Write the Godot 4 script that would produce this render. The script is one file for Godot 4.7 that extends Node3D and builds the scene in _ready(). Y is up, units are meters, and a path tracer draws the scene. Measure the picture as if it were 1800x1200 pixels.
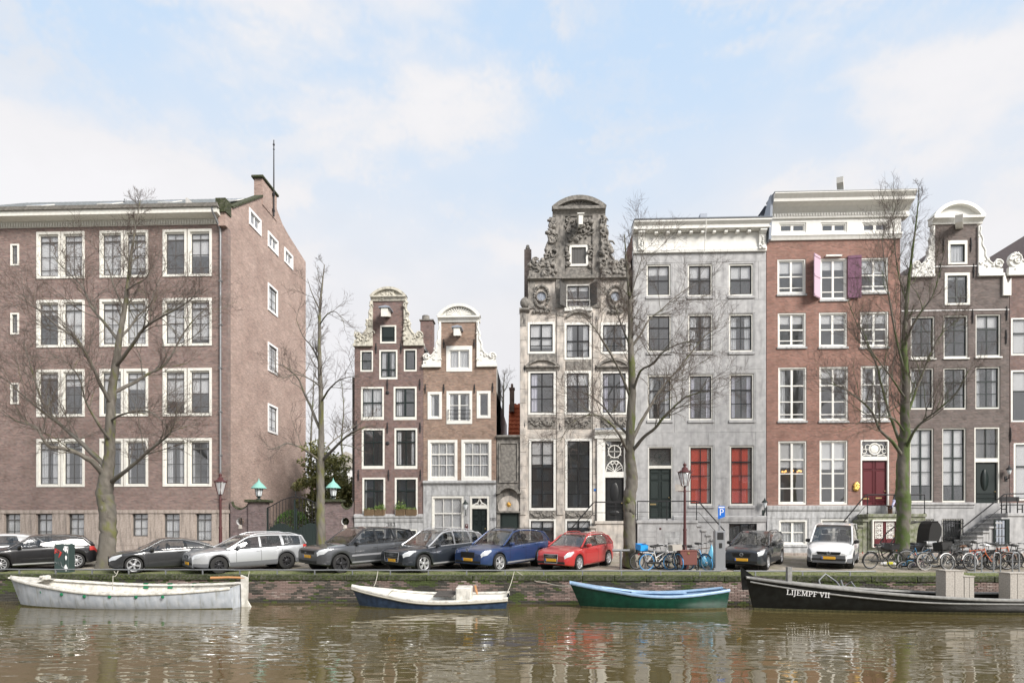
extends Node3D

# A canal quay with gabled houses, parked cars, moored boats and bare trees. Units are metres, y is up,
# x runs along the house fronts, z towards the water; house fronts stand at z = 0, the quay edge at z = 11.

var rng := RandomNumberGenerator.new()
var M := {}
var taken := {}
var pane_meshes := {}

const SLOPE := 0.058
const WATER := -1.05

func _ready() -> void:
	rng.seed = 7
	make_camera()
	make_sky()
	make_sun()
	make_materials()
	make_setting()
	make_houses()
	make_garden()
	make_opposite_side()
	make_trees()
	make_cars()
	make_boats()
	make_street_things()

func make_camera() -> void:
	var cam := Camera3D.new()
	cam.name = "camera"
	cam.projection = Camera3D.PROJECTION_FRUSTUM
	cam.near = 0.1
	cam.far = 600.0
	cam.size = 0.1
	cam.frustum_offset = Vector2(0, 0.1 * 337.0 / 1200.0)
	cam.position = Vector3(0, 1.63, 37)
	cam.rotation.y = deg_to_rad(2.4)
	cam.current = true
	add_child(cam)

func make_sun() -> void:
	var sun := DirectionalLight3D.new()
	sun.name = "sun"
	sun.light_energy = 0.5
	sun.light_color = Color(1.0, 0.975, 0.945)
	sun.light_angular_distance = 24.0
	sun.shadow_enabled = true
	sun.look_at_from_position(Vector3(0.66, 0.62, 0.62) * 50.0, Vector3.ZERO, Vector3.UP)
	add_child(sun)

func make_sky() -> void:
	var w := 2048
	var h := 1024
	var im := Image.create(w, h, false, Image.FORMAT_RGBF)
	im.fill(Color(0.13, 0.13, 0.125))
	var big := FastNoiseLite.new()
	big.noise_type = FastNoiseLite.TYPE_SIMPLEX_SMOOTH
	big.seed = 21
	big.frequency = 1.25
	big.fractal_octaves = 6
	big.fractal_gain = 0.5
	var wisp := FastNoiseLite.new()
	wisp.noise_type = FastNoiseLite.TYPE_SIMPLEX_SMOOTH
	wisp.seed = 5
	wisp.frequency = 2.6
	wisp.fractal_octaves = 5
	wisp.domain_warp_enabled = true
	wisp.domain_warp_amplitude = 0.35
	wisp.domain_warp_frequency = 1.6
	for j in h / 2:
		var el := (0.5 - (j + 0.5) / h) * PI
		var y := sin(el)
		var c := cos(el)
		var lift := clampf((y - 0.05) / 0.6, 0.0, 1.0)
		var blue := Color(0.540, 0.620, 0.700).lerp(Color(0.395, 0.510, 0.660), pow(lift, 0.8))
		for i in w:
			var az := (i + 0.5) / w * TAU
			var d := Vector3(sin(az) * c, y, -cos(az) * c)
			var p := Vector3(d.x, y * 1.7, d.z)
			var a := big.get_noise_3dv(p * 1.15 + Vector3(3.1, 0.4, 1.7))
			var b := wisp.get_noise_3dv(Vector3(p.x * 1.1 + p.y * 0.6, p.y * 1.6 - p.x * 0.5, p.z) + Vector3(0.7, 2.0, 0.0))
			var cover := smoothstep(-0.20 + lift * 0.10, 0.14 + lift * 0.22, a + 0.25 * b + 0.17)
			var veil := smoothstep(-0.35, 0.5, b) * 0.7
			var low := 1.0 - smoothstep(0.30, 0.64, y - 0.22 * a)
			var k := clampf(maxf(maxf(cover, veil), low * 0.97), 0.0, 1.0)
			var tone := 0.93 + 0.10 * clampf(a * 1.5 + 0.3 * b, -0.5, 0.5)
			var white := Color(0.660, 0.655, 0.672) * tone
			im.set_pixel(i, j, blue.lerp(white, k) * 0.384)
	var pm := PanoramaSkyMaterial.new()
	pm.panorama = ImageTexture.create_from_image(im)
	var sky := Sky.new()
	sky.sky_material = pm
	var env := Environment.new()
	env.background_mode = Environment.BG_SKY
	env.sky = sky
	env.tonemap_mode = Environment.TONE_MAPPER_LINEAR
	env.tonemap_exposure = 3.75
	env.sdfgi_enabled = true
	env.ssao_enabled = true
	env.ssil_enabled = true
	var we := WorldEnvironment.new()
	we.name = "environment"
	we.environment = env
	add_child(we)

# ---------------------------------------------------------------- mesh builder

class MB:
	var v := PackedVector3Array()
	var n := PackedVector3Array()
	var c := PackedColorArray()
	var ix := PackedInt32Array()
	var col := Color(1, 1, 1)
	var colored := false
	var xf := Transform3D()

	func vert(p: Vector3, nn: Vector3) -> int:
		v.append(xf * p)
		n.append((xf.basis * nn).normalized())
		if colored:
			c.append(col)
		return v.size() - 1

	func tri(a: Vector3, b: Vector3, d: Vector3) -> void:
		var nn := (b - a).cross(d - a)
		if nn.length_squared() < 1e-14:
			return
		nn = nn.normalized()
		var i := vert(a, nn)
		vert(b, nn)
		vert(d, nn)
		ix.append_array([i, i + 2, i + 1])

	func quad(a: Vector3, b: Vector3, d: Vector3, e: Vector3) -> void:
		var nn := (d - a).cross(e - b)
		if nn.length_squared() < 1e-14:
			return
		nn = nn.normalized()
		var i := vert(a, nn)
		vert(b, nn)
		vert(d, nn)
		vert(e, nn)
		ix.append_array([i, i + 2, i + 1, i, i + 3, i + 2])

	func box(x0: float, y0: float, z0: float, x1: float, y1: float, z1: float) -> void:
		var a := Vector3(x0, y0, z0)
		var b := Vector3(x1, y0, z0)
		var d := Vector3(x1, y1, z0)
		var e := Vector3(x0, y1, z0)
		var f := Vector3(x0, y0, z1)
		var g := Vector3(x1, y0, z1)
		var h := Vector3(x1, y1, z1)
		var k := Vector3(x0, y1, z1)
		quad(f, g, h, k)
		quad(b, a, e, d)
		quad(a, f, k, e)
		quad(g, b, d, h)
		quad(k, h, d, e)
		quad(a, b, g, f)

	func boxat(t: Transform3D, s: Vector3) -> void:
		var keep := xf
		xf = xf * t
		box(-s.x / 2, -s.y / 2, -s.z / 2, s.x / 2, s.y / 2, s.z / 2)
		xf = keep

	# box with chamfered edges along all sides of its front-to-back outline
	func cbox(x0: float, y0: float, z0: float, x1: float, y1: float, z1: float, b: float) -> void:
		var rows := []
		for q in [[z0, b], [z0 + b, 0.0], [z1 - b, 0.0], [z1, b]]:
			var i: float = q[1]
			var z: float = q[0]
			rows.append(PackedVector3Array([Vector3(x0 + b + i * 0.0, y0 + i, z), Vector3(x1 - b, y0 + i, z), Vector3(x1 - i, y0 + b, z), Vector3(x1 - i, y1 - b, z), Vector3(x1 - b, y1 - i, z), Vector3(x0 + b, y1 - i, z), Vector3(x0 + i, y1 - b, z), Vector3(x0 + i, y0 + b, z)]))
		for r in 3:
			for k in 8:
				var k2 := (k + 1) % 8
				quad(rows[r][k], rows[r][k2], rows[r + 1][k2], rows[r + 1][k])
		fan(rows[3], false)
		fan(rows[0], true)

	func fan(p: PackedVector3Array, flip: bool) -> void:
		var m := Vector3.ZERO
		for q in p:
			m += q
		m /= p.size()
		for k in p.size():
			var k2 := (k + 1) % p.size()
			if flip:
				tri(m, p[k2], p[k])
			else:
				tri(m, p[k], p[k2])

	func tube(pts: Array, rad: Array, sides := 6, caps := true) -> void:
		var m := pts.size()
		if m < 2:
			return
		var up := Vector3(0.13, 0.31, 0.94)
		var base := v.size()
		for i in m:
			var t: Vector3 = (pts[mini(i + 1, m - 1)] - pts[maxi(i - 1, 0)]).normalized()
			if absf(t.dot(up)) > 0.95:
				up = Vector3(0.9, 0.1, -0.3) if absf(t.x) < 0.8 else Vector3(0, 0.2, 0.95)
			var s := t.cross(up).normalized()
			up = s.cross(t)
			for k in sides:
				var a := TAU * k / sides
				var d := s * cos(a) + up * sin(a)
				vert(pts[i] + d * rad[i], d)
		for i in m - 1:
			for k in sides:
				var k2 := (k + 1) % sides
				var a := base + i * sides + k
				var b := base + i * sides + k2
				var d := a + sides
				var e := b + sides
				ix.append_array([a, b, e, a, e, d])
		if caps:
			for end in [0, m - 1]:
				var ring := PackedVector3Array()
				for k in sides:
					ring.append(xf.affine_inverse() * v[base + end * sides + k])
				fan(ring, end == 0)

	func lathe(prof: Array, segs := 12, t := Transform3D()) -> void:
		var keep := xf
		xf = xf * t
		var base := v.size()
		var m := prof.size()
		for i in m:
			var a: Vector2 = prof[maxi(i - 1, 0)]
			var b: Vector2 = prof[mini(i + 1, m - 1)]
			var tn := (b - a).normalized()
			for k in segs:
				var w := TAU * k / segs
				var d := Vector3(cos(w), 0, sin(w))
				vert(d * prof[i].x + Vector3(0, prof[i].y, 0), d * tn.y - Vector3(0, tn.x, 0))
		for i in m - 1:
			for k in segs:
				var k2 := (k + 1) % segs
				var a := base + i * segs + k
				var b := base + i * segs + k2
				ix.append_array([a, b, a + segs, b, b + segs, a + segs])
		xf = keep

	# grid of rows; smooth normals; closed joins the last column to the first
	func loft(rows: Array, closed := false, flip := false) -> void:
		var m := rows.size()
		var w: int = rows[0].size()
		var nn := PackedVector3Array()
		nn.resize(m * w)
		var cols := w if closed else w - 1
		for i in m - 1:
			for k in cols:
				var k2 := (k + 1) % w
				var a: Vector3 = rows[i][k]
				var b: Vector3 = rows[i][k2]
				var d: Vector3 = rows[i + 1][k2]
				var e: Vector3 = rows[i + 1][k]
				var f := (d - a).cross(e - b)
				if flip:
					f = -f
				nn[i * w + k] += f
				nn[i * w + k2] += f
				nn[(i + 1) * w + k] += f
				nn[(i + 1) * w + k2] += f
		var base := v.size()
		for i in m:
			for k in w:
				var q := nn[i * w + k]
				vert(rows[i][k], q.normalized() if q.length_squared() > 1e-16 else Vector3.UP)
		for i in m - 1:
			for k in cols:
				var k2 := (k + 1) % w
				var a := base + i * w + k
				var b := base + i * w + k2
				var d := base + (i + 1) * w + k2
				var e := base + (i + 1) * w + k
				if flip:
					ix.append_array([a, b, d, a, d, e])
				else:
					ix.append_array([a, d, b, a, e, d])

	func prism(poly: PackedVector2Array, z0: float, z1: float, t := Transform3D()) -> void:
		var keep := xf
		xf = xf * t
		var p := poly.duplicate()
		if Geometry2D.is_polygon_clockwise(p):
			p.reverse()
		# is_polygon_clockwise assumes y down, so decide by signed area
		var area := 0.0
		for i in p.size():
			area += p[i].cross(p[(i + 1) % p.size()])
		if area < 0:
			p.reverse()
		var tris := Geometry2D.triangulate_polygon(p)
		for q in [[z1, Vector3(0, 0, 1)], [z0, Vector3(0, 0, -1)]]:
			var base := v.size()
			for s in p:
				vert(Vector3(s.x, s.y, q[0]), q[1])
			for i in range(0, tris.size(), 3):
				var a := p[tris[i]]
				var ccw: bool = (p[tris[i + 1]] - a).cross(p[tris[i + 2]] - a) > 0
				if ccw == (q[1].z > 0):
					ix.append_array([base + tris[i], base + tris[i + 2], base + tris[i + 1]])
				else:
					ix.append_array([base + tris[i], base + tris[i + 1], base + tris[i + 2]])
		for i in p.size():
			var a := p[i]
			var b := p[(i + 1) % p.size()]
			quad(Vector3(a.x, a.y, z1), Vector3(a.x, a.y, z0), Vector3(b.x, b.y, z0), Vector3(b.x, b.y, z1))
		xf = keep

	# a profile of (z, y) points run from x0 to x1
	func run(prof: Array, x0: float, x1: float) -> void:
		var t := Transform3D(Basis(Vector3(0, 0, 1), Vector3(0, 1, 0), Vector3(-1, 0, 0)), Vector3.ZERO)
		prism(PackedVector2Array(prof), -x1, -x0, t)

	func ball(at: Vector3, r: Vector3, segs := 7, rings := 5) -> void:
		var base := v.size()
		for i in rings + 1:
			var a := PI * i / rings
			for k in segs:
				var b := TAU * k / segs
				var d := Vector3(sin(a) * cos(b), cos(a), sin(a) * sin(b))
				vert(at + d * r, (d / r))
		for i in rings:
			for k in segs:
				var k2 := (k + 1) % segs
				var a := base + i * segs + k
				var b := base + i * segs + k2
				ix.append_array([a, a + segs, b, b, a + segs, b + segs])

	func ring(at: Vector3, axis: Vector3, r: float, t: float, segs := 24, sides := 6) -> void:
		var s := axis.cross(Vector3(0.3, 0.9, 0.2)).normalized()
		var q := s.cross(axis).normalized()
		var rows := []
		for i in segs + 1:
			var a := TAU * i / segs
			var d := s * cos(a) + q * sin(a)
			var row := PackedVector3Array()
			for k in sides:
				var b := TAU * k / sides
				row.append(at + d * (r + t * cos(b)) + axis.normalized() * t * sin(b))
			rows.append(row)
		loft(rows, true)

	func mesh() -> ArrayMesh:
		var arr := []
		arr.resize(Mesh.ARRAY_MAX)
		arr[Mesh.ARRAY_VERTEX] = v
		arr[Mesh.ARRAY_NORMAL] = n
		if colored:
			arr[Mesh.ARRAY_COLOR] = c
		arr[Mesh.ARRAY_INDEX] = ix
		var m := ArrayMesh.new()
		m.add_surface_from_arrays(Mesh.PRIMITIVE_TRIANGLES, arr)
		return m

# ---------------------------------------------------------------- nodes

func numbered(called: String) -> String:
	var k: int = taken.get(called, 0)
	taken[called] = k + 1
	return called if k == 0 else "%s_%03d" % [called, k]

func thing(called: String, label: String, category: String, at := Vector3.ZERO, group := "") -> Node3D:
	var o := Node3D.new()
	o.name = numbered(called)
	o.position = at
	add_child(o)
	return tag(o, label, category, group)

func tag(o: Node3D, label: String, category := "", group := "", kind := "") -> Node3D:
	o.set_meta("label", label)
	if category:
		o.set_meta("category", category)
	if group:
		o.set_meta("group", group)
	if kind:
		o.set_meta("kind", kind)
	return o

func put(called: String, b, m, parent: Node = null, at := Vector3.ZERO) -> MeshInstance3D:
	var o := MeshInstance3D.new()
	o.mesh = b.mesh() if b is MB else b
	o.material_override = M[m] if m is String else m
	o.position = at
	if parent == null:
		o.name = numbered(called)
		add_child(o)
	else:
		o.name = called
		parent.add_child(o, true)
	return o

func struct(called: String, b, m) -> MeshInstance3D:
	var o := put(called, b, m)
	o.set_meta("kind", "structure")
	return o

func copy(o: Node3D, called: String, label: String, group := "") -> Node3D:
	var c: Node3D = o.duplicate()
	c.name = numbered(called)
	add_child(c)
	c.set_meta("label", label)
	if group:
		c.set_meta("group", group)
	return c

func street_y(z: float) -> float:
	return SLOPE * (10.5 - z)

# ---------------------------------------------------------------- materials

func lin(r: float, g: float, b: float) -> Color:
	return Color(r, g, b).linear_to_srgb()

func noise(seed_: int, freq: float, oct := 4) -> FastNoiseLite:
	var f := FastNoiseLite.new()
	f.noise_type = FastNoiseLite.TYPE_SIMPLEX_SMOOTH
	f.seed = seed_
	f.frequency = freq
	f.fractal_octaves = oct
	return f

func noise_tex(seed_: int, freq: float, stops: Array, size := 256, oct := 4) -> NoiseTexture2D:
	var t := NoiseTexture2D.new()
	t.width = size
	t.height = size
	t.seamless = true
	t.noise = noise(seed_, freq, oct)
	var g := Gradient.new()
	var offs := PackedFloat32Array()
	var cols := PackedColorArray()
	for s in stops:
		offs.append(s[0])
		cols.append(s[1])
	g.offsets = offs
	g.colors = cols
	t.color_ramp = g
	return t

func grey_tex(seed_: int, freq: float, lo: float, hi: float, size := 256, oct := 4) -> NoiseTexture2D:
	return noise_tex(seed_, freq, [[0.0, Color(lo, lo, lo)], [1.0, Color(hi, hi, hi)]], size, oct)

func plain(called: String, c: Color, rough := 0.7, metal := 0.0) -> StandardMaterial3D:
	var m := StandardMaterial3D.new()
	m.resource_name = called
	m.albedo_color = c
	m.roughness = rough
	m.metallic = metal
	M[called] = m
	return m

func tri(m: StandardMaterial3D, scale: Vector3, world := true) -> void:
	m.uv1_triplanar = true
	m.uv1_world_triplanar = world
	m.uv1_scale = scale
	m.uv1_triplanar_sharpness = 8.0

func mottle(m: StandardMaterial3D, tex: Texture2D, scale: Vector3, world := true) -> void:
	m.detail_enabled = true
	m.detail_blend_mode = BaseMaterial3D.BLEND_MODE_MUL
	m.detail_albedo = tex
	m.detail_uv_layer = BaseMaterial3D.DETAIL_UV_2
	m.uv2_triplanar = true
	m.uv2_world_triplanar = world
	m.uv2_scale = scale
	m.uv2_triplanar_sharpness = 8.0

# fired clay laid in courses too small to pick apart from across the water
func brickwork(called: String, tones: Array, mortar: Color, seed_: int) -> StandardMaterial3D:
	var n := 512
	var im := Image.create(n, n, false, Image.FORMAT_RGB8)
	var hm := Image.create(n, n, false, Image.FORMAT_L8)
	im.fill(mortar)
	hm.fill(Color(0.2, 0.2, 0.2))
	var r := RandomNumberGenerator.new()
	r.seed = seed_
	var courses := 32
	var ch := n / courses
	for j in courses:
		var x := 0
		var k := 0
		var off := (j % 2) * 13
		while x < n:
			var w := 51 if (k + j / 2) % 3 != 2 else 26
			var c: Color = tones[r.randi() % tones.size()]
			var f := r.randf_range(0.90, 1.09)
			c = Color(c.r * f, c.g * f, c.b * f)
			for part in 2:
				var xs := (x + off) % n if part == 0 else (x + off) % n - n
				if part == 1 and xs + w <= 0:
					continue
				var rect := Rect2i(xs + 2, j * ch + 2, w - 3, ch - 3).intersection(Rect2i(0, 0, n, n))
				if rect.size.x > 0 and rect.size.y > 0:
					im.fill_rect(rect, c)
					var hv := r.randf_range(0.7, 1.0)
					hm.fill_rect(rect, Color(hv, hv, hv))
			x += w
			k += 1
	var m := plain(called, Color.WHITE, 0.9)
	m.albedo_texture = ImageTexture.create_from_image(im)
	m.heightmap_enabled = true
	m.heightmap_texture = ImageTexture.create_from_image(hm)
	m.heightmap_scale = 0.6
	tri(m, Vector3(0.46, 0.52, 0.46))
	return m

func mineral(called: String, a: Color, b: Color, seed_: int, scale: float, rough := 0.85, bump := 0.3) -> StandardMaterial3D:
	var m := plain(called, Color.WHITE, rough)
	m.albedo_texture = noise_tex(seed_, 0.02, [[0.1, a], [0.5, a.lerp(b, 0.5)], [0.9, b]], 256, 6)
	tri(m, Vector3(scale, scale, scale))
	if bump > 0:
		m.heightmap_enabled = true
		m.heightmap_texture = M.grain
		m.heightmap_scale = bump
	return m

func glass(called: String, c: Color, alpha: float) -> StandardMaterial3D:
	var m := plain(called, Color(c.r, c.g, c.b, alpha), 0.02)
	m.transparency = BaseMaterial3D.TRANSPARENCY_ALPHA
	m.metallic_specular = 0.5
	return m

func paint_car(called: String, c: Color, metal := 0.3) -> StandardMaterial3D:
	var m := plain(called, c, 0.32, metal)
	m.clearcoat_enabled = true
	m.clearcoat = 1.0
	m.clearcoat_roughness = 0.03
	return m

func make_materials() -> void:
	M.grain = grey_tex(3, 0.06, 0.0, 1.0, 256, 5)
	var blotch := noise_tex(11, 0.012, [[0.0, Color(0.86, 0.85, 0.84)], [0.45, Color(0.95, 0.945, 0.94)], [1.0, Color(1, 1, 1)]], 512, 6)
	var blotch2 := noise_tex(12, 0.016, [[0.0, Color(0.82, 0.81, 0.80)], [0.4, Color(0.94, 0.935, 0.93)], [1.0, Color(1, 1, 1)]], 512, 6)
	var streak := noise_tex(13, 0.014, [[0.0, Color(0.70, 0.70, 0.70)], [0.5, Color(0.93, 0.93, 0.92)], [1.0, Color(1, 1, 1)]], 512, 6)
	M.blotch = blotch
	M.streak = streak
	var br := brickwork("school_brick", [Color(0.536, 0.432, 0.411), Color(0.513, 0.414, 0.397), Color(0.545, 0.451, 0.428), Color(0.481, 0.393, 0.384)], Color(0.566, 0.589, 0.562), 1)
	mottle(br, blotch, Vector3(0.11, 0.11, 0.11))
	br = brickwork("gable_wall_brick", [Color(0.658, 0.559, 0.521), Color(0.633, 0.539, 0.504), Color(0.670, 0.581, 0.539), Color(0.610, 0.525, 0.493)], Color(0.693, 0.653, 0.621), 2)
	mottle(br, noise_tex(14, 0.010, [[0.0, Color(0.86, 0.845, 0.84)], [0.5, Color(0.95, 0.945, 0.94)], [1.0, Color(1, 1, 1)]], 512, 6), Vector3(0.07, 0.09, 0.07))
	br = brickwork("purple_brick", [Color(0.481, 0.383, 0.369), Color(0.463, 0.366, 0.356), Color(0.500, 0.397, 0.374), Color(0.433, 0.353, 0.348)], Color(0.527, 0.529, 0.504), 3)
	mottle(br, blotch2, Vector3(0.2, 0.2, 0.2))
	br = brickwork("brown_brick", [Color(0.587, 0.484, 0.424), Color(0.570, 0.468, 0.416), Color(0.602, 0.502, 0.441), Color(0.537, 0.446, 0.398)], Color(0.615, 0.598, 0.559), 4)
	mottle(br, blotch2, Vector3(0.19, 0.19, 0.19))
	br = brickwork("red_brick", [Color(0.572, 0.416, 0.372), Color(0.551, 0.400, 0.360), Color(0.584, 0.433, 0.387), Color(0.530, 0.390, 0.355)], Color(0.602, 0.553, 0.513), 5)
	mottle(br, blotch, Vector3(0.15, 0.15, 0.15))
	br = brickwork("dark_brick", [Color(0.437, 0.390, 0.376), Color(0.421, 0.375, 0.365), Color(0.454, 0.404, 0.389), Color(0.393, 0.354, 0.346)], Color(0.487, 0.485, 0.470), 6)
	mottle(br, blotch2, Vector3(0.2, 0.2, 0.2))
	br = brickwork("wall_brick", [Color(0.454, 0.389, 0.391), Color(0.435, 0.371, 0.374), Color(0.473, 0.401, 0.401), Color(0.416, 0.357, 0.365)], Color(0.529, 0.514, 0.502), 8)
	mottle(br, blotch2, Vector3(0.25, 0.25, 0.25))
	br = brickwork("plain_brick", [Color(0.489, 0.392, 0.363), Color(0.471, 0.378, 0.352)], Color(0.52, 0.47, 0.44), 9)
	# stone
	var st := mineral("granite", Color(0.63, 0.585, 0.555), Color(0.72, 0.675, 0.645), 31, 1.6, 0.75, 0.1)
	mottle(st, streak, Vector3(0.5, 0.09, 0.5))
	st = mineral("blue_stone", Color(0.66, 0.665, 0.675), Color(0.76, 0.765, 0.775), 32, 0.7, 0.8, 0.1)
	mottle(st, streak, Vector3(0.55, 0.10, 0.55))
	st = mineral("grey_stone", Color(0.655, 0.656, 0.66), Color(0.745, 0.745, 0.745), 33, 0.45, 0.85, 0.12)
	mottle(st, noise_tex(15, 0.014, [[0.0, Color(0.80, 0.80, 0.80)], [0.42, Color(0.94, 0.94, 0.94)], [1.0, Color(1, 1, 1)]], 512, 6), Vector3(0.42, 0.06, 0.42))
	st = mineral("sandstone", Color(0.69, 0.672, 0.648), Color(0.81, 0.775, 0.735), 34, 0.35, 0.88, 0.3)
	mottle(st, noise_tex(16, 0.014, [[0.0, Color(0.68, 0.68, 0.69)], [0.38, Color(0.90, 0.90, 0.90)], [0.7, Color(1, 1, 1)]], 512, 6), Vector3(0.38, 0.13, 0.38))
	st = mineral("weathered_stone", Color(0.47, 0.46, 0.445), Color(0.66, 0.64, 0.61), 35, 0.6, 0.9, 0.5)
	mottle(st, noise_tex(17, 0.014, [[0.0, Color(0.55, 0.55, 0.55)], [0.45, Color(0.88, 0.88, 0.88)], [1.0, Color(1, 1, 1)]], 512, 6), Vector3(0.5, 0.22, 0.5))
	mineral("dark_stone", Color(0.38, 0.372, 0.357), Color(0.55, 0.535, 0.51), 36, 0.9, 0.9, 0.5)
	st = mineral("cream_stone", Color(0.76, 0.745, 0.70), Color(0.84, 0.825, 0.78), 37, 0.8, 0.85, 0.3)
	mottle(st, streak, Vector3(0.7, 0.3, 0.7))
	st = mineral("mossy_stone", Color(0.235, 0.24, 0.205), Color(0.37, 0.365, 0.335), 38, 0.7, 0.95, 0.5)
	mottle(st, noise_tex(18, 0.02, [[0.0, Color(0.52, 0.64, 0.28)], [0.40, Color(0.70, 0.78, 0.50)], [0.62, Color(0.93, 0.94, 0.90)], [1.0, Color(1, 1, 1)]], 512, 6), Vector3(0.6, 0.9, 0.6))
	st = mineral("old_stone", Color(0.50, 0.50, 0.47), Color(0.62, 0.62, 0.59), 39, 0.7, 0.95, 0.3)
	mottle(st, noise_tex(20, 0.02, [[0.0, Color(0.62, 0.68, 0.48)], [0.45, Color(0.86, 0.88, 0.80)], [1.0, Color(1, 1, 1)]], 256, 6), Vector3(0.8, 0.6, 0.8))
	# paint, wood and metal
	st = mineral("white_paint", Color(0.865, 0.862, 0.845), Color(0.89, 0.887, 0.87), 41, 0.8, 0.5, 0.0)
	mottle(st, noise_tex(19, 0.02, [[0.0, Color(0.95, 0.95, 0.94)], [0.5, Color(0.99, 0.99, 0.985)], [1.0, Color(1, 1, 1)]], 256, 5), Vector3(0.6, 0.3, 0.6))
	st = mineral("cream_paint", Color(0.83, 0.825, 0.795), Color(0.88, 0.875, 0.845), 42, 0.8, 0.5, 0.0)
	plain("dark_green_paint", lin(0.012, 0.020, 0.019), 0.35)
	plain("black_green_paint", lin(0.014, 0.024, 0.022), 0.5)
	plain("black_paint", lin(0.013, 0.014, 0.015), 0.4)
	plain("grey_sash", lin(0.085, 0.083, 0.08), 0.45)
	plain("dark_red_paint", lin(0.105, 0.015, 0.02), 0.35)
	plain("lamp_red_paint", lin(0.075, 0.022, 0.022), 0.45)
	plain("purple_paint", lin(0.165, 0.065, 0.12), 0.5)
	plain("pink_paint", lin(0.50, 0.36, 0.44), 0.55)
	plain("iron", lin(0.022, 0.022, 0.024), 0.55, 0.3)
	plain("galvanised", lin(0.24, 0.25, 0.26), 0.5, 0.5)
	plain("steel_grey", lin(0.30, 0.31, 0.33), 0.4, 0.4)
	plain("lead", lin(0.28, 0.31, 0.36), 0.55, 0.3)
	plain("gold", lin(0.72, 0.46, 0.13), 0.35, 0.85)
	plain("brass", lin(0.55, 0.42, 0.2), 0.35, 0.8)
	plain("verdigris", lin(0.22, 0.47, 0.41), 0.65)
	plain("lantern_glass", lin(0.62, 0.66, 0.68), 0.3)
	plain("plate_blue", lin(0.02, 0.15, 0.5), 0.4)
	plain("room", lin(0.46, 0.45, 0.43), 0.9)
	plain("net_curtain", lin(0.72, 0.74, 0.76), 0.9).backlight_enabled = true
	M.net_curtain.backlight = Color(0.5, 0.5, 0.5)
	plain("white_blind", lin(0.75, 0.76, 0.77), 0.85)
	plain("lilac_curtain", lin(0.62, 0.62, 0.72), 0.9)
	plain("beige_curtain", lin(0.48, 0.40, 0.29), 0.9)
	plain("red_screen", lin(0.78, 0.105, 0.058), 0.8)
	plain("plain_white", lin(0.78, 0.78, 0.78), 0.5)
	plain("plain_black", lin(0.012, 0.012, 0.012), 0.6)
	plain("rubber", lin(0.018, 0.018, 0.018), 0.85)
	glass("pane_glass", Color(0.42, 0.44, 0.45), 0.035)
	var t := mineral("roof_tile", Color(0.38, 0.40, 0.41), Color(0.50, 0.52, 0.53), 51, 0.8, 0.7, 0.2)
	mottle(t, blotch2, Vector3(0.3, 0.3, 0.3))
	mineral("orange_tile", Color(0.84, 0.44, 0.29), Color(0.90, 0.54, 0.38), 52, 1.5, 0.8, 0.2)
	mineral("dark_tile", Color(0.40, 0.355, 0.34), Color(0.52, 0.46, 0.44), 53, 1.5, 0.8, 0.2)
	mineral("plank_wood", Color(0.62, 0.60, 0.57), Color(0.74, 0.72, 0.69), 54, 2.5, 0.85, 0.2)
	mineral("tar_board", Color(0.20, 0.19, 0.185), Color(0.34, 0.32, 0.30), 55, 2.0, 0.9, 0.2)

# ---------------------------------------------------------------- the setting

func sheet(x0: float, x1: float, zs: Array, ys: Array, step := 2.0, rough := 0.0, seed_ := 1) -> MB:
	var b := MB.new()
	var f := noise(seed_, 0.35, 3)
	var rows := []
	for i in zs.size():
		var row := PackedVector3Array()
		var x := x0
		while x <= x1 + 0.01:
			row.append(Vector3(x, ys[i] + rough * f.get_noise_2d(x, zs[i]), zs[i]))
			x += step
		rows.append(row)
	b.loft(rows, false, true)
	return b

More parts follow.
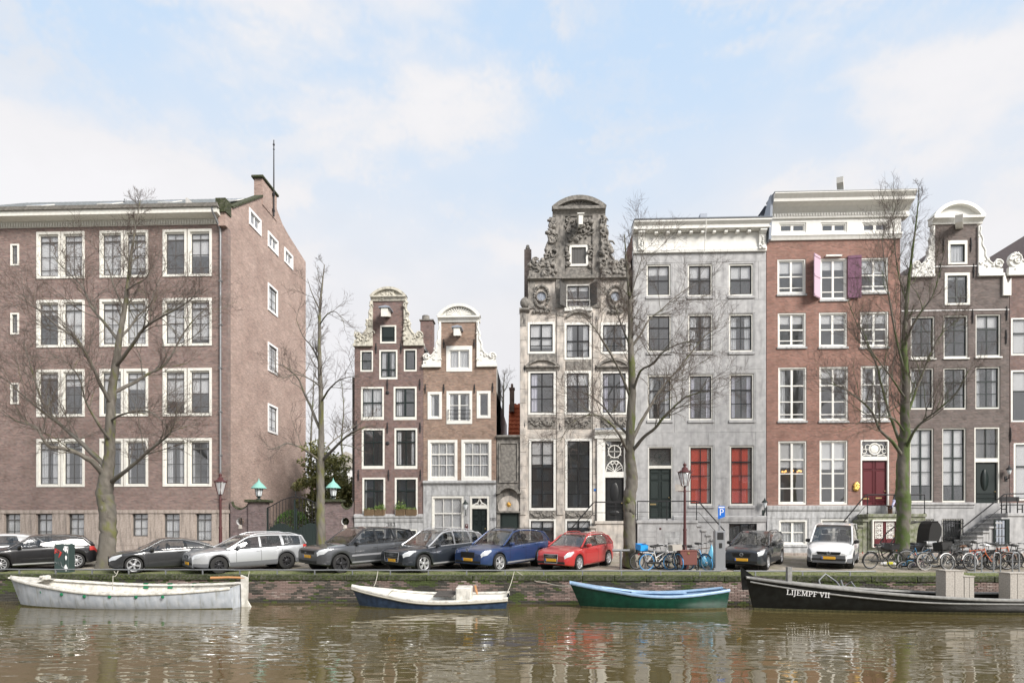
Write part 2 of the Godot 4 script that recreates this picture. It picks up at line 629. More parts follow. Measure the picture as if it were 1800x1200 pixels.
func make_setting() -> void:
	var pav := brickwork("paving", [Color(0.64, 0.61, 0.58), Color(0.60, 0.57, 0.545), Color(0.67, 0.63, 0.595), Color(0.57, 0.545, 0.525)], Color(0.55, 0.53, 0.49), 70)
	pav.uv1_scale = Vector3(0.46, 0.5, 0.46)
	mottle(pav, noise_tex(71, 0.012, [[0.0, Color(0.72, 0.74, 0.62)], [0.4, Color(0.92, 0.92, 0.88)], [1.0, Color(1, 1, 1)]], 512, 6), Vector3(0.14, 0.14, 0.14))
	var mossy := brickwork("mossy_paving", [Color(0.50, 0.49, 0.41), Color(0.46, 0.46, 0.38), Color(0.54, 0.52, 0.45)], Color(0.38, 0.42, 0.26), 72)
	mottle(mossy, noise_tex(73, 0.016, [[0.0, Color(0.62, 0.74, 0.36)], [0.38, Color(0.78, 0.85, 0.56)], [0.62, Color(0.94, 0.95, 0.88)], [1.0, Color(1, 1, 1)]], 512, 6), Vector3(0.45, 0.45, 0.6))
	mineral("slab_paving", Color(0.56, 0.55, 0.53), Color(0.66, 0.65, 0.63), 74, 0.8, 0.9, 0.1)
	mineral("soil", Color(0.33, 0.30, 0.24), Color(0.42, 0.42, 0.28), 75, 0.5, 0.95, 0.5)
	# ground to the horizon behind the houses, street, mossy strip along the quay, pavement with kerb
	struct("ground", sheet(-220, 220, [-320, -40, -0.5], [0.5, 0.5, 0.5], 10.0, 0.0), "soil")
	var zs := []
	var ys := []
	for i in 20:
		var z := lerpf(1.9, 9.3, i / 19.0)
		zs.append(z)
		ys.append(street_y(z))
	struct("street", sheet(-44, 44, zs, ys, 1.0, 0.02, 5), "paving")
	zs = []
	ys = []
	for i in 8:
		var z := lerpf(9.29, 10.55, i / 7.0)
		zs.append(z)
		ys.append(street_y(z) + 0.012)
	struct("quay_verge", sheet(-44, 44, zs, ys, 0.5, 0.02, 6), "mossy_paving")
	var b := MB.new()
	b.box(-44, -0.5, -0.45, 44, street_y(1.9) + 0.12, 1.75)
	struct("pavement", b, "slab_paving")
	var kerb := struct("kerb", kerb_base(), "granite")
	var kb := MB.new()
	kb.cbox(0, 0, 0, 0.99, 0.32, 0.16, 0.012)
	var kmesh := kb.mesh()
	for i in 66:
		put("kerb_stone", kmesh, "granite", kerb, Vector3(-33 + i, street_y(1.9) - 0.19, 1.757))
	make_quay_wall()
	make_water()

func kerb_base() -> MB:
	var b := MB.new()
	b.box(-44, 0.1, 1.76, 44, 0.50, 1.85)
	return b

func make_quay_wall() -> void:
	mineral("mortar_core", Color(0.22, 0.21, 0.18), Color(0.34, 0.31, 0.27), 76, 0.8, 0.95, 0.3)
	var q := thing("quay_wall", "mossy old brick quay wall with stone coping above the brown canal water", "wall", Vector3(0, 0, 11))
	var b := MB.new()
	b.box(-44, -3.2, -0.6, 44, -0.19, -0.035)
	put("wall_core", b, "mortar_core", q)
	# coping stones
	var r := RandomNumberGenerator.new()
	r.seed = 44
	var x := -36.0
	while x < 36.0:
		var w := r.randf_range(1.15, 1.9)
		var cb := MB.new()
		var dz := r.randf_range(-0.008, 0.012)
		cb.cbox(0.006, -0.19 + r.randf_range(-0.004, 0.004), -0.47, w - 0.006, 0.022 + r.randf_range(-0.006, 0.006), 0.035 + dz, 0.022)
		put("coping_stone", cb, "mossy_stone", q, Vector3(x, 0, 0))
		x += w
	# bricks: the courses stand proud of the joints
	var bm := MB.new()
	bm.cbox(-0.104, -0.026, -0.05, 0.104, 0.026, 0.0, 0.006)
	var mesh := bm.mesh()
	var fa := noise(91, 0.22, 3)
	var fb := noise(92, 1.1, 3)
	var mats := []
	var tones := [Color(0.225, 0.165, 0.145), Color(0.185, 0.140, 0.122), Color(0.150, 0.125, 0.108), Color(0.085, 0.078, 0.064), Color(0.052, 0.050, 0.042), Color(0.060, 0.080, 0.024), Color(0.29, 0.24, 0.215)]
	for i in tones.size():
		mats.append(plain("brick_tone_%d" % i, Color(tones[i]).linear_to_srgb(), 0.9))
	var white := plain("brick_many", Color.WHITE, 0.9)
	white.vertex_color_use_as_albedo = true
	var xs := []
	var cs := []
	var single := 0
	for j in 15:
		var y := -0.222 - j * 0.062
		if y < WATER - 0.06:
			break
		var bx := -30.0 + (j % 2) * 0.11
		while bx < 30.0:
			var t := Transform3D(Basis.from_euler(Vector3(r.randf_range(-0.02, 0.02), r.randf_range(-0.02, 0.02), r.randf_range(-0.012, 0.012))), Vector3(bx, y + r.randf_range(-0.002, 0.002), r.randf_range(-0.014, 0.006)))
			var k := fa.get_noise_2d(bx, y * 0.6) * 1.7 + fb.get_noise_2d(bx * 0.9, y * 2.0) * 0.45 + r.randf_range(-0.34, 0.34) + 0.10
			var tone := 0
			if y < WATER + 0.13:
				tone = 4 if r.randf() < 0.7 else 5
			elif k > 0.55:
				tone = 6 if r.randf() < 0.25 else 0
			elif k > 0.28:
				tone = 0 if r.randf() < 0.5 else 1
			elif k > 0.08:
				tone = 2 if r.randf() < 0.7 else 1
			elif k > -0.12:
				tone = 3
			else:
				tone = 4 if fb.get_noise_2d(bx, y) < 0.1 else 5
			if y > -0.34 and r.randf() < 0.25:
				tone = 5
			if bx > -10.4 and bx < -5.0 and single < 300:
				single += 1
				var o := put("brick", mesh, mats[tone], q)
				o.transform = t
			else:
				xs.append(t)
				cs.append(tones[tone] * r.randf_range(0.85, 1.15))
			bx += 0.22
	var mm := MultiMesh.new()
	mm.transform_format = MultiMesh.TRANSFORM_3D
	mm.use_colors = true
	mm.mesh = mesh
	mm.instance_count = xs.size()
	for i in xs.size():
		mm.set_instance_transform(i, xs[i])
		mm.set_instance_color(i, cs[i])
	var mi := MultiMeshInstance3D.new()
	mi.multimesh = mm
	mi.material_override = white
	mi.name = "brick_courses"
	mi.set_meta("kind", "stuff")
	q.add_child(mi, true)
	# tufts of moss hanging under the coping
	var moss := plain("moss", lin(0.075, 0.115, 0.018), 0.95)
	moss.vertex_color_use_as_albedo = true
	moss.albedo_color = Color.WHITE
	var mb := MB.new()
	mb.colored = true
	for i in 1500:
		var px := r.randf_range(-24, 27)
		var kk := fa.get_noise_2d(px * 1.3, 50.0) + 0.5 * fb.get_noise_2d(px, 20.0)
		if kk < -0.05:
			continue
		var py := -0.02 - absf(r.randfn(0.0, 0.11))
		if py < -0.55:
			continue
		mb.col = Color(0.045, 0.07, 0.014).lerp(Color(0.09, 0.115, 0.022), r.randf())
		var s := r.randf_range(0.008, 0.024)
		mb.ball(Vector3(px, py, 0.034 if py > -0.19 else -0.002), Vector3(s * 1.5, s, s * 0.5), 5, 3)
	var mo := put("moss", mb, moss, q)
	mo.set_meta("kind", "stuff")

func make_water() -> void:
	var m := plain("canal_water", lin(0.100, 0.079, 0.032), 0.03)
	m.metallic_specular = 0.55
	var fa := noise(62, 0.8, 2)
	var fb := noise(63, 2.0, 2)
	var fd := noise(65, 4.6, 1)
	var fc := noise(64, 0.10, 2)
	var nx := 620
	var nz := 310
	var x0 := -26.0
	var z0 := 10.9
	var dx := 54.0 / (nx - 1)
	var dz := 16.0 / (nz - 1)
	var hs := PackedFloat32Array()
	hs.resize(nx * nz)
	for j in nz:
		for i in nx:
			var x := x0 + i * dx
			var z := z0 + j * dz
			var calm := 0.30 + 0.70 * smoothstep(-0.25, 0.3, fc.get_noise_2d(x * 0.7, z * 2.0))
			calm *= 0.25 + 0.75 * smoothstep(12.0, 16.5, z)
			hs[j * nx + i] = calm * (0.011 * fa.get_noise_2d(x * 0.6, z * 1.5) + 0.0085 * fb.get_noise_2d(x * 0.45, z * 1.25) + 0.0032 * fd.get_noise_2d(x * 0.5, z * 1.2))
	var b := MB.new()
	for j in nz:
		for i in nx:
			var i0 := maxi(i - 1, 0)
			var i1 := mini(i + 1, nx - 1)
			var j0 := maxi(j - 1, 0)
			var j1 := mini(j + 1, nz - 1)
			var gx := (hs[j * nx + i1] - hs[j * nx + i0]) / ((i1 - i0) * dx)
			var gz := (hs[j1 * nx + i] - hs[j0 * nx + i]) / ((j1 - j0) * dz)
			b.v.append(Vector3(x0 + i * dx, WATER + hs[j * nx + i], z0 + j * dz))
			b.n.append(Vector3(-gx, 1, -gz).normalized())
	for j in nz - 1:
		for i in nx - 1:
			var a := j * nx + i
			b.ix.append_array([a, a + 1, a + nx + 1, a, a + nx + 1, a + nx])
	b.quad(Vector3(-60, WATER - 0.004, 39), Vector3(60, WATER - 0.004, 39), Vector3(60, WATER - 0.004, 26.85), Vector3(-60, WATER - 0.004, 26.85))
	for e in [[-60.0, -25.98], [27.98, 60.0]]:
		b.quad(Vector3(e[0], WATER - 0.004, 26.86), Vector3(e[1], WATER - 0.004, 26.86), Vector3(e[1], WATER - 0.004, 10.9), Vector3(e[0], WATER - 0.004, 10.9))
	var o := struct("canal_water", b, m)
	tag(o, "rippled brown canal water reflecting the houses", "", "", "structure")

# ---------------------------------------------------------------- parts of houses

func inside(x: float, y: float, rs: Array) -> bool:
	for r in rs:
		if x > r[0] and x < r[2] and y > r[1] and y < r[3]:
			return true
	return false

# a wall that is the union of upright rectangles less its openings, with real thickness
func wall_mb(rects: Array, holes: Array, zf: float, th: float) -> MB:
	var b := MB.new()
	var xs := []
	var ys := []
	for r in rects + holes:
		xs.append_array([r[0], r[2]])
		ys.append_array([r[1], r[3]])
	xs.sort()
	ys.sort()
	var ux := []
	for x in xs:
		if ux.is_empty() or x - ux[-1] > 0.002:
			ux.append(x)
	var uy := []
	for y in ys:
		if uy.is_empty() or y - uy[-1] > 0.002:
			uy.append(y)
	var nx := ux.size() - 1
	var ny := uy.size() - 1
	var full := []
	for j in ny:
		var row := []
		for i in nx:
			var cx: float = (ux[i] + ux[i + 1]) / 2
			var cy: float = (uy[j] + uy[j + 1]) / 2
			row.append(inside(cx, cy, rects) and not inside(cx, cy, holes))
		full.append(row)
	var zb := zf - th
	for j in ny:
		var i := 0
		while i < nx:
			if not full[j][i]:
				i += 1
				continue
			var k := i
			while k < nx and full[j][k]:
				k += 1
			var a := Vector2(ux[i], uy[j])
			var c := Vector2(ux[k], uy[j + 1])
			b.quad(Vector3(a.x, a.y, zf), Vector3(c.x, a.y, zf), Vector3(c.x, c.y, zf), Vector3(a.x, c.y, zf))
			b.quad(Vector3(c.x, a.y, zb), Vector3(a.x, a.y, zb), Vector3(a.x, c.y, zb), Vector3(c.x, c.y, zb))
			b.quad(Vector3(a.x, a.y, zb), Vector3(a.x, a.y, zf), Vector3(a.x, c.y, zf), Vector3(a.x, c.y, zb))
			b.quad(Vector3(c.x, a.y, zf), Vector3(c.x, a.y, zb), Vector3(c.x, c.y, zb), Vector3(c.x, c.y, zf))
			i = k
	for j in ny + 1:
		for i in nx:
			var below: bool = j > 0 and full[j - 1][i]
			var above: bool = j < ny and full[j][i]
			var y: float = uy[j]
			if below and not above:
				b.quad(Vector3(ux[i], y, zf), Vector3(ux[i + 1], y, zf), Vector3(ux[i + 1], y, zb), Vector3(ux[i], y, zb))
			elif above and not below:
				b.quad(Vector3(ux[i], y, zb), Vector3(ux[i + 1], y, zb), Vector3(ux[i + 1], y, zf), Vector3(ux[i], y, zf))
	return b

func pane_mesh(w: float, h: float) -> Mesh:
	var key := "%d_%d" % [roundi(w * 200), roundi(h * 200)]
	if not pane_meshes.has(key):
		var b := MB.new()
		b.box(-w / 2, -h / 2, -0.003, w / 2, h / 2, 0.001)
		b.box(-w / 2, -h / 2, -0.019, w / 2, h / 2, -0.015)
		b.box(-w / 2, -h / 2, -0.010, w / 2, h / 2, -0.007)
		pane_meshes[key] = b.mesh()
	return pane_meshes[key]

func cloth(x0: float, x1: float, y0: float, y1: float, z: float, amp: float, waves: float, seed_: int) -> MB:
	var b := MB.new()
	var n := maxi(4, int(waves * 6))
	var rows := []
	var ph := seed_ * 1.7
	for j in 5:
		var row := PackedVector3Array()
		for i in n + 1:
			var t := float(i) / n
			row.append(Vector3(lerpf(x0, x1, t), lerpf(y0, y1, j / 4.0), z + amp * sin(t * waves * TAU + ph + 0.3 * sin(j * 1.3 + ph)) * (1.0 - 0.12 * j) + amp * 0.4 * sin(t * waves * 2.3 * TAU + ph * 2.0)))
		rows.append(row)
	b.loft(rows)
	return b

func bars(b: MB, x0: float, y0: float, x1: float, y1: float, wl: float, wb: float, wt: float, z0: float, z1: float) -> void:
	b.box(x0, y0, z0, x0 + wl, y1, z1)
	b.box(x1 - wl, y0, z0, x1, y1, z1)
	b.box(x0 + wl, y0, z0, x1 - wl, y0 + wb, z1)
	b.box(x0 + wl, y1 - wt, z0, x1 - wl, y1, z1)

func window(parent: Node3D, r: Array, o: Dictionary, zf := 0.0) -> Node3D:
	var fw: float = o.get("fw", 0.1)
	var fb: float = o.get("fb", fw)
	var ft: float = o.get("ft", fw)
	var proud: float = o.get("proud", 0.02)
	var b := MB.new()
	bars(b, r[0], r[1], r[2], r[3], fw, fb, ft, zf - 0.16, zf + proud)
	if o.get("step", 0.0) > 0.0:
		var s: float = o.step
		bars(b, r[0] + fw, r[1] + fb, r[2] - fw, r[3] - ft, s * 0.6, s * 0.6, s, zf - 0.16, zf - 0.05)
		fw += s * 0.6
		fb += s * 0.6
		ft += s
	var w := put(o.get("name", "window"), b, o.get("f", "white_paint"), parent)
	var x0: float = r[0] + fw
	var x1: float = r[2] - fw
	var y0: float = r[1] + fb
	var y1: float = r[3] - ft
	if o.has("transom"):      # white cross bars that belong to the frame
		pass
	var sw: float = o.get("sw", 0.045)
	var bw: float = o.get("bw", 0.03)
	var zs: float = zf - o.get("back", 0.03)
	var g := MB.new()
	bars(g, x0, y0, x1, y1, sw, sw, sw, zs - 0.05, zs)
	var ix0 := x0 + sw
	var ix1 := x1 - sw
	var iy0 := y0 + sw
	var iy1 := y1 - sw
	var cols: int = o.get("cols", 2)
	var fr: Array = o.get("rows", [0.5])
	var thick: float = o.get("mid", bw)          # width of the upright in the middle
	var meet: int = o.get("meet", -1)            # which cross bar is the meeting rail
	var cx := [ix0]
	for i in range(1, cols):
		cx.append(lerpf(ix0, ix1, float(i) / cols))
	cx.append(ix1)
	var cy := [iy1]
	for f in fr:
		cy.append(lerpf(iy1, iy0, f))
	cy.append(iy0)
	for i in range(1, cols):
		g.box(cx[i] - thick / 2, iy0, zs - 0.045, cx[i] + thick / 2, iy1, zs - 0.004)
	for j in range(1, cy.size() - 1):
		var hb := bw / 2 if j - 1 != meet else 0.035
		for i in cols:
			g.box(cx[i] + (thick / 2 if i > 0 else 0.0), cy[j] - hb, zs - 0.042, cx[i + 1] - (thick / 2 if i < cols - 1 else 0.0), cy[j] + hb, zs - (0.008 if j - 1 != meet else -0.01))
	put("sash", g, o.get("s", "dark_green_paint"), w)
	for j in cy.size() - 1:
		for i in cols:
			var pw: float = cx[i + 1] - cx[i]
			var ph: float = cy[j] - cy[j + 1]
			var p := put("pane", pane_mesh(pw - 0.004, ph - 0.004), "pane_glass", w, Vector3((cx[i] + cx[i + 1]) / 2, (cy[j] + cy[j + 1]) / 2, zs - 0.02))
			p.rotation = Vector3(rng.randfn(0, 0.007), rng.randfn(0, 0.007), 0)
	if o.has("sill"):
		var sb := MB.new()
		var sh: float = o.get("sillh", 0.14)
		sb.cbox(r[0] - 0.03, r[1] - sh, zf - 0.12, r[2] + 0.03, r[1] + 0.004, zf + 0.075, 0.012)
		put("sill", sb, o.sill, w)
	var kind: String = o.get("c", "")
	if kind == "" and cols > 1 and r[3] - r[1] > 1.2:
		var chance := rng.randf()
		if chance < 0.35:
			kind = "drapes"
			o = with(o, {"dw": 0.10 + 0.2 * rng.randf()})
		elif chance < 0.6:
			kind = "blind"
			o = with(o, {"drop": 0.12 + 0.25 * rng.randf()})
	var zc: float = zs - 0.085
	var kk := rng.randi() % 100
	match kind:
		"blind":
			var d: float = o.get("drop", 0.5)
			put("blind", cloth(x0, x1, lerpf(y1, y0, d), y1, zc, 0.006, 1.0, kk), "white_blind", w)
		"net":
			put("curtain", cloth(x0 - 0.05, x1 + 0.05, y0, y1, zc, 0.02, (x1 - x0) * 7.0, kk), "net_curtain", w)
		"drapes":
			var dw: float = (x1 - x0) * o.get("dw", 0.22)
			put("curtain", cloth(x0 - 0.05, x0 + dw, y0, y1, zc, 0.025, 3.0, kk), o.get("cm", "net_curtain"), w)
			put("curtain", cloth(x1 - dw, x1 + 0.05, y0, y1, zc, 0.025, 3.0, kk + 3), o.get("cm", "net_curtain"), w)
		"drape":
			var dl: float = (x1 - x0) * o.get("dw", 0.3)
			put("curtain", cloth(x0 - 0.05, x0 + dl, y0, y1, zc, 0.025, 3.0, kk), o.get("cm", "net_curtain"), w)
		"red":
			var rb := MB.new()
			rb.box(x0 - 0.03, y0 - 0.03, zs - 0.10, x1 - (x1 - x0) * 0.17, y1 + 0.03, zs - 0.085)
			put("screen", rb, "red_screen", w)
			var wb := MB.new()
			wb.box(x1 - (x1 - x0) * 0.165, y0 - 0.03, zs - 0.13, x1 + 0.03, y1 + 0.03, zs - 0.115)
			put("shutter_edge", wb, "white_paint", w)
	return w

func hole(r: Array, m := 0.02) -> Array:
	return [r[0] + m, r[1] + m, r[2] - m, r[3] - m]

# wall with its windows: wins is a list of [rectangle, options]
func facade(parent: Node3D, rects: Array, wins: Array, more_holes: Array, mat: String, zf := 0.0, th := 0.35, called := "wall") -> void:
	var holes := more_holes.duplicate()
	for w in wins:
		holes.append(hole(w[0]))
	put(called, wall_mb(rects, holes, zf, th), mat, parent)
	for w in wins:
		window(parent, w[0], w[1], zf)

func with(o: Dictionary, more: Dictionary) -> Dictionary:
	var d := o.duplicate()
	d.merge(more, true)
	return d

# the rooms behind the windows: floors, back and side linings
func rooms(parent: Node3D, x0: float, x1: float, ys: Array, depth := 4.6, zf := 0.0) -> void:
	var b := MB.new()
	for y in ys:
		b.box(x0 + 0.02, y - 0.14, zf - depth, x1 - 0.02, y + 0.14, zf - 0.36)
	b.box(x0 + 0.02, ys[0] - 0.2, zf - depth - 0.1, x1 - 0.02, ys[-1] + 0.2, zf - depth)
	b.box(x0, ys[0], zf - depth, x0 + 0.12, ys[-1], zf - 0.36)
	b.box(x1 - 0.12, ys[0], zf - depth, x1, ys[-1], zf - 0.36)
	put("room_lining", b, "room", parent)

func shell(parent: Node3D, x0: float, x1: float, h: float, depth: float, mat: String, zf := 0.0) -> void:
	var b := MB.new()
	b.box(x0, 0.3, zf - depth, x0 + 0.25, h, zf - 0.352)
	b.box(x1 - 0.25, 0.3, zf - depth, x1, h, zf - 0.352)
	b.box(x0 + 0.25, 0.3, zf - depth, x1 - 0.25, h, zf - depth + 0.3)
	put("side_wall", b, mat, parent)

func ridge_roof(parent: Node3D, x0: float, x1: float, ye: float, yr: float, z0: float, z1: float, mat: String) -> void:
	var xm := (x0 + x1) / 2
	var b := MB.new()
	b.prism(PackedVector2Array([Vector2(x0, ye), Vector2(x1, ye), Vector2(xm, yr)]), z0, z1)
	var o := put("roof", b, mat, parent)
	o.position.y += 0.0

func anchor(parent: Node3D, x: float, y: float, h := 0.55) -> void:
	var b := MB.new()
	b.tube([Vector3(x, y - h / 2, 0.03), Vector3(x + 0.01, y, 0.045), Vector3(x, y + h / 2, 0.03)], [0.022, 0.034, 0.02], 6)
	b.box(x - 0.05, y - 0.03, 0.0, x + 0.05, y + 0.03, 0.05)
	put("wall_anchor", b, "iron", parent)

func blobs(b: MB, poly: PackedVector2Array, n: int, z: float, s0: float, s1: float, r: RandomNumberGenerator) -> void:
	var lo := poly[0]
	var hi := poly[0]
	for p in poly:
		lo = lo.min(p)
		hi = hi.max(p)
	var got := 0
	for i in n * 12:
		var p := Vector2(r.randf_range(lo.x, hi.x), r.randf_range(lo.y, hi.y))
		if not Geometry2D.is_point_in_polygon(p, poly):
			continue
		var s := r.randf_range(s0, s1)
		if r.randf() < 0.45:
			var a := r.randf() * TAU
			var pts := []
			var rad := []
			for k in 6:
				var aa := a + k * 0.8
				pts.append(Vector3(p.x + cos(aa) * s * (1.9 - k * 0.26), p.y + sin(aa) * s * (1.9 - k * 0.26), z + s * 0.4))
				rad.append(s * (0.30 + 0.10 * k))
			b.tube(pts, rad, 5)
		else:
			b.ball(Vector3(p.x, p.y, z), Vector3(s * r.randf_range(0.8, 1.5), s * r.randf_range(0.8, 1.4), s), 7, 5)
		got += 1
		if got >= n:
			return

# the scrolled wing beside a gable's neck; s = -1 on the low-x side, +1 on the other
func claw(parent: Node3D, s: float, xin: float, y0: float, y1: float, wout: float, wtop: float, mat: String, n := 26, blob := 0.075, seed_ := 1, th := 0.22) -> void:
	var r := RandomNumberGenerator.new()
	r.seed = seed_
	var h := y1 - y0
	var prof := [Vector2(0, y0), Vector2(wout, y0), Vector2(wout, y0 + h * 0.10)]
	var vr := minf(wout * 0.20, h * 0.13)
	for k in 7:
		var a := -PI / 2 + PI * k / 6.0
		prof.append(Vector2(wout - vr + cos(a) * vr, y0 + h * 0.10 + vr + sin(a) * vr * 1.05))
	var steps := 14
	for k in steps + 1:
		var t := float(k) / steps
		var x := lerpf(wout - vr * 1.8, wtop, pow(t, 0.42))
		var wave := 0.035 * sin(t * 21.0) * wout
		prof.append(Vector2(x + wave, lerpf(y0 + h * 0.20, y1, t)))
	prof.append(Vector2(0, y1))
	var poly := PackedVector2Array()
	for p in prof:
		poly.append(Vector2(xin + s * p.x, p.y))
	var b := MB.new()
	b.prism(poly, -0.12, -0.12 + th)
	var c := put("gable_scroll", b, mat, parent)
	var d := MB.new()
	var zf := -0.12 + th
	var edge := []
	var er := []
	for k in range(9, prof.size() - 1):
		edge.append(Vector3(poly[k].x - s * 0.05, poly[k].y - 0.03, zf))
		er.append(0.045)
	d.tube(edge, er, 6)
	var spiral := []
	var sr := []
	for k in 16:
		var a := k * 0.55
		var q := vr * (0.95 - k * 0.055)
		spiral.append(Vector3(xin + s * (wout - vr + cos(a) * q), y0 + h * 0.10 + vr + sin(a) * q, zf + 0.01 + k * 0.003))
		sr.append(0.05 - k * 0.001)
	d.tube(spiral, sr, 6)
	blobs(d, poly, n, zf, blob * 0.55, blob, r)
	put("carving", d, mat, c)
	var l := MB.new()
	l.box(minf(xin, xin + s * (wout + 0.06)), y0 - 0.14, -0.14, maxf(xin, xin + s * (wout + 0.06)), y0 - 0.002, zf + 0.06)
	put("ledge", l, mat, c)

func arc_pts(x0: float, x1: float, y0: float, y1: float, n := 18) -> PackedVector2Array:
	# a segment of a circle over the chord x0..x1 at y0 with its crown at y1
	var w := (x1 - x0) / 2
	var h := y1 - y0
	var rr := (w * w + h * h) / (2 * h)
	var a := asin(clampf(w / rr, -1, 1))
	if h > w:
		a = PI - a
	var out := PackedVector2Array()
	for k in n + 1:
		var t := lerpf(-a, a, float(k) / n)
		out.append(Vector2((x0 + x1) / 2 + sin(t) * rr, y1 - rr + cos(t) * rr))
	return out

func band(outer: PackedVector2Array, inner: PackedVector2Array) -> PackedVector2Array:
	var p := outer.duplicate()
	var q := inner.duplicate()
	q.reverse()
	p.append_array(q)
	return p

func pediment(parent: Node3D, x0: float, x1: float, y0: float, y1: float, mat: String, t := 0.16, shell_n := 11, base_h := 0.2, proud := 0.22, mat2 := "") -> void:
	var b := MB.new()
	var o := arc_pts(x0, x1, y0 + base_h, y1)
	b.prism(band(o, arc_pts(x0 + t * 1.4, x1 - t * 1.4, y0 + base_h, y1 - t)), -0.3, proud)
	var p := put("pediment", b, mat, parent)
	var c := MB.new()
	c.prism(arc_pts(x0 + t, x1 - t, y0 + base_h + 0.001, y1 - t * 0.8), -0.28, 0.06)
	put("tympanum", c, mat if mat2 == "" else mat2, p)
	var d := MB.new()
	d.run([Vector2(-0.3, y0 - 0.10), Vector2(0.06, y0 - 0.10), Vector2(0.08, y0), Vector2(proud * 0.6, y0 + base_h * 0.4), Vector2(proud, y0 + base_h * 0.55), Vector2(proud, y0 + base_h - 0.002), Vector2(-0.3, y0 + base_h - 0.002)], x0 + 0.04, x1 - 0.04)
	put("cornice", d, mat, p)
	if shell_n > 0:
		var e := MB.new()
		var xm := (x0 + x1) / 2
		var h := (y1 - y0 - base_h - t)
		var w := (x1 - x0) * 0.27
		for k in shell_n:
			var a := PI * (k + 0.5) / shell_n
			var tip := Vector3(xm - cos(a) * w, y0 + base_h + 0.06 + sin(a) * h * 0.80, 0.09)
			e.tube([Vector3(xm - cos(a) * w * 0.2, y0 + base_h + 0.05 + sin(a) * h * 0.12, 0.06), (tip + Vector3(xm, y0 + base_h + 0.05, 0.08)) / 2, tip], [0.02, 0.04, 0.05], 5)
			e.ball(tip, Vector3(0.06, 0.06, 0.04), 6, 4)
		put("shell_carving", e, mat, p)

func hoist_beam(parent: Node3D, x0: float, y0: float, x1: float, y1: float, mat: String, out := 0.9, cap := "lead") -> void:
	var xm := (x0 + x1) / 2
	var w := (x1 - x0)
	var h := y1 - y0
	var b := MB.new()
	var y2 := y0 + h * 0.42
	b.prism(PackedVector2Array([Vector2(0, y2 - h * 0.1), Vector2(out * 0.55, y2 - h * 0.28), Vector2(out, y0), Vector2(out, y2), Vector2(out, y2 + h * 0.28), Vector2(0, y2 + h * 0.34)]), -w * 0.30, w * 0.30, Transform3D(Basis(Vector3(0, 0, 1), Vector3(0, 1, 0), Vector3(-1, 0, 0)), Vector3(xm, 0, 0)))
	var o := put("hoist_beam", b, mat, parent)
	var c := MB.new()
	var yr := y2 + h * 0.30
	c.tri(Vector3(x0, yr, out + 0.06), Vector3(x1, yr, out + 0.06), Vector3(xm, y1, out * 0.6))
	c.tri(Vector3(x1, yr, out + 0.06), Vector3(x1, yr, -0.02), Vector3(xm, y1, out * 0.6))
	c.tri(Vector3(x0, yr, -0.02), Vector3(x0, yr, out + 0.06), Vector3(xm, y1, out * 0.6))
	c.tri(Vector3(x1, yr, -0.02), Vector3(xm, y1, -0.02), Vector3(xm, y1, out * 0.6))
	c.tri(Vector3(xm, y1, -0.02), Vector3(x0, yr, -0.02), Vector3(xm, y1, out * 0.6))
	c.box(x0, yr - 0.05, -0.02, x1, yr - 0.001, out + 0.06)
	put("cap", c, cap, o)
	var d := MB.new()
	d.tube([Vector3(xm, y0 + 0.02, out * 0.9), Vector3(xm, y0 - 0.10, out * 0.9), Vector3(xm + 0.06, y0 - 0.16, out * 0.9), Vector3(xm + 0.09, y0 - 0.09, out * 0.9)], [0.015, 0.015, 0.015, 0.01], 5)
	put("hook", d, "iron", o)

func panels(b: MB, x0: float, x1: float, y0: float, y1: float, z: float, cols: int, fr: Array) -> void:
	var w := (x1 - x0) / cols
	for i in cols:
		for j in fr.size() - 1:
			var a := lerpf(y1, y0, fr[j + 1]) + 0.05
			var c := lerpf(y1, y0, fr[j]) - 0.05
			var l := x0 + w * i + 0.09
			var m := x0 + w * (i + 1) - 0.09
			b.cbox(l, a, z - 0.01, m, c, z + 0.025, 0.02)
			bars(b, l - 0.03, a - 0.03, m + 0.03, c + 0.03, 0.02, 0.02, 0.02, z - 0.01, z + 0.018)

func door(parent: Node3D, r: Array, mat: String, cols: int, fr: Array, zf := 0.0, double := true) -> Node3D:
	var b := MB.new()
	var z := zf - 0.10
	if double:
		var xm: float = (r[0] + r[2]) / 2
		b.box(r[0], r[1], z - 0.05, xm - 0.004, r[3], z)
		b.box(xm + 0.004, r[1], z - 0.05, r[2], r[3], z)
		b.box(xm - 0.03, r[1], z - 0.01, xm + 0.03, r[3], z + 0.02)
	else:
		b.box(r[0], r[1], z - 0.05, r[2], r[3], z)
	var d := put("door", b, mat, parent)
	var p := MB.new()
	panels(p, r[0], r[2], r[1], r[3], z, cols, fr)
	put("door_panel", p, mat, d)
	var h := MB.new()
	h.ball(Vector3(r[2] - 0.12, lerpf(r[1], r[3], 0.42), z + 0.05), Vector3(0.03, 0.03, 0.03), 8, 6)
	put("door_knob", h, "brass", d)
	return d

func letterbox(d: Node3D, x: float, y: float, z := -0.08) -> void:
	var b := MB.new()
	b.cbox(x - 0.16, y - 0.04, z - 0.02, x + 0.16, y + 0.04, z + 0.012, 0.008)
	put("letterbox", b, "brass", d)

func text_on(parent: Node3D, s: String, h: float, at: Vector3, m, font := "Droid Sans", turn := 0.0, called := "lettering") -> MeshInstance3D:
	var t := TextMesh.new()
	var f := SystemFont.new()
	f.font_names = PackedStringArray([font])
	t.font = f
	t.text = s
	t.font_size = 64
	t.pixel_size = h / 46.0
	t.depth = 0.012
	var o := put(called, t, m, parent, at)
	o.rotation.y = turn
	return o

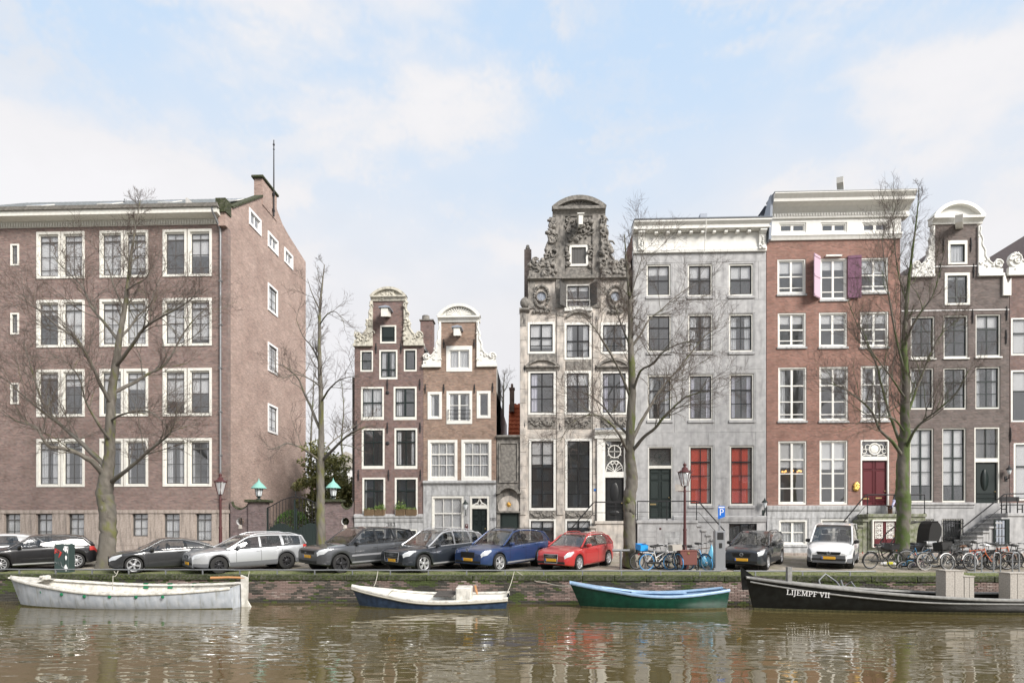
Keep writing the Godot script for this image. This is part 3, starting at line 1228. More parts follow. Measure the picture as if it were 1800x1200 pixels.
func rail(parent: Node3D, pts: Array, posts: Array, h_low: float, mat := "iron", rad := 0.032) -> void:
	var b := MB.new()
	var rr := []
	for p in pts:
		rr.append(rad)
	b.tube(pts, rr, 8)
	var o := put("handrail", b, mat, parent)
	var c := MB.new()
	var low := []
	var lr := []
	for p in pts:
		low.append(p - Vector3(0, h_low, 0))
		lr.append(0.014)
	c.tube(low, lr, 6)
	put("lower_rail", c, mat, o)
	for q in posts:
		var d := MB.new()
		var h: float = q[1]
		d.lathe([Vector2(0.001, 0), Vector2(0.05, 0), Vector2(0.05, 0.04), Vector2(0.022, 0.07), Vector2(0.022, h * 0.3), Vector2(0.035, h * 0.34), Vector2(0.022, h * 0.38), Vector2(0.022, h * 0.8), Vector2(0.032, h * 0.83), Vector2(0.02, h * 0.87), Vector2(0.02, h), Vector2(0.001, h)], 8, Transform3D(Basis(), q[0]))
		put("baluster", d, mat, o)

func wall_lantern(parent: Node3D, x: float, y: float, m := "iron", s := 1.0) -> void:
	var b := MB.new()
	b.tube([Vector3(x, y - 0.62 * s, 0.0), Vector3(x, y - 0.55 * s, 0.22), Vector3(x, y - 0.3 * s, 0.26)], [0.03, 0.025, 0.02], 6)
	b.box(x - 0.06, y - 0.75 * s, 0, x + 0.06, y - 0.4 * s, 0.03)
	var o := put("wall_lantern", b, m, parent)
	var g := MB.new()
	g.lathe([Vector2(0.001, -0.3 * s), Vector2(0.06, -0.29 * s), Vector2(0.13, 0.0), Vector2(0.001, 0.01)], 6, Transform3D(Basis(), Vector3(x, y, 0.26)))
	put("lantern_glass", g, "lantern_glass", o)
	var c := MB.new()
	c.lathe([Vector2(0.17, -0.01), Vector2(0.16, 0.03), Vector2(0.05, 0.13), Vector2(0.03, 0.2), Vector2(0.001, 0.26)], 6, Transform3D(Basis(), Vector3(x, y, 0.26)))
	put("lantern_cap", c, m, o)

# stone blocks laid as separate slabs a little proud of a wall
func ashlar(parent: Node3D, x0: float, x1: float, ys: Array, w: float, holes: Array, mat: String, z: float, seed_: int) -> void:
	var r := RandomNumberGenerator.new()
	r.seed = seed_
	for j in ys.size() - 1:
		var x := x0
		var first := true
		while x < x1 - 0.01:
			var ww := minf(w * r.randf_range(0.85, 1.15) * (0.6 if first and j % 2 == 1 else 1.0), x1 - x)
			if x1 - x - ww < 0.25:
				ww = x1 - x
			first = false
			var rect := [x + 0.004, ys[j] + 0.004, x + ww - 0.004, ys[j + 1] - 0.004]
			var pieces := [rect]
			for h in holes:
				var next := []
				for p in pieces:
					if h[0] >= p[2] or h[2] <= p[0] or h[1] >= p[3] or h[3] <= p[1]:
						next.append(p)
						continue
					if h[0] - p[0] > 0.05:
						next.append([p[0], p[1], h[0], p[3]])
					if p[2] - h[2] > 0.05:
						next.append([h[2], p[1], p[2], p[3]])
					var a: float = maxf(p[0], h[0])
					var c: float = minf(p[2], h[2])
					if p[3] - h[3] > 0.05:
						next.append([a, h[3], c, p[3]])
					if h[1] - p[1] > 0.05:
						next.append([a, p[1], c, h[1]])
				pieces = next
			for p in pieces:
				if p[2] - p[0] < 0.06 or p[3] - p[1] < 0.06:
					continue
				var b := MB.new()
				b.cbox(p[0], p[1], z - 0.06, p[2], p[3], z + r.randf_range(0.0, 0.006), 0.006)
				put("stone_block", b, mat, parent)
			x += ww

# ---------------------------------------------------------------- the houses, from the low-x end

func make_houses() -> void:
	school()
	house_383()
	house_385()
	portal_house()
	grand_house()
	grey_house()
	red_house()
	dark_house()
	corner_house()

func school() -> void:
	var h := thing("school_building", "large purple-brown brick building with paired white-framed windows and a low tiled roof", "building")
	var x1 := -17.269
	var x0 := x1 - 34.0
	var yp := 2.891
	var yc := 18.683
	var rows := [[15.831, 18.444], [11.989, 14.634], [8.116, 10.761], [4.212, 6.888]]
	var cols := [[-28.149, -26.775], [-26.726, -25.388], [-24.526, -23.179], [-23.13, -21.771], [-20.931, -19.579], [-19.514, -18.166]]
	var st := {"f": "cream_paint", "fw": 0.125, "ft": 0.145, "fb": 0.11, "step": 0.085, "s": "grey_sash", "sw": 0.04, "bw": 0.028, "cols": 2, "rows": [0.14, 0.52, 0.86], "meet": 0, "proud": 0.05, "back": 0.07}
	var wins := []
	for j in 4:
		for i in 6:
			var o := with(st, {})
			if j < 2:
				o.c = "blind"
				o.drop = [1.0, 0.97, 1.0, 0.9, 0.12, 0.55][i] if j == 0 else [0.25, 1.0, 0.95, 1.0, 1.0, 0.9][i]
			elif j == 2:
				o.c = "blind"
				o.drop = [0.1, 0.3, 0.6, 0.4, 0.7, 0.5][i]
			else:
				o.c = "drapes"
				o.dw = [0.35, 0.2, 0.15, 0.1, 0.3, 0.15][i]
			wins.append([[cols[i][0], rows[j][0], cols[i][1], rows[j][1]], o])
	var sm := {"f": "cream_paint", "fw": 0.09, "s": "grey_sash", "cols": 1, "rows": [0.5], "proud": 0.04}
	for q in [[16.592, 17.801], [12.74, 13.949], [8.856, 10.034]]:
		wins.append([[-29.659, q[0], -29.166, q[1]], sm])
		wins.append([[-31.967, q[0], -31.472, q[1]], sm])
	facade(h, [[x0, yp, x1, yc]], wins, [], "school_brick")
	# plinth of granite slabs with cellar windows
	var cw := {"f": "grey_sash", "fw": 0.05, "s": "grey_sash", "sw": 0.03, "bw": 0.03, "cols": 2, "rows": [0.2, 0.66], "meet": 0, "proud": -0.08, "back": 0.12, "c": "net"}
	var pw := []
	var us := [[8, 0], [64, 0], [120, 1], [178, 1], [232, 1], [288, 0], [344, 0]]
	var px := [[-29.988, -29.068, 0], [-28.149, -27.233, 0], [-26.318, -25.405, 1], [-24.428, -23.552, 1], [-22.676, -21.771, 2], [-20.867, -19.965, 0], [-19.064, -18.166, 0]]
	var yt := 2.733
	for p in px:
		var o := with(cw, {})
		if p[2] == 2:
			o.c = "blind"
			o.drop = 1.0
		pw.append([[p[0], (1.441 if p[2] > 0 else 1.189), p[1], yt], o])
	facade(h, [[x0, 0.35, x1, yp - 0.005]], pw, [], "granite", 0.02, 0.37, "plinth")
	var hs := []
	for w in pw:
		hs.append(hole(w[0], -0.012))
	ashlar(h, -32.231, x1 + 0.07, [0.45, 0.95, 1.38, yt, yt + 0.002], 1.75, hs, "granite", 0.075, 3)
	var b := MB.new()
	b.box(x0, yt + 0.004, -0.1, x1 + 0.09, yp + 0.03, 0.12)
	put("plinth_ledge", b, "granite", h)
	rooms(h, x0, x1, [0.4, 3.425, 7.518, 11.36, 15.232, yc], 5.0)
	# cornice, gutter and roof
	b = MB.new()
	b.run([Vector2(-0.36, yc), Vector2(0.05, yc), Vector2(0.08, yc + 0.30), Vector2(0.72, yc + 0.36), Vector2(0.74, yc + 0.62), Vector2(-0.36, yc + 0.62)], x0, x1 - 0.28)
	put("cornice", b, "cream_paint", h)
	b = MB.new()
	b.run([Vector2(0.60, yc + 0.622), Vector2(0.84, yc + 0.622), Vector2(0.88, yc + 0.80), Vector2(0.80, yc + 0.80), Vector2(0.60, yc + 0.66)], x0, x1 - 0.2)
	put("gutter", b, "dark_stone", h)
	var dm := MB.new()
	var dx := -32.231
	while dx < x1 - 0.4:
		dm.box(dx, yc + 0.03, 0.08, dx + 0.075, yc + 0.27, 0.125)
		dx += 0.15
	put("dentils", dm, "cream_paint", h).set_meta("kind", "stuff")
	# the gable wall towards the gate, seen from the canal at a slant
	var gy := [Vector2(0.30, yc - 0.2), Vector2(0.30, 19.55), Vector2(-0.5, 19.8), Vector2(-4.6, 22.45), Vector2(-4.62, 23.2), Vector2(-6.85, 23.2), Vector2(-6.9, 22.9), Vector2(-8.0, 22.3), Vector2(-9.1, 22.05), Vector2(-12.5, 21.55), Vector2(-12.5, 0.3), Vector2(-0.352, 0.3), Vector2(-0.352, yc - 0.2)]
	var sw := [[[-2.719,20.689], [-4.444,20.098]], [[-5.498,20.631], [-7.181,19.875]], [[-8.275,20.741], [-9.857,20.012]], [[-5.498,17.5], [-7.084,15.657]], [[-5.498,13.757], [-7.084,11.815]], [[-5.498,9.871], [-7.084,7.935]]]
	var poly := PackedVector2Array()
	for p in gy:
		poly.append(Vector2(-p.x, p.y))
	var gw := CSGPolygon3D.new()
	gw.polygon = poly
	gw.depth = 0.4
	gw.name = "gable_wall"
	gw.material = M.gable_wall_brick
	gw.transform = Transform3D(Basis(Vector3(0, 0, -1), Vector3(0, 1, 0), Vector3(1, 0, 0)), Vector3(x1 + 0.004, 0, 0))
	h.add_child(gw)
	var slot := 0
	for w in sw:
		var z0: float = w[0][0]
		var z1: float = w[1][0]
		var ya: float = w[1][1] if slot > 2 else (w[1][1] + 0.18)
		var yb: float = w[0][1] if slot > 2 else (w[0][1] - 0.10)
		if slot > 2:
			ya = lerpf(ya, yb, 0.06)
		if slot < 3:
			var mid := (ya + yb) / 2
			ya = mid - 0.5
			yb = mid + 0.5
		slot += 1
		var cut := CSGBox3D.new()
		cut.name = "opening"
		cut.operation = CSGShape3D.OPERATION_SUBTRACTION
		cut.size = Vector3(absf(z1 - z0) - 0.04, yb - ya - 0.04, 2.0)
		cut.position = Vector3(-(z0 + z1) / 2, (ya + yb) / 2, 0.0)
		gw.add_child(cut)
		var tall := slot > 3
		var o := {"name": "gable_window", "f": "plain_white", "fw": 0.13, "s": "grey_sash" if tall else "plain_white", "cols": 2, "rows": [0.14, 0.52, 0.86] if tall else [], "mid": 0.03 if tall else 0.09, "proud": 0.05, "c": "blind", "drop": 0.9}
		if not tall:
			o.erase("c")
			o.fw = 0.16
		var gwin := window(h, [minf(-z0, -z1), ya, maxf(-z0, -z1), yb], o)
		gwin.transform = Transform3D(Basis(Vector3(0, 0, -1), Vector3(0, 1, 0), Vector3(1, 0, 0)), Vector3(x1 + 0.004, 0, 0))
	# dark rooms behind the gable wall's windows
	b = MB.new()
	b.box(x1 - 2.6, 0.5, -12.3, x1 - 2.5, 20.4, -0.4)
	put("inner_wall", b, "room", h)
	# coping and chimney block on the ridge
	b = MB.new()
	var cop := [Vector3(x1 - 0.2, 19.6, 0.32), Vector3(x1 - 0.2, 19.86, -0.5), Vector3(x1 - 0.2, 22.5, -4.6)]
	b.boxat(Transform3D(Basis(Vector3(1, 0, 0), atan2(2.65, 4.1)), Vector3(x1 - 0.18, 21.2, -2.55)), Vector3(0.52, 0.10, 4.95))
	b.box(x1 - 0.5, 19.2, -0.30, x1 + 0.06, 19.95, 0.42)
	put("coping", b, "mossy_stone", h)
	b = MB.new()
	b.box(x1 - 0.5, 22.0, -6.9, x1 + 0.04, 23.62, -4.62)
	var ch := put("chimney", b, "gable_wall_brick", h)
	b = MB.new()
	b.cbox(x1 - 0.62, 23.62, -7.05, x1 + 0.14, 23.78, -4.45, 0.03)
	put("chimney_cap", b, "mossy_stone", ch)
	b = MB.new()
	b.tube([Vector3(x1 + 0.12, 22.0, -6.2), Vector3(x1 + 0.12, 26.9, -6.2)], [0.055, 0.03], 8)
	b.ball(Vector3(x1 + 0.12, 26.6, -6.2), Vector3(0.07, 0.09, 0.07))
	b.ball(Vector3(x1 + 0.12, 26.3, -6.2), Vector3(0.06, 0.05, 0.06))
	b.box(x1 + 0.02, 22.3, -6.3, x1 + 0.16, 22.45, -6.1)
	b.box(x1 + 0.02, 23.3, -6.3, x1 + 0.16, 23.45, -6.1)
	put("flagpole", b, "iron", h)
	# pantiles: rolls running up the slope
	var rm := MB.new()
	var rows2 := []
	for j in 2:
		var row := PackedVector3Array()
		var xx := -32.562
		var k := 0
		while xx < x1 - 0.3:
			var lift: float = [0.0, 0.08, 0.11, 0.08, 0.0][k % 5]
			row.append(Vector3(xx, (yc + 0.72 if j == 0 else 22.45) + lift, 0.66 if j == 0 else -4.9))
			xx += 0.055
			k += 1
		rows2.append(row)
	rm.loft(rows2, false, false)
	var rf := put("roof", rm, "roof_tile", h)
	b = MB.new()
	b.quad(Vector3(x0, 22.4, -4.9), Vector3(x1 - 0.3, 22.4, -4.9), Vector3(x1 - 0.3, 21.4, -12.4), Vector3(x0, 21.4, -12.4))
	b.quad(Vector3(x0, 21.4, -12.4), Vector3(x1 - 0.3, 21.4, -12.4), Vector3(x1 - 0.3, 0.4, -12.4), Vector3(x0, 0.4, -12.4))
	b.box(x0, yc - 0.1, -12.3, x1 - 0.4, yc + 0.1, -0.36)
	put("rear_roof", b, "roof_tile", rf)
	var slope := atan2(22.45 - yc - 0.72, 5.56)
	for q in [[-28.674, 0.30], [-25.014, 0.42], [-21.706, 0.5], [-18.166, 0.60]]:
		var t: float = q[1]
		var py := lerpf(yc + 0.72, 22.45, t) + 0.10
		var pz := lerpf(0.66, -4.9, t)
		b = MB.new()
		b.boxat(Transform3D(Basis(Vector3(1, 0, 0), slope), Vector3(q[0], py, pz)), Vector3(0.9, 0.1, 1.2))
		var sk := put("skylight", b, "white_paint", rf)
		b = MB.new()
		b.boxat(Transform3D(Basis(Vector3(1, 0, 0), slope), Vector3(q[0], py + 0.05, pz)), Vector3(0.74, 0.02, 1.02))
		put("skylight_pane", b, "lead", sk)
	b = MB.new()
	b.tube([Vector3(-25.209, 21.9, -3.4), Vector3(-25.209, 21.697, -3.4)], [0.07, 0.07], 8)
	b.lathe([Vector2(0.13, 0), Vector2(0.12, 0.05), Vector2(0.001, 0.14)], 8, Transform3D(Basis(), Vector3(-25.209, 21.697, -3.4)))
	put("vent_pipe", b, "galvanised", rf)
	# down pipe
	b = MB.new()
	b.tube([Vector3(-17.813, yc + 0.66, 0.74), Vector3(-17.781, yc + 0.4, 0.70), Vector3(-17.653, yc - 0.25, 0.14), Vector3(-17.637, yc - 0.6, 0.10), Vector3(-17.637, 2.6, 0.10)], [0.06, 0.06, 0.055, 0.055, 0.055], 8)
	var yy := 3.5
	while yy < yc - 1:
		b.box(-17.637 - 0.08, yy, 0, -17.637 + 0.08, yy + 0.05, 0.17)
		yy += 2.4
	put("down_pipe", b, "galvanised", h)

func house_383() -> void:
	var h := thing("canal_house", "narrow purple brick house numbered 383 with cream scrolled neck gable", "house")
	var x0 := -10.19
	var x1 := -6.408
	var ysh := 11.985
	var ytop := 14.41
	var yb := 2.656
	var nx0 := -9.174
	var nx1 := -7.459
	var big := {"f": "cream_paint", "fw": 0.095, "fb": 0.17, "s": "dark_green_paint", "sw": 0.055, "bw": 0.045, "cols": 2, "rows": [0.33], "mid": 0.05, "meet": 0, "proud": 0.015}
	var wins := [
		[[-9.869,10.467,-9.168,11.625], with(big, {"fw": 0.07, "fb": 0.09, "cols": 1, "rows": [0.5], "sw": 0.05})],
		[[-8.822,10.035,-7.819,11.643], with(big, {"fw": 0.085, "fb": 0.12, "rows": [0.72], "mid": 0.12, "c": "drapes", "dw": 0.3})],
		[[-7.468,10.459,-6.761,11.676], with(big, {"fw": 0.07, "fb": 0.09, "cols": 1, "rows": [], "sw": 0.07})],
		[[-9.834,7.824,-8.565,9.63], with(big, {"rows": [0.5], "sw": 0.035, "bw": 0.03, "c": "net"})],
		[[-8.032,7.812,-6.761,9.629], with(big, {"rows": [0.5], "mid": 0.11, "c": "drape"})],
		[[-9.79,5.147,-8.53,7.357], big], [[-7.985,5.14,-6.724,7.361], big],
		[[-9.756,2.688,-8.493,4.671], with(big, {"rows": [0.36]})], [[-7.966,2.686,-6.708,4.665], with(big, {"rows": [0.36]})]]
	var hatch := [-8.775,11.995,-7.884,12.99]
	facade(h, [[x0, yb, x1, ysh], [nx0, ysh, nx1, ytop]], wins, [hole(hatch)], "purple_brick")
	# loading hatch: a panelled shutter in a frame
	var b := MB.new()
	bars(b, hatch[0], hatch[1], hatch[2], hatch[3], 0.08, 0.1, 0.08, -0.1, 0.03)
	var f := put("hatch_frame", b, "cream_paint", h)
	b = MB.new()
	b.box(hatch[0] + 0.08, hatch[1] + 0.1, -0.08, hatch[2] - 0.08, hatch[3] - 0.08, -0.04)
	panels(b, hatch[0] + 0.05, hatch[2] - 0.05, hatch[1] + 0.06, hatch[3] - 0.05, -0.04, 1, [0.0, 0.75, 1.0])
	put("hatch", b, "dark_green_paint", f)
	rooms(h, x0, x1, [0.6, yb - 0.4, 4.895, 7.569, 9.87, ysh - 0.1], 4.4)
	shell(h, x0, x1, ysh - 0.2, 11.0, "plain_brick")
	ridge_roof(h, x0 + 0.05, x1 - 0.05, ysh - 0.2, ytop - 0.4, -11.0, -0.36, "dark_tile")
	claw(h, -1.0, nx0, ysh, 14.301, nx0 - x0, 0.13, "cream_stone", 30, 0.085, 3)
	claw(h, 1.0, nx1, ysh, 14.272, x1 - nx1, 0.13, "cream_stone", 30, 0.085, 4)
	pediment(h, -9.325, -7.302, ytop, 15.048, "cream_stone", 0.13, 0, 0.16, 0.2)
	b = MB.new()
	var r := RandomNumberGenerator.new()
	r.seed = 8
	blobs(b, arc_pts(-8.775, -7.772, ytop + 0.05, 14.877), 26, 0.05, 0.045, 0.085, r)
	put("crest_carving", b, "cream_stone", h)
	hoist_beam(h, -8.665, 13.23, -8.054, 13.945, "cream_paint", 0.8)
	for q in [[661, 612], [705, 612], [738, 676], [681, 676], [626, 748], [738.5, 752], [681, 752], [630, 835], [683, 835], [739, 835]]:
		anchor(h, lerpf(x0, x1, (q[0] - 623.0) / 120.6), 11.736 + (612.0 - q[1]) * 0.0311, 0.6)
	for q in [Vector2(-8.367,9.311), Vector2(-8.367,6.544)]:
		b = MB.new()
		b.lathe([Vector2(0.001, 0.05), Vector2(0.09, 0.04), Vector2(0.11, 0.0)], 10, Transform3D(Basis(Vector3(1, 0, 0), PI / 2), Vector3(q.x, q.y, 0.0)))
		put("wall_boss", b, "iron", h)
	# stone basement with number
	var bw := with(big, {"fw": 0.06, "fb": 0.06, "rows": [0.3], "f": "cream_paint"})
	var cell := [[[-9.687,0.852,-8.555,1.832], bw], [[-7.897,0.853,-6.739,1.832], bw]]
	facade(h, [[x0, 0.35, x1, yb - 0.003]], cell, [], "blue_stone", 0.03, 0.38, "basement")
	b = MB.new()
	b.run([Vector2(0.0, yb - 0.42), Vector2(0.06, yb - 0.42), Vector2(0.09, yb - 0.32), Vector2(0.10, yb - 0.20), Vector2(0.16, yb - 0.16), Vector2(0.16, yb - 0.04), Vector2(0.0, yb + 0.02)], x0, x1)
	put("sill_course", b, "blue_stone", h)
	var tn := text_on(h, "383", 0.22, Vector3(-8.179, 2.112 - 0.02, 0.04), "plain_black", "Droid Serif", 0.0, "house_number")
	# planters on the sill course
	var k := 0
	for q in [[-9.624, -9.089], [-9.058, -8.493], [-7.897, -7.365], [-7.333, -6.739]]:
		planter(h, q[0], q[1], yb - 0.04, 20 + k, k)
		k += 1
	# tarred boards of the back house beside the gap
	b = MB.new()
	for i in 26:
		var y := 2.6 + i * 0.30
		b.boxat(Transform3D(Basis(Vector3(1, 0, 0), 0.08), Vector3(x0 - 0.09, y, -0.6)), Vector3(0.16, 0.30, 0.9))
	put("weatherboard", b, "tar_board", h)
	b = MB.new()
	var cx := -6.678
	b.box(cx - 0.36, ysh - 1.5, -3.4, cx + 0.36, 14.072, -2.7)
	var c := put("chimney", b, "purple_brick", h)
	b = MB.new()
	b.box(cx - 0.42, 14.072 + 0.001, -3.46, cx + 0.42, 14.139, -2.64)
	b.lathe([Vector2(0.22, 0), Vector2(0.22, 0.3), Vector2(0.19, 0.32), Vector2(0.19, 0.05)], 10, Transform3D(Basis(), Vector3(cx - 0.1, 14.139, -3.05)))
	put("chimney_pot", b, "dark_stone", c)

func planter(h: Node3D, x0: float, x1: float, y: float, seed_: int, kind: int) -> void:
	var r := RandomNumberGenerator.new()
	r.seed = seed_
	if not M.has("planter_twig"):
		mineral("planter_twig", Color(0.40, 0.335, 0.255), Color(0.53, 0.45, 0.35), 57, 4.0, 0.9, 0.2)
		var lf := plain("planter_leaf", Color.WHITE, 0.6)
		lf.vertex_color_use_as_albedo = true
	var b := MB.new()
	b.box(x0, y, 0.03, x1, y + 0.30, 0.17)
	var n := int((x1 - x0) / 0.03)
	for i in n:
		var x := lerpf(x0 + 0.01, x1 - 0.01, float(i) / n)
		b.tube([Vector3(x, y - 0.03, 0.18), Vector3(x + r.randf_range(-0.02, 0.02), y + 0.33, 0.18 + r.randf_range(-0.01, 0.02))], [0.014, 0.012], 5)
	var o := put("planter", b, "planter_twig", h)
	var l := MB.new()
	l.colored = true
	for i in ([60, 220, 260, 90][kind]):
		l.col = Color(0.08, 0.16, 0.03).lerp(Color(0.22, 0.30, 0.07), r.randf())
		var p := Vector3(r.randf_range(x0, x1), y + 0.28 + absf(r.randfn(0, [0.05, 0.13, 0.17, 0.07][kind])), r.randf_range(0.05, 0.2))
		var d := Vector3(r.randfn(0, 1), r.randfn(0.6, 0.6), r.randfn(0.3, 1)).normalized() * r.randf_range(0.05, 0.10)
		var s := d.cross(Vector3(r.randfn(0, 1), r.randfn(0, 1), r.randfn(0, 1))).normalized() * 0.024
		l.quad(p, p + d * 0.5 + s, p + d, p + d * 0.5 - s)
	put("leaves", l, "planter_leaf", o).set_meta("kind", "stuff")

func house_385() -> void:
	var h := thing("canal_house", "narrow brown brick house numbered 385 with white shell-topped neck gable", "house")
	var x0 := -6.396
	var x1 := -2.416
	var ysh := 10.794
	var ytop := 13.209
	var nx0 := -5.413
	var nx1 := -3.47
	var yb := 4.447
	var w := {"f": "white_paint", "fw": 0.12, "fb": 0.12, "s": "white_paint", "sw": 0.06, "bw": 0.035, "cols": 2, "rows": [], "mid": 0.09, "proud": 0.03}
	var big := with(w, {"fw": 0.14, "fb": 0.18, "cols": 3, "rows": [0.33, 0.66], "mid": 0.03, "meet": 0, "c": "net"})
	var wins := [
		[[-5.136,10.423,-3.721,11.816], with(w, {"fw": 0.16, "ft": 0.22, "fb": 0.18, "c": "net"})],
		[[-6.155,7.841,-5.376,9.338], with(w, {"cols": 1, "fw": 0.14, "sw": 0.05, "c": "drape", "dw": 0.4})],
		[[-5.123,7.574,-3.721,9.37], with(w, {"fw": 0.14, "fb": 0.16, "rows": [0.42], "sw": 0.05, "mid": 0.11})],
		[[-3.47,7.875,-2.711,9.359], with(w, {"cols": 1, "fw": 0.14, "sw": 0.05})],
		[[-6.146,4.497,-4.526,6.713], big], [[-4.308,4.491,-2.673,6.718], big]]
	facade(h, [[x0, yb, x1, ysh], [nx0, ysh, nx1, ytop]], wins, [], "brown_brick")
	rooms(h, x0, x1, [0.5, yb + 0.0, 7.203, 9.958, ysh - 0.05], 4.4)
	shell(h, x0, x1, ysh - 1.4, 12.0, "plain_white")
	ridge_roof(h, x0 + 0.05, x1 - 0.05, ysh - 1.4, ytop - 0.3, -12.0, -0.36, "dark_tile")
	claw(h, -1.0, nx0, ysh, 13.131, nx0 - x0, 0.1, "white_paint", 14, 0.055, 13)
	claw(h, 1.0, nx1, ysh, 13.103, x1 - nx1, 0.1, "white_paint", 14, 0.055, 14)
	pediment(h, -5.631, -3.253, ytop, 14.061, "white_paint", 0.14, 13, 0.2, 0.24)
	hoist_beam(h, -4.744, 12.157, -4.2, 12.823, "white_paint", 0.8)
	for q in [[-5.273, 11.95], [-3.61, 11.931], [-6.286, 9.511], [-5.273, 9.502], [-3.594, 9.487], [-2.602, 9.54]]:
		anchor(h, q[0], q[1], 0.5)
	# little iron balcony bars in front of the middle window
	var b := MB.new()
	for v in [8.317, 8.116, 7.884]:
		b.tube([Vector3(-5.055, v, 0.09), Vector3(-3.796, v, 0.09)], [0.013, 0.013], 5)
	for x in [-5.024, -3.827]:
		b.tube([Vector3(x, 7.822, 0.09), Vector3(x, 8.348, 0.09)], [0.014, 0.014], 5)
		b.tube([Vector3(x, 7.884, 0.09), Vector3(x, 7.884, 0.0)], [0.014, 0.014], 5)
	put("window_rail", b, "iron", h)
	# grey stone ground floor
	var gw := [-5.927,1.258,-4.184,3.644]
	var dr := [-3.842,1.073,-2.788,3.64]
	facade(h, [[x0, 0.35, x1, yb - 0.003]], [[gw, with(w, {"fw": 0.1, "cols": 3, "rows": [0.38, 0.75], "mid": 0.03, "meet": 0, "bw": 0.03, "sw": 0.05, "c": "blind", "drop": 1.0, "f": "cream_paint"})]], [hole(dr)], "blue_stone", 0.03, 0.38, "ground_floor_wall")
	b = MB.new()
	b.run([Vector2(0, yb - 0.16), Vector2(0.1, yb - 0.16), Vector2(0.16, yb - 0.10), Vector2(0.2, yb - 0.09), Vector2(0.2, yb + 0.01), Vector2(0.0, yb + 0.06)], x0, x1)
	put("stone_cornice", b, "blue_stone", h)
	var yf := 3.673
	for q in [[x0, -5.959], [-4.153, -3.873], [-2.757, x1]]:
		b = MB.new()
		b.cbox(q[0] + 0.004, 0.5, -0.05, q[1] - 0.004, yf - 0.004, 0.055, 0.008)
		put("stone_block", b, "blue_stone", h)
	for i in 3:
		b = MB.new()
		b.cbox(lerpf(x0, x1, i / 3.0) + 0.004, yf + 0.004, -0.05, lerpf(x0, x1, (i + 1) / 3.0) - 0.004, yb - 0.165, 0.06, 0.008)
		put("stone_block", b, "blue_stone", h)
	door_set(h, dr, 3.114, 2.96, "dark_green_paint", "cream_paint", 2, [0.0, 0.22, 0.38, 0.46, 1.0], "swag", 0.03)
	wall_lantern(h, -4.06, 3.208, "black_green_paint", 1.0)
	b = MB.new()
	b.cbox(-4.091, 1.754, 0.03, -3.936, 2.125, 0.09, 0.008)
	var ip := put("intercom", b, "lamp_red_paint", h)
	b = MB.new()
	for v in [2.048, 1.847]:
		b.ball(Vector3(-4.013, v, 0.09), Vector3(0.03, 0.03, 0.012))
	put("bell_push", b, "plain_white", ip)
	text_on(h, "385", 0.16, Vector3(-2.593, 2.387, 0.06), "iron", "Droid Serif", 0.0, "house_number")

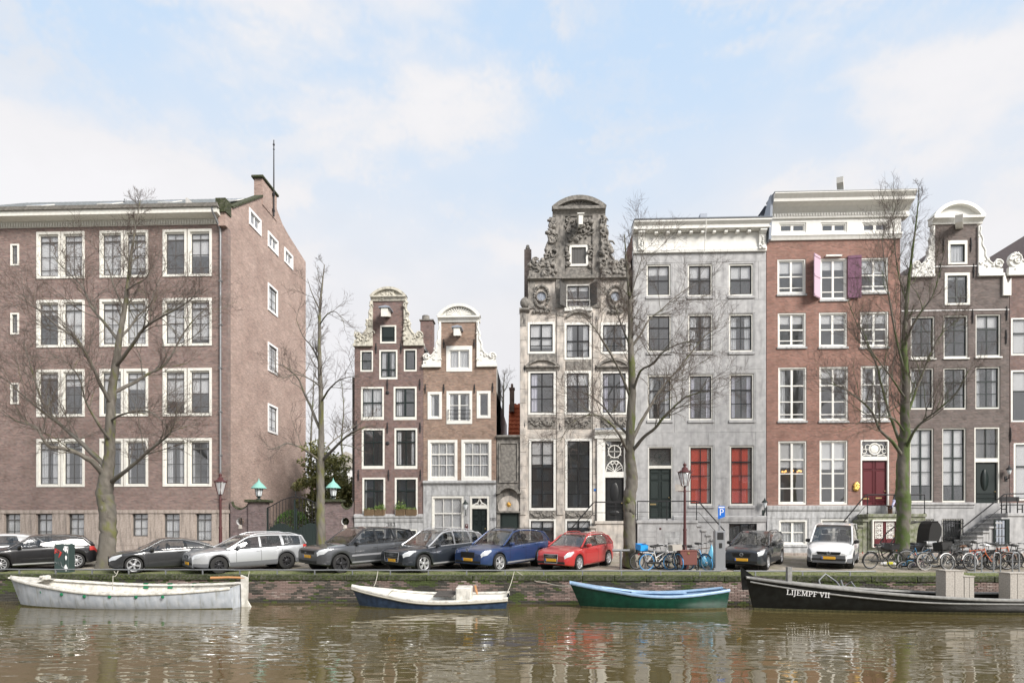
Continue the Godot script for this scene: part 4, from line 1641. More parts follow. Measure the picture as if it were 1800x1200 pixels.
# frame, fanlight and door leaf in one opening
func door_set(h: Node3D, r: Array, ytr: float, ydoor: float, dmat: String, fmat: String, cols: int, fr: Array, fan: String, zf := 0.0, fw := 0.11) -> Node3D:
	var b := MB.new()
	bars(b, r[0], r[1], r[2], r[3], fw, 0.02, fw, zf - 0.16, zf + 0.03)
	b.box(r[0] + fw, ydoor, zf - 0.15, r[2] - fw, ytr, zf + 0.02)
	var o := put("door_frame", b, fmat, h)
	var d := door(h, [r[0] + fw, r[1] + 0.02, r[2] - fw, ydoor], dmat, cols, fr, zf, cols > 1)
	var x0: float = r[0] + fw
	var x1: float = r[2] - fw
	var y0 := ytr
	var y1: float = r[3] - fw
	put("fanlight", pane_mesh(x1 - x0, y1 - y0), "pane_glass", o, Vector3((x0 + x1) / 2, (y0 + y1) / 2, zf - 0.10))
	var bk := MB.new()
	bk.box(x0 - 0.05, y0, zf - 0.75, x1 + 0.05, y1, zf - 0.7)
	put("fanlight_back", bk, "room", o)
	var g := MB.new()
	var xm := (x0 + x1) / 2
	var z := zf - 0.06
	match fan:
		"swag":
			for s in [-1.0, 1.0]:
				g.tube([Vector3(xm + s * 0.02, y1, z), Vector3(xm + s * 0.06, lerpf(y0, y1, 0.6), z), Vector3(xm + s * 0.16, lerpf(y0, y1, 0.28), z), Vector3(lerpf(xm, x1 if s > 0 else x0, 0.95), y0 + 0.06, z)], [0.035, 0.035, 0.03, 0.02], 6)
				g.tube([Vector3(xm + s * 0.04, y0 + 0.10, z), Vector3(xm + s * 0.2, y0 + 0.14, z), Vector3(xm + s * 0.34, y0 + 0.03, z)], [0.03, 0.03, 0.02], 6)
			g.box(x0, y0, z - 0.02, x1, y0 + 0.05, z + 0.02)
		"wheel":
			var ym := lerpf(y0, y1, 0.66)
			g.ring(Vector3(xm, ym, z), Vector3(0, 0, 1), (x1 - x0) * 0.33, 0.028, 24, 6)
			for k in 12:
				var a := TAU * k / 12.0
				g.tube([Vector3(xm + cos(a) * (x1 - x0) * (0.03 if k % 3 == 0 else 0.33), ym + sin(a) * (x1 - x0) * (0.03 if k % 3 == 0 else 0.33), z), Vector3(xm + cos(a) * (x1 - x0) * (0.33 if k % 3 == 0 else 0.42), ym + sin(a) * (x1 - x0) * (0.33 if k % 3 == 0 else 0.42), z)], [0.018, 0.018], 5)
			for s in [-1.0, 1.0]:
				g.tube([Vector3(xm + s * (x1 - x0) * 0.32, ym + (x1 - x0) * 0.32, z), Vector3(xm + s * (x1 - x0) * 0.5, y1, z)], [0.022, 0.022], 5)
				g.ring(Vector3(xm + s * 0.12, y0 + (y1 - y0) * 0.30, z), Vector3(0, 0, 1), 0.10, 0.02, 14, 5)
				g.tube([Vector3(xm, y0 + 0.05, z), Vector3(xm + s * (x1 - x0) * 0.36, y0 + (y1 - y0) * 0.22, z)], [0.02, 0.02], 5)
			var arc := []
			var ar := []
			for k in 15:
				var a := PI * k / 14.0
				arc.append(Vector3(xm + cos(a) * (x1 - x0) * 0.46, y0 + sin(a) * (y1 - y0) * 0.36, z))
				ar.append(0.026)
			g.tube(arc, ar, 6)
			for k in 4:
				var a := PI * (k + 0.5) / 4.0
				g.tube([Vector3(xm, y0, z), Vector3(xm + cos(a) * (x1 - x0) * 0.46, y0 + sin(a) * (y1 - y0) * 0.36, z)], [0.018, 0.018], 5)
		"rose":
			for k in 14:
				var a := TAU * k / 14.0
				g.tube([Vector3(xm, (y0 + y1) / 2, z), Vector3(xm + cos(a) * (x1 - x0) * 0.42, (y0 + y1) / 2 + sin(a) * (y1 - y0) * 0.42, z)], [0.008, 0.008], 4)
			g.ring(Vector3(xm, (y0 + y1) / 2, z), Vector3(0, 0, 1), (y1 - y0) * 0.30, 0.01, 20, 5)
		"scroll":
			var r2 := (y1 - y0) * 0.36
			g.ring(Vector3(xm + 0.02, (y0 + y1) / 2, z), Vector3(0, 0, 1), r2, 0.045, 20, 6)
			g.ball(Vector3(xm + 0.02, (y0 + y1) / 2, z), Vector3(r2 * 0.8, r2 * 0.8, 0.03), 12, 6)
			for s in [-1.0, 1.0]:
				for k in 3:
					g.ring(Vector3(xm + s * (0.34 + 0.18 * k), (y0 + y1) / 2 + (0.1 if k % 2 == 0 else -0.12), z), Vector3(0, 0, 1), 0.13 - 0.015 * k, 0.026, 14, 5)
				g.tube([Vector3(xm + s * 0.15, y0 + 0.05, z), Vector3(xm + s * 0.45, y0 + 0.10, z), Vector3(xm + s * 0.62, y0 + 0.03, z)], [0.03, 0.03, 0.02], 5)
		"bars":
			for k in 2:
				g.box(x0, lerpf(y0, y1, 0.5) - 0.015, z - 0.02, x1, lerpf(y0, y1, 0.5) + 0.015, z + 0.02)
			g.box(xm - 0.015, y0, z - 0.018, xm + 0.015, y1, z + 0.018)
	put("tracery", g, dmat if fan in ["bars", "rose"] else "white_paint", o)
	return d

func portal_house() -> void:
	var h := thing("gate_house", "small blackened stone portal with gold star over a dark door between two houses", "gatehouse")
	var x0 := -2.386
	var x1 := -1.119
	var yt := 6.785
	var dr := [-2.2,1.074,-1.18,2.741]
	facade(h, [[x0, 0.35, x1, yt]], [], [hole(dr, 0.0)], "weathered_stone", -0.05, 0.4)
	var b := MB.new()
	b.run([Vector2(-0.4, yt), Vector2(0.05, yt), Vector2(0.14, yt + 0.06), Vector2(0.14, yt + 0.16), Vector2(-0.4, yt + 0.18)], x0 - 0.02, x1)
	put("cornice", b, "dark_stone", h)
	b = MB.new()
	var pr := [-2.262,4.377,-1.211,6.569]
	bars(b, pr[0], pr[1], pr[2], pr[3], 0.07, 0.07, 0.07, -0.06, 0.02)
	put("panel_frame", b, "weathered_stone", h)
	b = MB.new()
	b.cbox(pr[0] + 0.1, pr[1] + 0.1, -0.08, pr[2] - 0.1, pr[3] - 0.1, -0.035, 0.01)
	put("panel", b, "dark_stone", h)
	# segment pediment over a round-arched field
	b = MB.new()
	var ya := 3.76
	var yc := 4.223
	b.prism(band(arc_pts(x0 - 0.02, x1 + 0.06, ya, yc), arc_pts(x0 + 0.16, x1 - 0.12, ya, yc - 0.16)), -0.1, 0.26)
	put("arch_moulding", b, "dark_stone", h)
	b = MB.new()
	b.prism(arc_pts(x0 + 0.12, x1 - 0.08, 2.834, 3.667, 14), -0.06, 0.0)
	var fld := put("arch_field", b, "sandstone", h)
	b = MB.new()
	var cx := -1.721
	var cy := 3.189
	for k in 16:
		var a := TAU * k / 16.0
		var l := 0.22 if k % 2 == 0 else 0.15
		b.tri(Vector3(cx + cos(a - 0.4) * 0.06, cy + sin(a - 0.4) * 0.06, 0.02), Vector3(cx + cos(a) * l, cy + sin(a) * l, 0.02), Vector3(cx, cy, 0.05))
		b.tri(Vector3(cx + cos(a) * l, cy + sin(a) * l, 0.02), Vector3(cx + cos(a + 0.4) * 0.06, cy + sin(a + 0.4) * 0.06, 0.02), Vector3(cx, cy, 0.05))
	b.ball(Vector3(cx, cy, 0.02), Vector3(0.06, 0.06, 0.03), 8, 6)
	put("gilt_star", b, "gold", fld)
	b = MB.new()
	b.box(x0, 2.741, -0.06, x1, 2.834, 0.06)
	put("lintel", b, "weathered_stone", h)
	var d := door(h, dr, "black_green_paint", 1, [0.0, 1.0], -0.05, false)
	b = MB.new()
	b.box(x0, 0.4, -9.0, x1, yt, -0.46)
	put("passage_block", b, "plain_brick", h)
	# the neighbour's orange roof and cream wall further back
	var n := thing("rear_house", "orange tiled roof slope with small chimney behind the stone portal", "house")
	var z := -9.0
	b = MB.new()
	b.box(-2.697, 0.4, z - 4, -1.352, 8.229, z - 0.02)
	put("wall", b, "plain_white", n)
	var rows := []
	for j in 2:
		var row := PackedVector3Array()
		var xx := -2.197
		var k := 0
		while xx < -0.969:
			row.append(Vector3(xx, (8.114 if j == 0 else 10.608) + [0.0, 0.06, 0.08, 0.06][k % 4], z if j == 0 else z - 1.6))
			xx += 0.07
			k += 1
		rows.append(row)
	b = MB.new()
	b.loft(rows)
	put("roof", b, "orange_tile", n)
	for j in 8:
		b = MB.new()
		var t := j / 8.0
		b.box(-2.197, lerpf(8.114, 10.608, t), lerpf(z, z - 1.6, t) + 0.03, -0.969, lerpf(8.114, 10.608, t) + 0.04, lerpf(z, z - 1.6, t) + 0.09)
		put("tile_course", b, "orange_tile", n)
	b = MB.new()
	b.box(-2.12, 9.956, z - 1.2, -1.813, 11.491, z - 0.7)
	b.box(-2.158, 11.491, z - 1.25, -1.774, 11.606, z - 0.65)
	b.lathe([Vector2(0.09, 0), Vector2(0.08, 0.3), Vector2(0.001, 0.3)], 8, Transform3D(Basis(), Vector3(-1.966, 11.606, z - 0.95)))
	put("chimney", b, "brown_brick", n)

func grand_house() -> void:
	var h := thing("grand_canal_house", "tall blackened sandstone house with carved neck gable and arched pediment", "house")
	var x0 := -1.119
	var x1 := 4.949
	var y3 := 13.589
	var y2 := 15.341
	var ytop := 18.841
	var nx0 := 0.79
	var nx1 := 3.242
	var sx0 := -0.687
	var sx1 := 4.736
	var w := {"f": "white_paint", "fw": 0.12, "s": "black_paint", "sw": 0.05, "bw": 0.035, "cols": 2, "rows": [0.5], "mid": 0.085, "proud": 0.03}
	var r1 := with(w, {"rows": [0.5, 0.80], "meet": 0})
	var r2 := with(w, {"rows": [0.33, 0.66], "meet": 0, "mid": 0.07})
	var r3 := with(w, {"rows": [0.2, 0.4, 0.6, 0.8], "meet": 1, "mid": 0.07, "fb": 0.14})
	var bs := with(w, {"rows": [0.45], "fw": 0.1, "c": "blind", "drop": 0.3})
	var wins := [
		[[-0.702,11.346,0.775,13.059], with(r1, {"c": "blind", "drop": 0.85})], [[1.282,11.004,2.752,13.002], with(r1, {})], [[3.242,11.29,4.706,12.977], with(r1, {})],
		[[-0.674,8.037,0.821,10.421], with(r2, {"c": "drape", "cm": "lilac_curtain"})], [[1.297,8.023,2.722,10.39], with(r2, {})], [[3.235,8.009,4.706,10.37], with(r2, {"c": "drapes", "cm": "lilac_curtain"})],
		[[-0.625,2.862,0.821,6.743], r3], [[1.328,2.859,2.768,6.732], r3],
		[[-0.625,1.014,0.821,2.4], bs], [[1.328,1.015,2.768,2.398], bs]]
	var wmid := [1.374,13.801,2.676,15.061]
	var wnk := [1.552,16.044,2.569,17.182]
	var dr := [3.364,2.243,4.614,6.721]
	facade(h, [[x0, 0.35, x1, y3], [sx0, y3, sx1, y2]], wins + [[wmid, with(w, {"fw": 0.07, "rows": [0.6, 0.8], "sw": 0.05})]], [hole(dr)], "sandstone")
	facade(h, [[nx0, y2 + 0.001, nx1, ytop]], [], [hole(wnk)], "weathered_stone", 0.0, 0.35, "gable_wall")
	rooms(h, x0, x1, [0.5, 2.614, 7.379, 10.76, y3 - 0.1], 5.2)
	shell(h, x0, x1, y3 - 0.1, 13.0, "purple_brick")
	ridge_roof(h, x0 + 0.1, x1 - 0.1, y3 - 0.1, ytop - 1.2, -13.0, -0.36, "dark_tile")
	# upright pilaster strips and stone courses
	var k := 0
	for q in [[x0, -0.779], [0.867, 1.251], [2.814, 3.196], [4.751, x1]]:
		var y := 2.614
		while y < y3 - 0.2:
			var hh := minf([0.9, 0.55, 1.2, 0.75][k % 4], y3 - y)
			var b := MB.new()
			b.cbox(q[0] + 0.003, y + 0.004, -0.05, q[1] - 0.003, y + hh - 0.004, 0.05 + 0.008 * (k % 3), 0.012)
			put("stone_block", b, "sandstone" if y < 12.0 else ["weathered_stone", "sandstone"][k % 2], h)
			y += hh
			k += 1
	for q in [[sx0, -0.286], [0.821, 1.282], [2.783, 3.242], [4.34, sx1]]:
		var b := MB.new()
		b.cbox(q[0], y3 + 0.2, -0.05, q[1], y2 - 0.02, 0.06, 0.012)
		put("stone_block", b, "weathered_stone", h)
	# dark panels between the storeys with festoons
	var r := RandomNumberGenerator.new()
	r.seed = 31
	for q in [[-0.687, 0.821, 7.329, 7.883], [1.312, 2.752, 7.316, 7.869], [3.242, 4.706, 7.304, 7.856], [-0.594, 0.79, 2.462, 2.801], [1.343, 2.752, 2.46, 2.798]]:
		var b := MB.new()
		b.cbox(q[0], q[2] - 0.05, -0.02, q[1], q[3] + 0.05, 0.03, 0.01)
		var p := put("festoon_panel", b, "weathered_stone", h)
		b = MB.new()
		var m: float = (q[0] + q[1]) / 2
		for i in 15:
			var t := i / 14.0
			var xx: float = lerpf(q[0] + 0.1, q[1] - 0.1, t)
			var sag: float = (q[3] - q[2]) * (0.25 + 0.45 * (1.0 - absf(sin(t * TAU))))
			b.ball(Vector3(xx, q[2] + sag, 0.05), Vector3(0.07, 0.07, 0.06) * r.randf_range(0.7, 1.2), 6, 5)
		blobs(b, PackedVector2Array([Vector2(q[0] + 0.1, q[2]), Vector2(q[1] - 0.1, q[2]), Vector2(q[1] - 0.1, q[3]), Vector2(q[0] + 0.1, q[3])]), 12, 0.04, 0.03, 0.06, r)
		put("festoon", b, "dark_stone" if q[2] > 3.0 else "weathered_stone", p)
	# round-headed pediments over the outer windows of the second row
	for q in [[-0.841, 1.036, 10.502, 11.087], [2.997, 4.828, 10.462, 11.045]]:
		pediment(h, q[0], q[1], q[2], q[3], "weathered_stone", 0.13, 0, 0.16, 0.20, "sandstone")
	var b := MB.new()
	b.cbox(-0.625, 10.44, -0.02, 0.821, 11.056 + 0.35, 0.015, 0.01)
	b.cbox(1.343, 10.451, -0.02, 2.752, 10.943, 0.02, 0.01)
	put("stained_panel", b, "weathered_stone", h)
	for q in [[922, 647], [983, 647], [1047, 647], [922, 748], [984, 749], [1048, 749], [921, 563], [1048, 563]]:
		anchor(h, lerpf(x0, x1, (q[0] - 914.0) / 198.0), 10.545 + (647.0 - q[1]) * 0.0309, 0.42)
	# cornice ledges of the gable tiers
	for q in [[-1.149, -0.594, y3 + 0.0], [4.523, 4.98, y3 + 0.0]]:
		b = MB.new()
		b.run([Vector2(-0.35, q[2]), Vector2(0.08, q[2]), Vector2(0.2, q[2] + 0.1), Vector2(0.2, q[2] + 0.2), Vector2(-0.35, q[2] + 0.22)], q[0], q[1])
		b.ball(Vector3((q[0] + q[1]) / 2 + 0.05, q[2] + 0.55, -0.1), Vector3(0.3, 0.32, 0.22), 10, 7)
		put("shoulder_scroll", b, "dark_stone", h)
	for q in [[-0.718, 0.852], [3.18, 4.767]]:
		b = MB.new()
		b.run([Vector2(-0.35, y2 - 0.06), Vector2(0.06, y2 - 0.06), Vector2(0.18, y2 + 0.02), Vector2(0.18, y2 + 0.12), Vector2(-0.35, y2 + 0.14)], q[0], q[1])
		put("ledge", b, "dark_stone", h)
	claw(h, -1.0, nx0, y2 + 0.14, 18.653, nx0 - sx0 - 0.05, 0.28, "weathered_stone", 60, 0.14, 41, 0.3)
	claw(h, 1.0, nx1, y2 + 0.14, 18.601, sx1 - nx1 - 0.05, 0.28, "weathered_stone", 60, 0.14, 42, 0.3)
	for s in [[nx0, 1.312], [2.783, nx1]]:
		b = MB.new()
		b.cbox(s[0] + 0.003, y2 + 0.02, -0.04, s[1], ytop - 0.02, 0.08, 0.015)
		put("pilaster", b, "weathered_stone", h)
	b = MB.new()
	r.seed = 77
	for q in [[1.343,17.397,2.752,18.503], [1.374,15.993,1.497,17.285], [2.63,15.973,2.752,17.263]]:
		blobs(b, PackedVector2Array([Vector2(q[0], q[1]), Vector2(q[2], q[1]), Vector2(q[2], q[3]), Vector2(q[0], q[3])]), 46 if q[2] - q[0] > 0.5 else 9, 0.04, 0.05, 0.13, r)
	put("gable_carving", b, "dark_stone", h)
	b = MB.new()
	r.seed = 78
	for q in [[-0.379,13.613,0.483,15.092], [3.608,13.559,4.462,15.031]]:
		var cx: float = (q[0] + q[2]) / 2
		var cy: float = lerpf(q[1], q[3], 0.55)
		for i in 26:
			var a := TAU * i / 26.0
			b.ball(Vector3(cx + cos(a) * 0.38, cy + sin(a) * 0.58, 0.05), Vector3(0.09, 0.09, 0.08) * r.randf_range(0.6, 1.3), 6, 5)
		for i in 20:
			b.ball(Vector3(cx + r.randf_range(-0.5, 0.5), q[1] + 0.05 + r.randf_range(-0.12, 0.12), 0.05), Vector3(0.1, 0.1, 0.09) * r.randf_range(0.5, 1.1), 6, 5)
	put("cartouche", b, "dark_stone", h)
	for q in [Vector2(0.052,14.414), Vector2(4.035,14.356)]:
		b = MB.new()
		b.lathe([Vector2(0.24, 0.0), Vector2(0.30, 0.03), Vector2(0.30, 0.06), Vector2(0.24, 0.06)], 18, Transform3D(Basis(Vector3(1, 0, 0), Vector3(0, 0, 1.55), Vector3(0, -1, 0)), Vector3(q.x, q.y, 0.04)))
		var ow := put("oval_window", b, "dark_stone", h)
		b = MB.new()
		b.lathe([Vector2(0.001, 0.0), Vector2(0.25, 0.0)], 18, Transform3D(Basis(Vector3(1, 0, 0), Vector3(0, 0, 1.55), Vector3(0, -1, 0)), Vector3(q.x, q.y, 0.06)))
		put("pane", b, "lead", ow)
	# neck window with boarded shutter
	b = MB.new()
	bars(b, wnk[0], wnk[1], wnk[2], wnk[3], 0.12, 0.12, 0.12, -0.12, 0.05)
	var nf := put("hatch_frame", b, "white_paint", h)
	for i in 5:
		b = MB.new()
		var bw: float = (wnk[2] - wnk[0] - 0.24) / 5.0
		b.cbox(wnk[0] + 0.12 + bw * i + 0.003, wnk[1] + 0.12, -0.08, wnk[0] + 0.12 + bw * (i + 1) - 0.003, wnk[3] - 0.12, -0.03, 0.006)
		put("hatch_board", b, "grey_sash", nf)
	# triangular pediment and opened shutters of the middle window
	b = MB.new()
	var px0 := 1.128
	var px1 := 2.905
	var py := 15.307
	var pm := (px0 + px1) / 2
	b.prism(PackedVector2Array([Vector2(px0, py), Vector2(px1, py), Vector2(px1, py + 0.1), Vector2(pm, 15.722), Vector2(px0, py + 0.1)]), -0.1, 0.30)
	put("window_pediment", b, "dark_stone", h)
	for s in [-1.0, 1.0]:
		b = MB.new()
		var hx: float = wmid[0] if s < 0 else wmid[2]
		b.boxat(Transform3D(Basis(Vector3(0, 1, 0), s * -0.95), Vector3(hx + s * 0.16, (wmid[1] + wmid[3]) / 2 + 0.02, 0.26)), Vector3(0.62, wmid[3] - wmid[1] - 0.05, 0.045))
		put("shutter", b, "grey_sash", h)
	b = MB.new()
	b.tube([Vector3(wmid[0], wmid[1] + 0.38, 0.10), Vector3(wmid[2], wmid[1] + 0.38, 0.10)], [0.03, 0.03], 6)
	b.tube([Vector3(wmid[0], wmid[1] + 0.03, 0.10), Vector3(wmid[2], wmid[1] + 0.03, 0.10)], [0.03, 0.03], 6)
	for i in [0.02, 0.98]:
		b.tube([Vector3(lerpf(wmid[0], wmid[2], i), wmid[1], 0.10), Vector3(lerpf(wmid[0], wmid[2], i), wmid[1] + 0.4, 0.10)], [0.03, 0.03], 6)
	put("window_rail", b, "white_paint", h)
	b = MB.new()
	b.cbox(1.282, wmid[1] - 0.2, -0.05, 2.783, wmid[1] - 0.01, 0.12, 0.02)
	put("window_sill", b, "white_paint", h)
	b = MB.new()
	b.prism(band(arc_pts(1.343, 2.752, 13.279, 13.709), arc_pts(1.497, 2.599, 13.279, 13.525)), -0.05, 0.14)
	put("hood_mould", b, "dark_stone", h)
	pediment(h, 0.606, 3.532, ytop, 19.764, "dark_stone", 0.24, 11, 0.34, 0.30, "weathered_stone")
	hoist_beam(h, 1.926, 17.826, 2.293, 18.625, "white_paint", 1.1, "white_paint")
	# chimney against the gap
	b = MB.new()
	b.box(-0.911, y3 - 1.0, -1.6, -0.515, 17.43, -1.0)
	var c := put("chimney", b, "dark_brick", h)
	b = MB.new()
	b.lathe([Vector2(0.1, 0), Vector2(0.1, 0.12), Vector2(0.13, 0.14), Vector2(0.13, 0.2), Vector2(0.1, 0.22), Vector2(0.09, 0.34), Vector2(0.001, 0.34)], 8, Transform3D(Basis(), Vector3(-0.721, 17.43, -1.3)))
	put("chimney_pot", b, "dark_stone", c)
	# front door in a white portal
	var pil := [[3.028, 3.364], [4.614, 4.888]]
	for q in pil:
		b = MB.new()
		b.cbox(q[0], 2.243, -0.02, q[1], 6.751, 0.16, 0.015)
		put("portal_pilaster", b, "white_paint", h)
	b = MB.new()
	b.run([Vector2(-0.02, 6.721), Vector2(0.2, 6.721), Vector2(0.22, 6.935), Vector2(0.4, 7.058), Vector2(0.42, 7.15), Vector2(-0.02, 7.304)], 2.905, 4.949)
	var en := put("portal_cornice", b, "white_paint", h)
	b = MB.new()
	b.quad(Vector3(2.905, 7.15 + 0.005, 0.43), Vector3(4.949, 7.15 + 0.005, 0.43), Vector3(4.949, 7.304 + 0.01, -0.01), Vector3(2.905, 7.304 + 0.01, -0.01))
	put("lead_cover", b, "lead", en)
	var d := door_set(h, dr, 4.942, 4.635, "black_paint", "white_paint", 1, [0.0, 0.62, 0.70, 1.0], "wheel", 0.0, 0.12)
	b = MB.new()
	b.ball(Vector3((dr[0] + dr[2]) / 2, lerpf(dr[1], 4.635, 0.66), -0.07), Vector3(0.24, 0.55, 0.05), 14, 8)
	b.ball(Vector3((dr[0] + dr[2]) / 2, lerpf(dr[1], 4.635, 0.2), -0.07), Vector3(0.28, 0.14, 0.05), 14, 8)
	put("door_boss", b, "black_paint", d)
	b = MB.new()
	b.box(2.875, 3.902, 0.0, 2.997, 4.025, 0.08)
	put("name_plate", b, "plate_blue", h)
	stoop("entrance_steps", "grey stone steps with iron railing at the blackened sandstone house", 2.875, 4.949, 2.274, 1.3, -1.0, "sandstone", 5, true)

# a raised landing with a flight of steps to one side
func stoop(called: String, label: String, x0: float, x1: float, y: float, out: float, s: float, mat: String, n: int, rails: bool, step_w := 0.27) -> Node3D:
	var o := thing(called, label, "steps")
	var b := MB.new()
	b.box(x0, 0.4, 0.085, x1, y - 0.16, out)
	put("base", b, mat, o)
	b = MB.new()
	b.cbox(x0 - 0.05, y - 0.158, 0.085, x1 + 0.05, y, out + 0.06, 0.015)
	put("landing", b, mat, o)
	var rise := (y - 0.62) / (n + 1)
	for i in n:
		b = MB.new()
		var xa := (x0 - step_w * (i + 1)) if s < 0 else (x1 + step_w * i)
		var yt := y - rise * (i + 1)
		b.cbox(xa - 0.03, yt - rise * 0.42, 0.09, xa + step_w + 0.03, yt, out + 0.02, 0.012)
		b.box(xa + 0.02, 0.4, 0.09, xa + step_w - 0.005, yt - rise * 0.42 - 0.002, out - 0.05)
		put("step", b, mat, o)
	if rails:
		var e := x0 if s < 0 else x1
		var f := x1 if s < 0 else x0
		var hgt := 0.98
		var zr := out - 0.08
		var ex := e + s * step_w * n
		var pts := [Vector3(f, y + hgt, zr), Vector3(e + s * -0.05, y + hgt, zr), Vector3(e + s * 0.12, y + hgt - 0.03, zr), Vector3(ex, y - rise * n + hgt - 0.1, zr)]
		rail(o, pts, [[Vector3(f, y, zr), hgt], [Vector3(lerpf(f, e, 0.5), y, zr), hgt], [Vector3(e, y, zr), hgt], [Vector3(ex + s * -0.1, y - rise * n, zr), hgt - 0.1]], 0.55)
	return o

func grey_house() -> void:
	var h := thing("grey_stone_house", "smooth grey stone house with red screened windows and white bracketed cornice", "house")
	var x0 := 4.98
	var x1 := 12.044
	var yc := 16.671
	var w := {"f": "cream_paint", "fw": 0.1, "s": "black_paint", "sw": 0.05, "bw": 0.032, "cols": 2, "rows": [0.5], "meet": 0, "proud": -0.05, "back": 0.12, "sill": "grey_stone"}
	var wr := with(w, {"rows": [0.25, 0.5, 0.75], "c": "red", "meet": 0})
	var wins := [
		[[5.679,14.353,7.014,16.112], with(w, {"c": "blind", "drop": 0.3})], [[7.876,14.321,9.235,16.091], with(w, {"mid": 0.1, "c": "blind", "drop": 0.4})], [[10.057,14.32,11.399,16.07], with(w, {"c": "blind", "drop": 0.42})],
		[[5.725,11.356,7.044,13.42], with(w, {"rows": [0.33, 0.66]})], [[7.892,11.331,9.25,13.406], with(w, {"rows": [0.33, 0.68], "mid": 0.12, "c": "drapes", "dw": 0.34})], [[10.072,11.322,11.399,13.392], with(w, {"rows": [0.33, 0.66], "c": "drapes", "dw": 0.3})],
		[[5.74,7.701,7.075,10.163], with(w, {"rows": [0.33, 0.66], "c": "drapes"})], [[7.937,7.685,9.265,10.172], with(w, {"rows": [0.33, 0.66], "c": "drapes", "cm": "lilac_curtain"})], [[10.093,7.671,11.429,10.181], with(w, {"rows": [0.33, 0.66], "c": "drapes", "cm": "lilac_curtain"})],
		[[7.952,3.11,9.265,6.328], wr], [[10.108,3.106,11.429,6.332], wr]]
	var dr := [5.77,2.395,7.105,6.294]
	var bw := [10.093,1.021,11.564,2.147]
	facade(h, [[x0, 0.35, x1, yc]], wins, [hole(dr), bw], "grey_stone")
	rooms(h, x0, x1, [0.4, 2.606, 7.03, 10.691, 13.803, yc], 5.2)
	shell(h, x0, x1, yc + 1.2, 13.0, "red_brick")
	var hs := [hole(dr, -0.06), hole(bw, -0.02)]
	for q in wins:
		hs.append([q[0][0] - 0.05, q[0][1] - 0.16, q[0][2] + 0.05, q[0][3] + 0.02])
	ashlar(h, x0 + 0.01, x1 - 0.01, [2.545, 4.589, 7.03, 10.386, 14.108, 16.152, yc - 0.01], 2.3, hs, "grey_stone", 0.012, 9)
	var b := MB.new()
	b.run([Vector2(0.0, 2.24), Vector2(0.06, 2.24), Vector2(0.10, 2.423), Vector2(0.10, 2.515), Vector2(0.0, 2.576)], 7.135, x1)
	put("plinth_ledge", b, "grey_stone", h)
	# cornice
	var yt := 18.196
	b = MB.new()
	b.box(x0 + 0.01, yc, -0.35, x1 - 0.01, yt - 0.5, 0.10)
	b.run([Vector2(-0.35, yc - 0.01), Vector2(0.14, yc - 0.01), Vector2(0.16, yc + 0.12), Vector2(0.13, yc + 0.22), Vector2(0.101, yc + 0.22), Vector2(-0.35, yc + 0.22)], x0, x1)
	b.run([Vector2(-0.35, yt - 0.48), Vector2(0.16, yt - 0.48), Vector2(0.50, yt - 0.42), Vector2(0.50, yt - 0.25), Vector2(0.66, yt - 0.10), Vector2(0.66, yt), Vector2(-0.35, yt)], x0 - 0.02, x1 + 0.1)
	var cn := put("cornice", b, "white_paint", h)
	b = MB.new()
	b.run([Vector2(-0.4, yt + 0.002), Vector2(0.70, yt + 0.002), Vector2(0.72, yt + 0.05), Vector2(-0.4, yt + 0.12)], x0 - 0.04, x1 + 0.12)
	put("lead_gutter", b, "lead", cn)
	for q in [6.156, 6.781, 7.386, 7.997, 8.601, 9.22, 9.831, 10.439, 11.048]:
		b = MB.new()
		b.cbox(q - 0.085, yt - 0.62, 0.1, q + 0.085, yt - 0.485, 0.40, 0.015)
		put("modillion", b, "white_paint", cn)
	for q in [[5.193, 5.588], [11.594, 11.984]]:
		b = MB.new()
		var m: float = (q[0] + q[1]) / 2
		b.prism(PackedVector2Array([Vector2(0.1, yc + 0.02), Vector2(0.24, yc + 0.1), Vector2(0.2, yc + 0.4), Vector2(0.26, yc + 0.8), Vector2(0.46, yt - 0.55), Vector2(0.46, yt - 0.486), Vector2(0.1, yt - 0.486)]), -0.17, 0.17, Transform3D(Basis(Vector3(0, 0, 1), Vector3(0, 1, 0), Vector3(-1, 0, 0)), Vector3(m, 0, 0)))
		var r := RandomNumberGenerator.new()
		r.seed = 15
		for i in 8:
			b.ball(Vector3(m + r.randf_range(-0.1, 0.1), yc + 0.15 + i * 0.1, 0.24), Vector3(0.06, 0.06, 0.05), 6, 4)
		put("bracket", b, "white_paint", cn)
	b = MB.new()
	b.tube([Vector3(8.707, yt - 0.05, 0.7), Vector3(8.707, yt - 0.5, 0.70), Vector3(8.722, yc - 0.1, 0.18)], [0.02, 0.02, 0.02], 6)
	put("hoist_rod", b, "white_paint", cn)
	b = MB.new()
	b.box(8.496, yt + 0.1, -0.5, 8.858, yt + 0.44, 0.30)
	b.box(8.405, yt + 0.04, -0.6, 8.903, yt + 0.1, 0.4)
	put("hoist_housing", b, "lead", cn)
	b = MB.new()
	b.quad(Vector3(x0, yt - 0.3, -0.36), Vector3(x1, yt - 0.3, -0.36), Vector3(x1, yt - 0.1, -13), Vector3(x0, yt - 0.1, -13))
	put("roof", b, "lead", h)
	var d := door_set(h, dr, 5.269, 5.116, "black_green_paint", "cream_paint", 2, [0.0, 0.1, 0.24, 0.62, 0.78, 1.0], "rose", -0.06, 0.07)
	letterbox(d, 6.074, 3.19, -0.14)
	# basement opening
	b = MB.new()
	bars(b, bw[0], bw[1], bw[2], bw[3], 0.05, 0.05, 0.05, -0.25, -0.1)
	b.box(10.724, bw[1] + 0.05, -0.24, 10.784, bw[3] - 0.05, -0.11)
	b.box(11.174, bw[1] + 0.05, -0.24, 11.294, bw[3] - 0.05, -0.11)
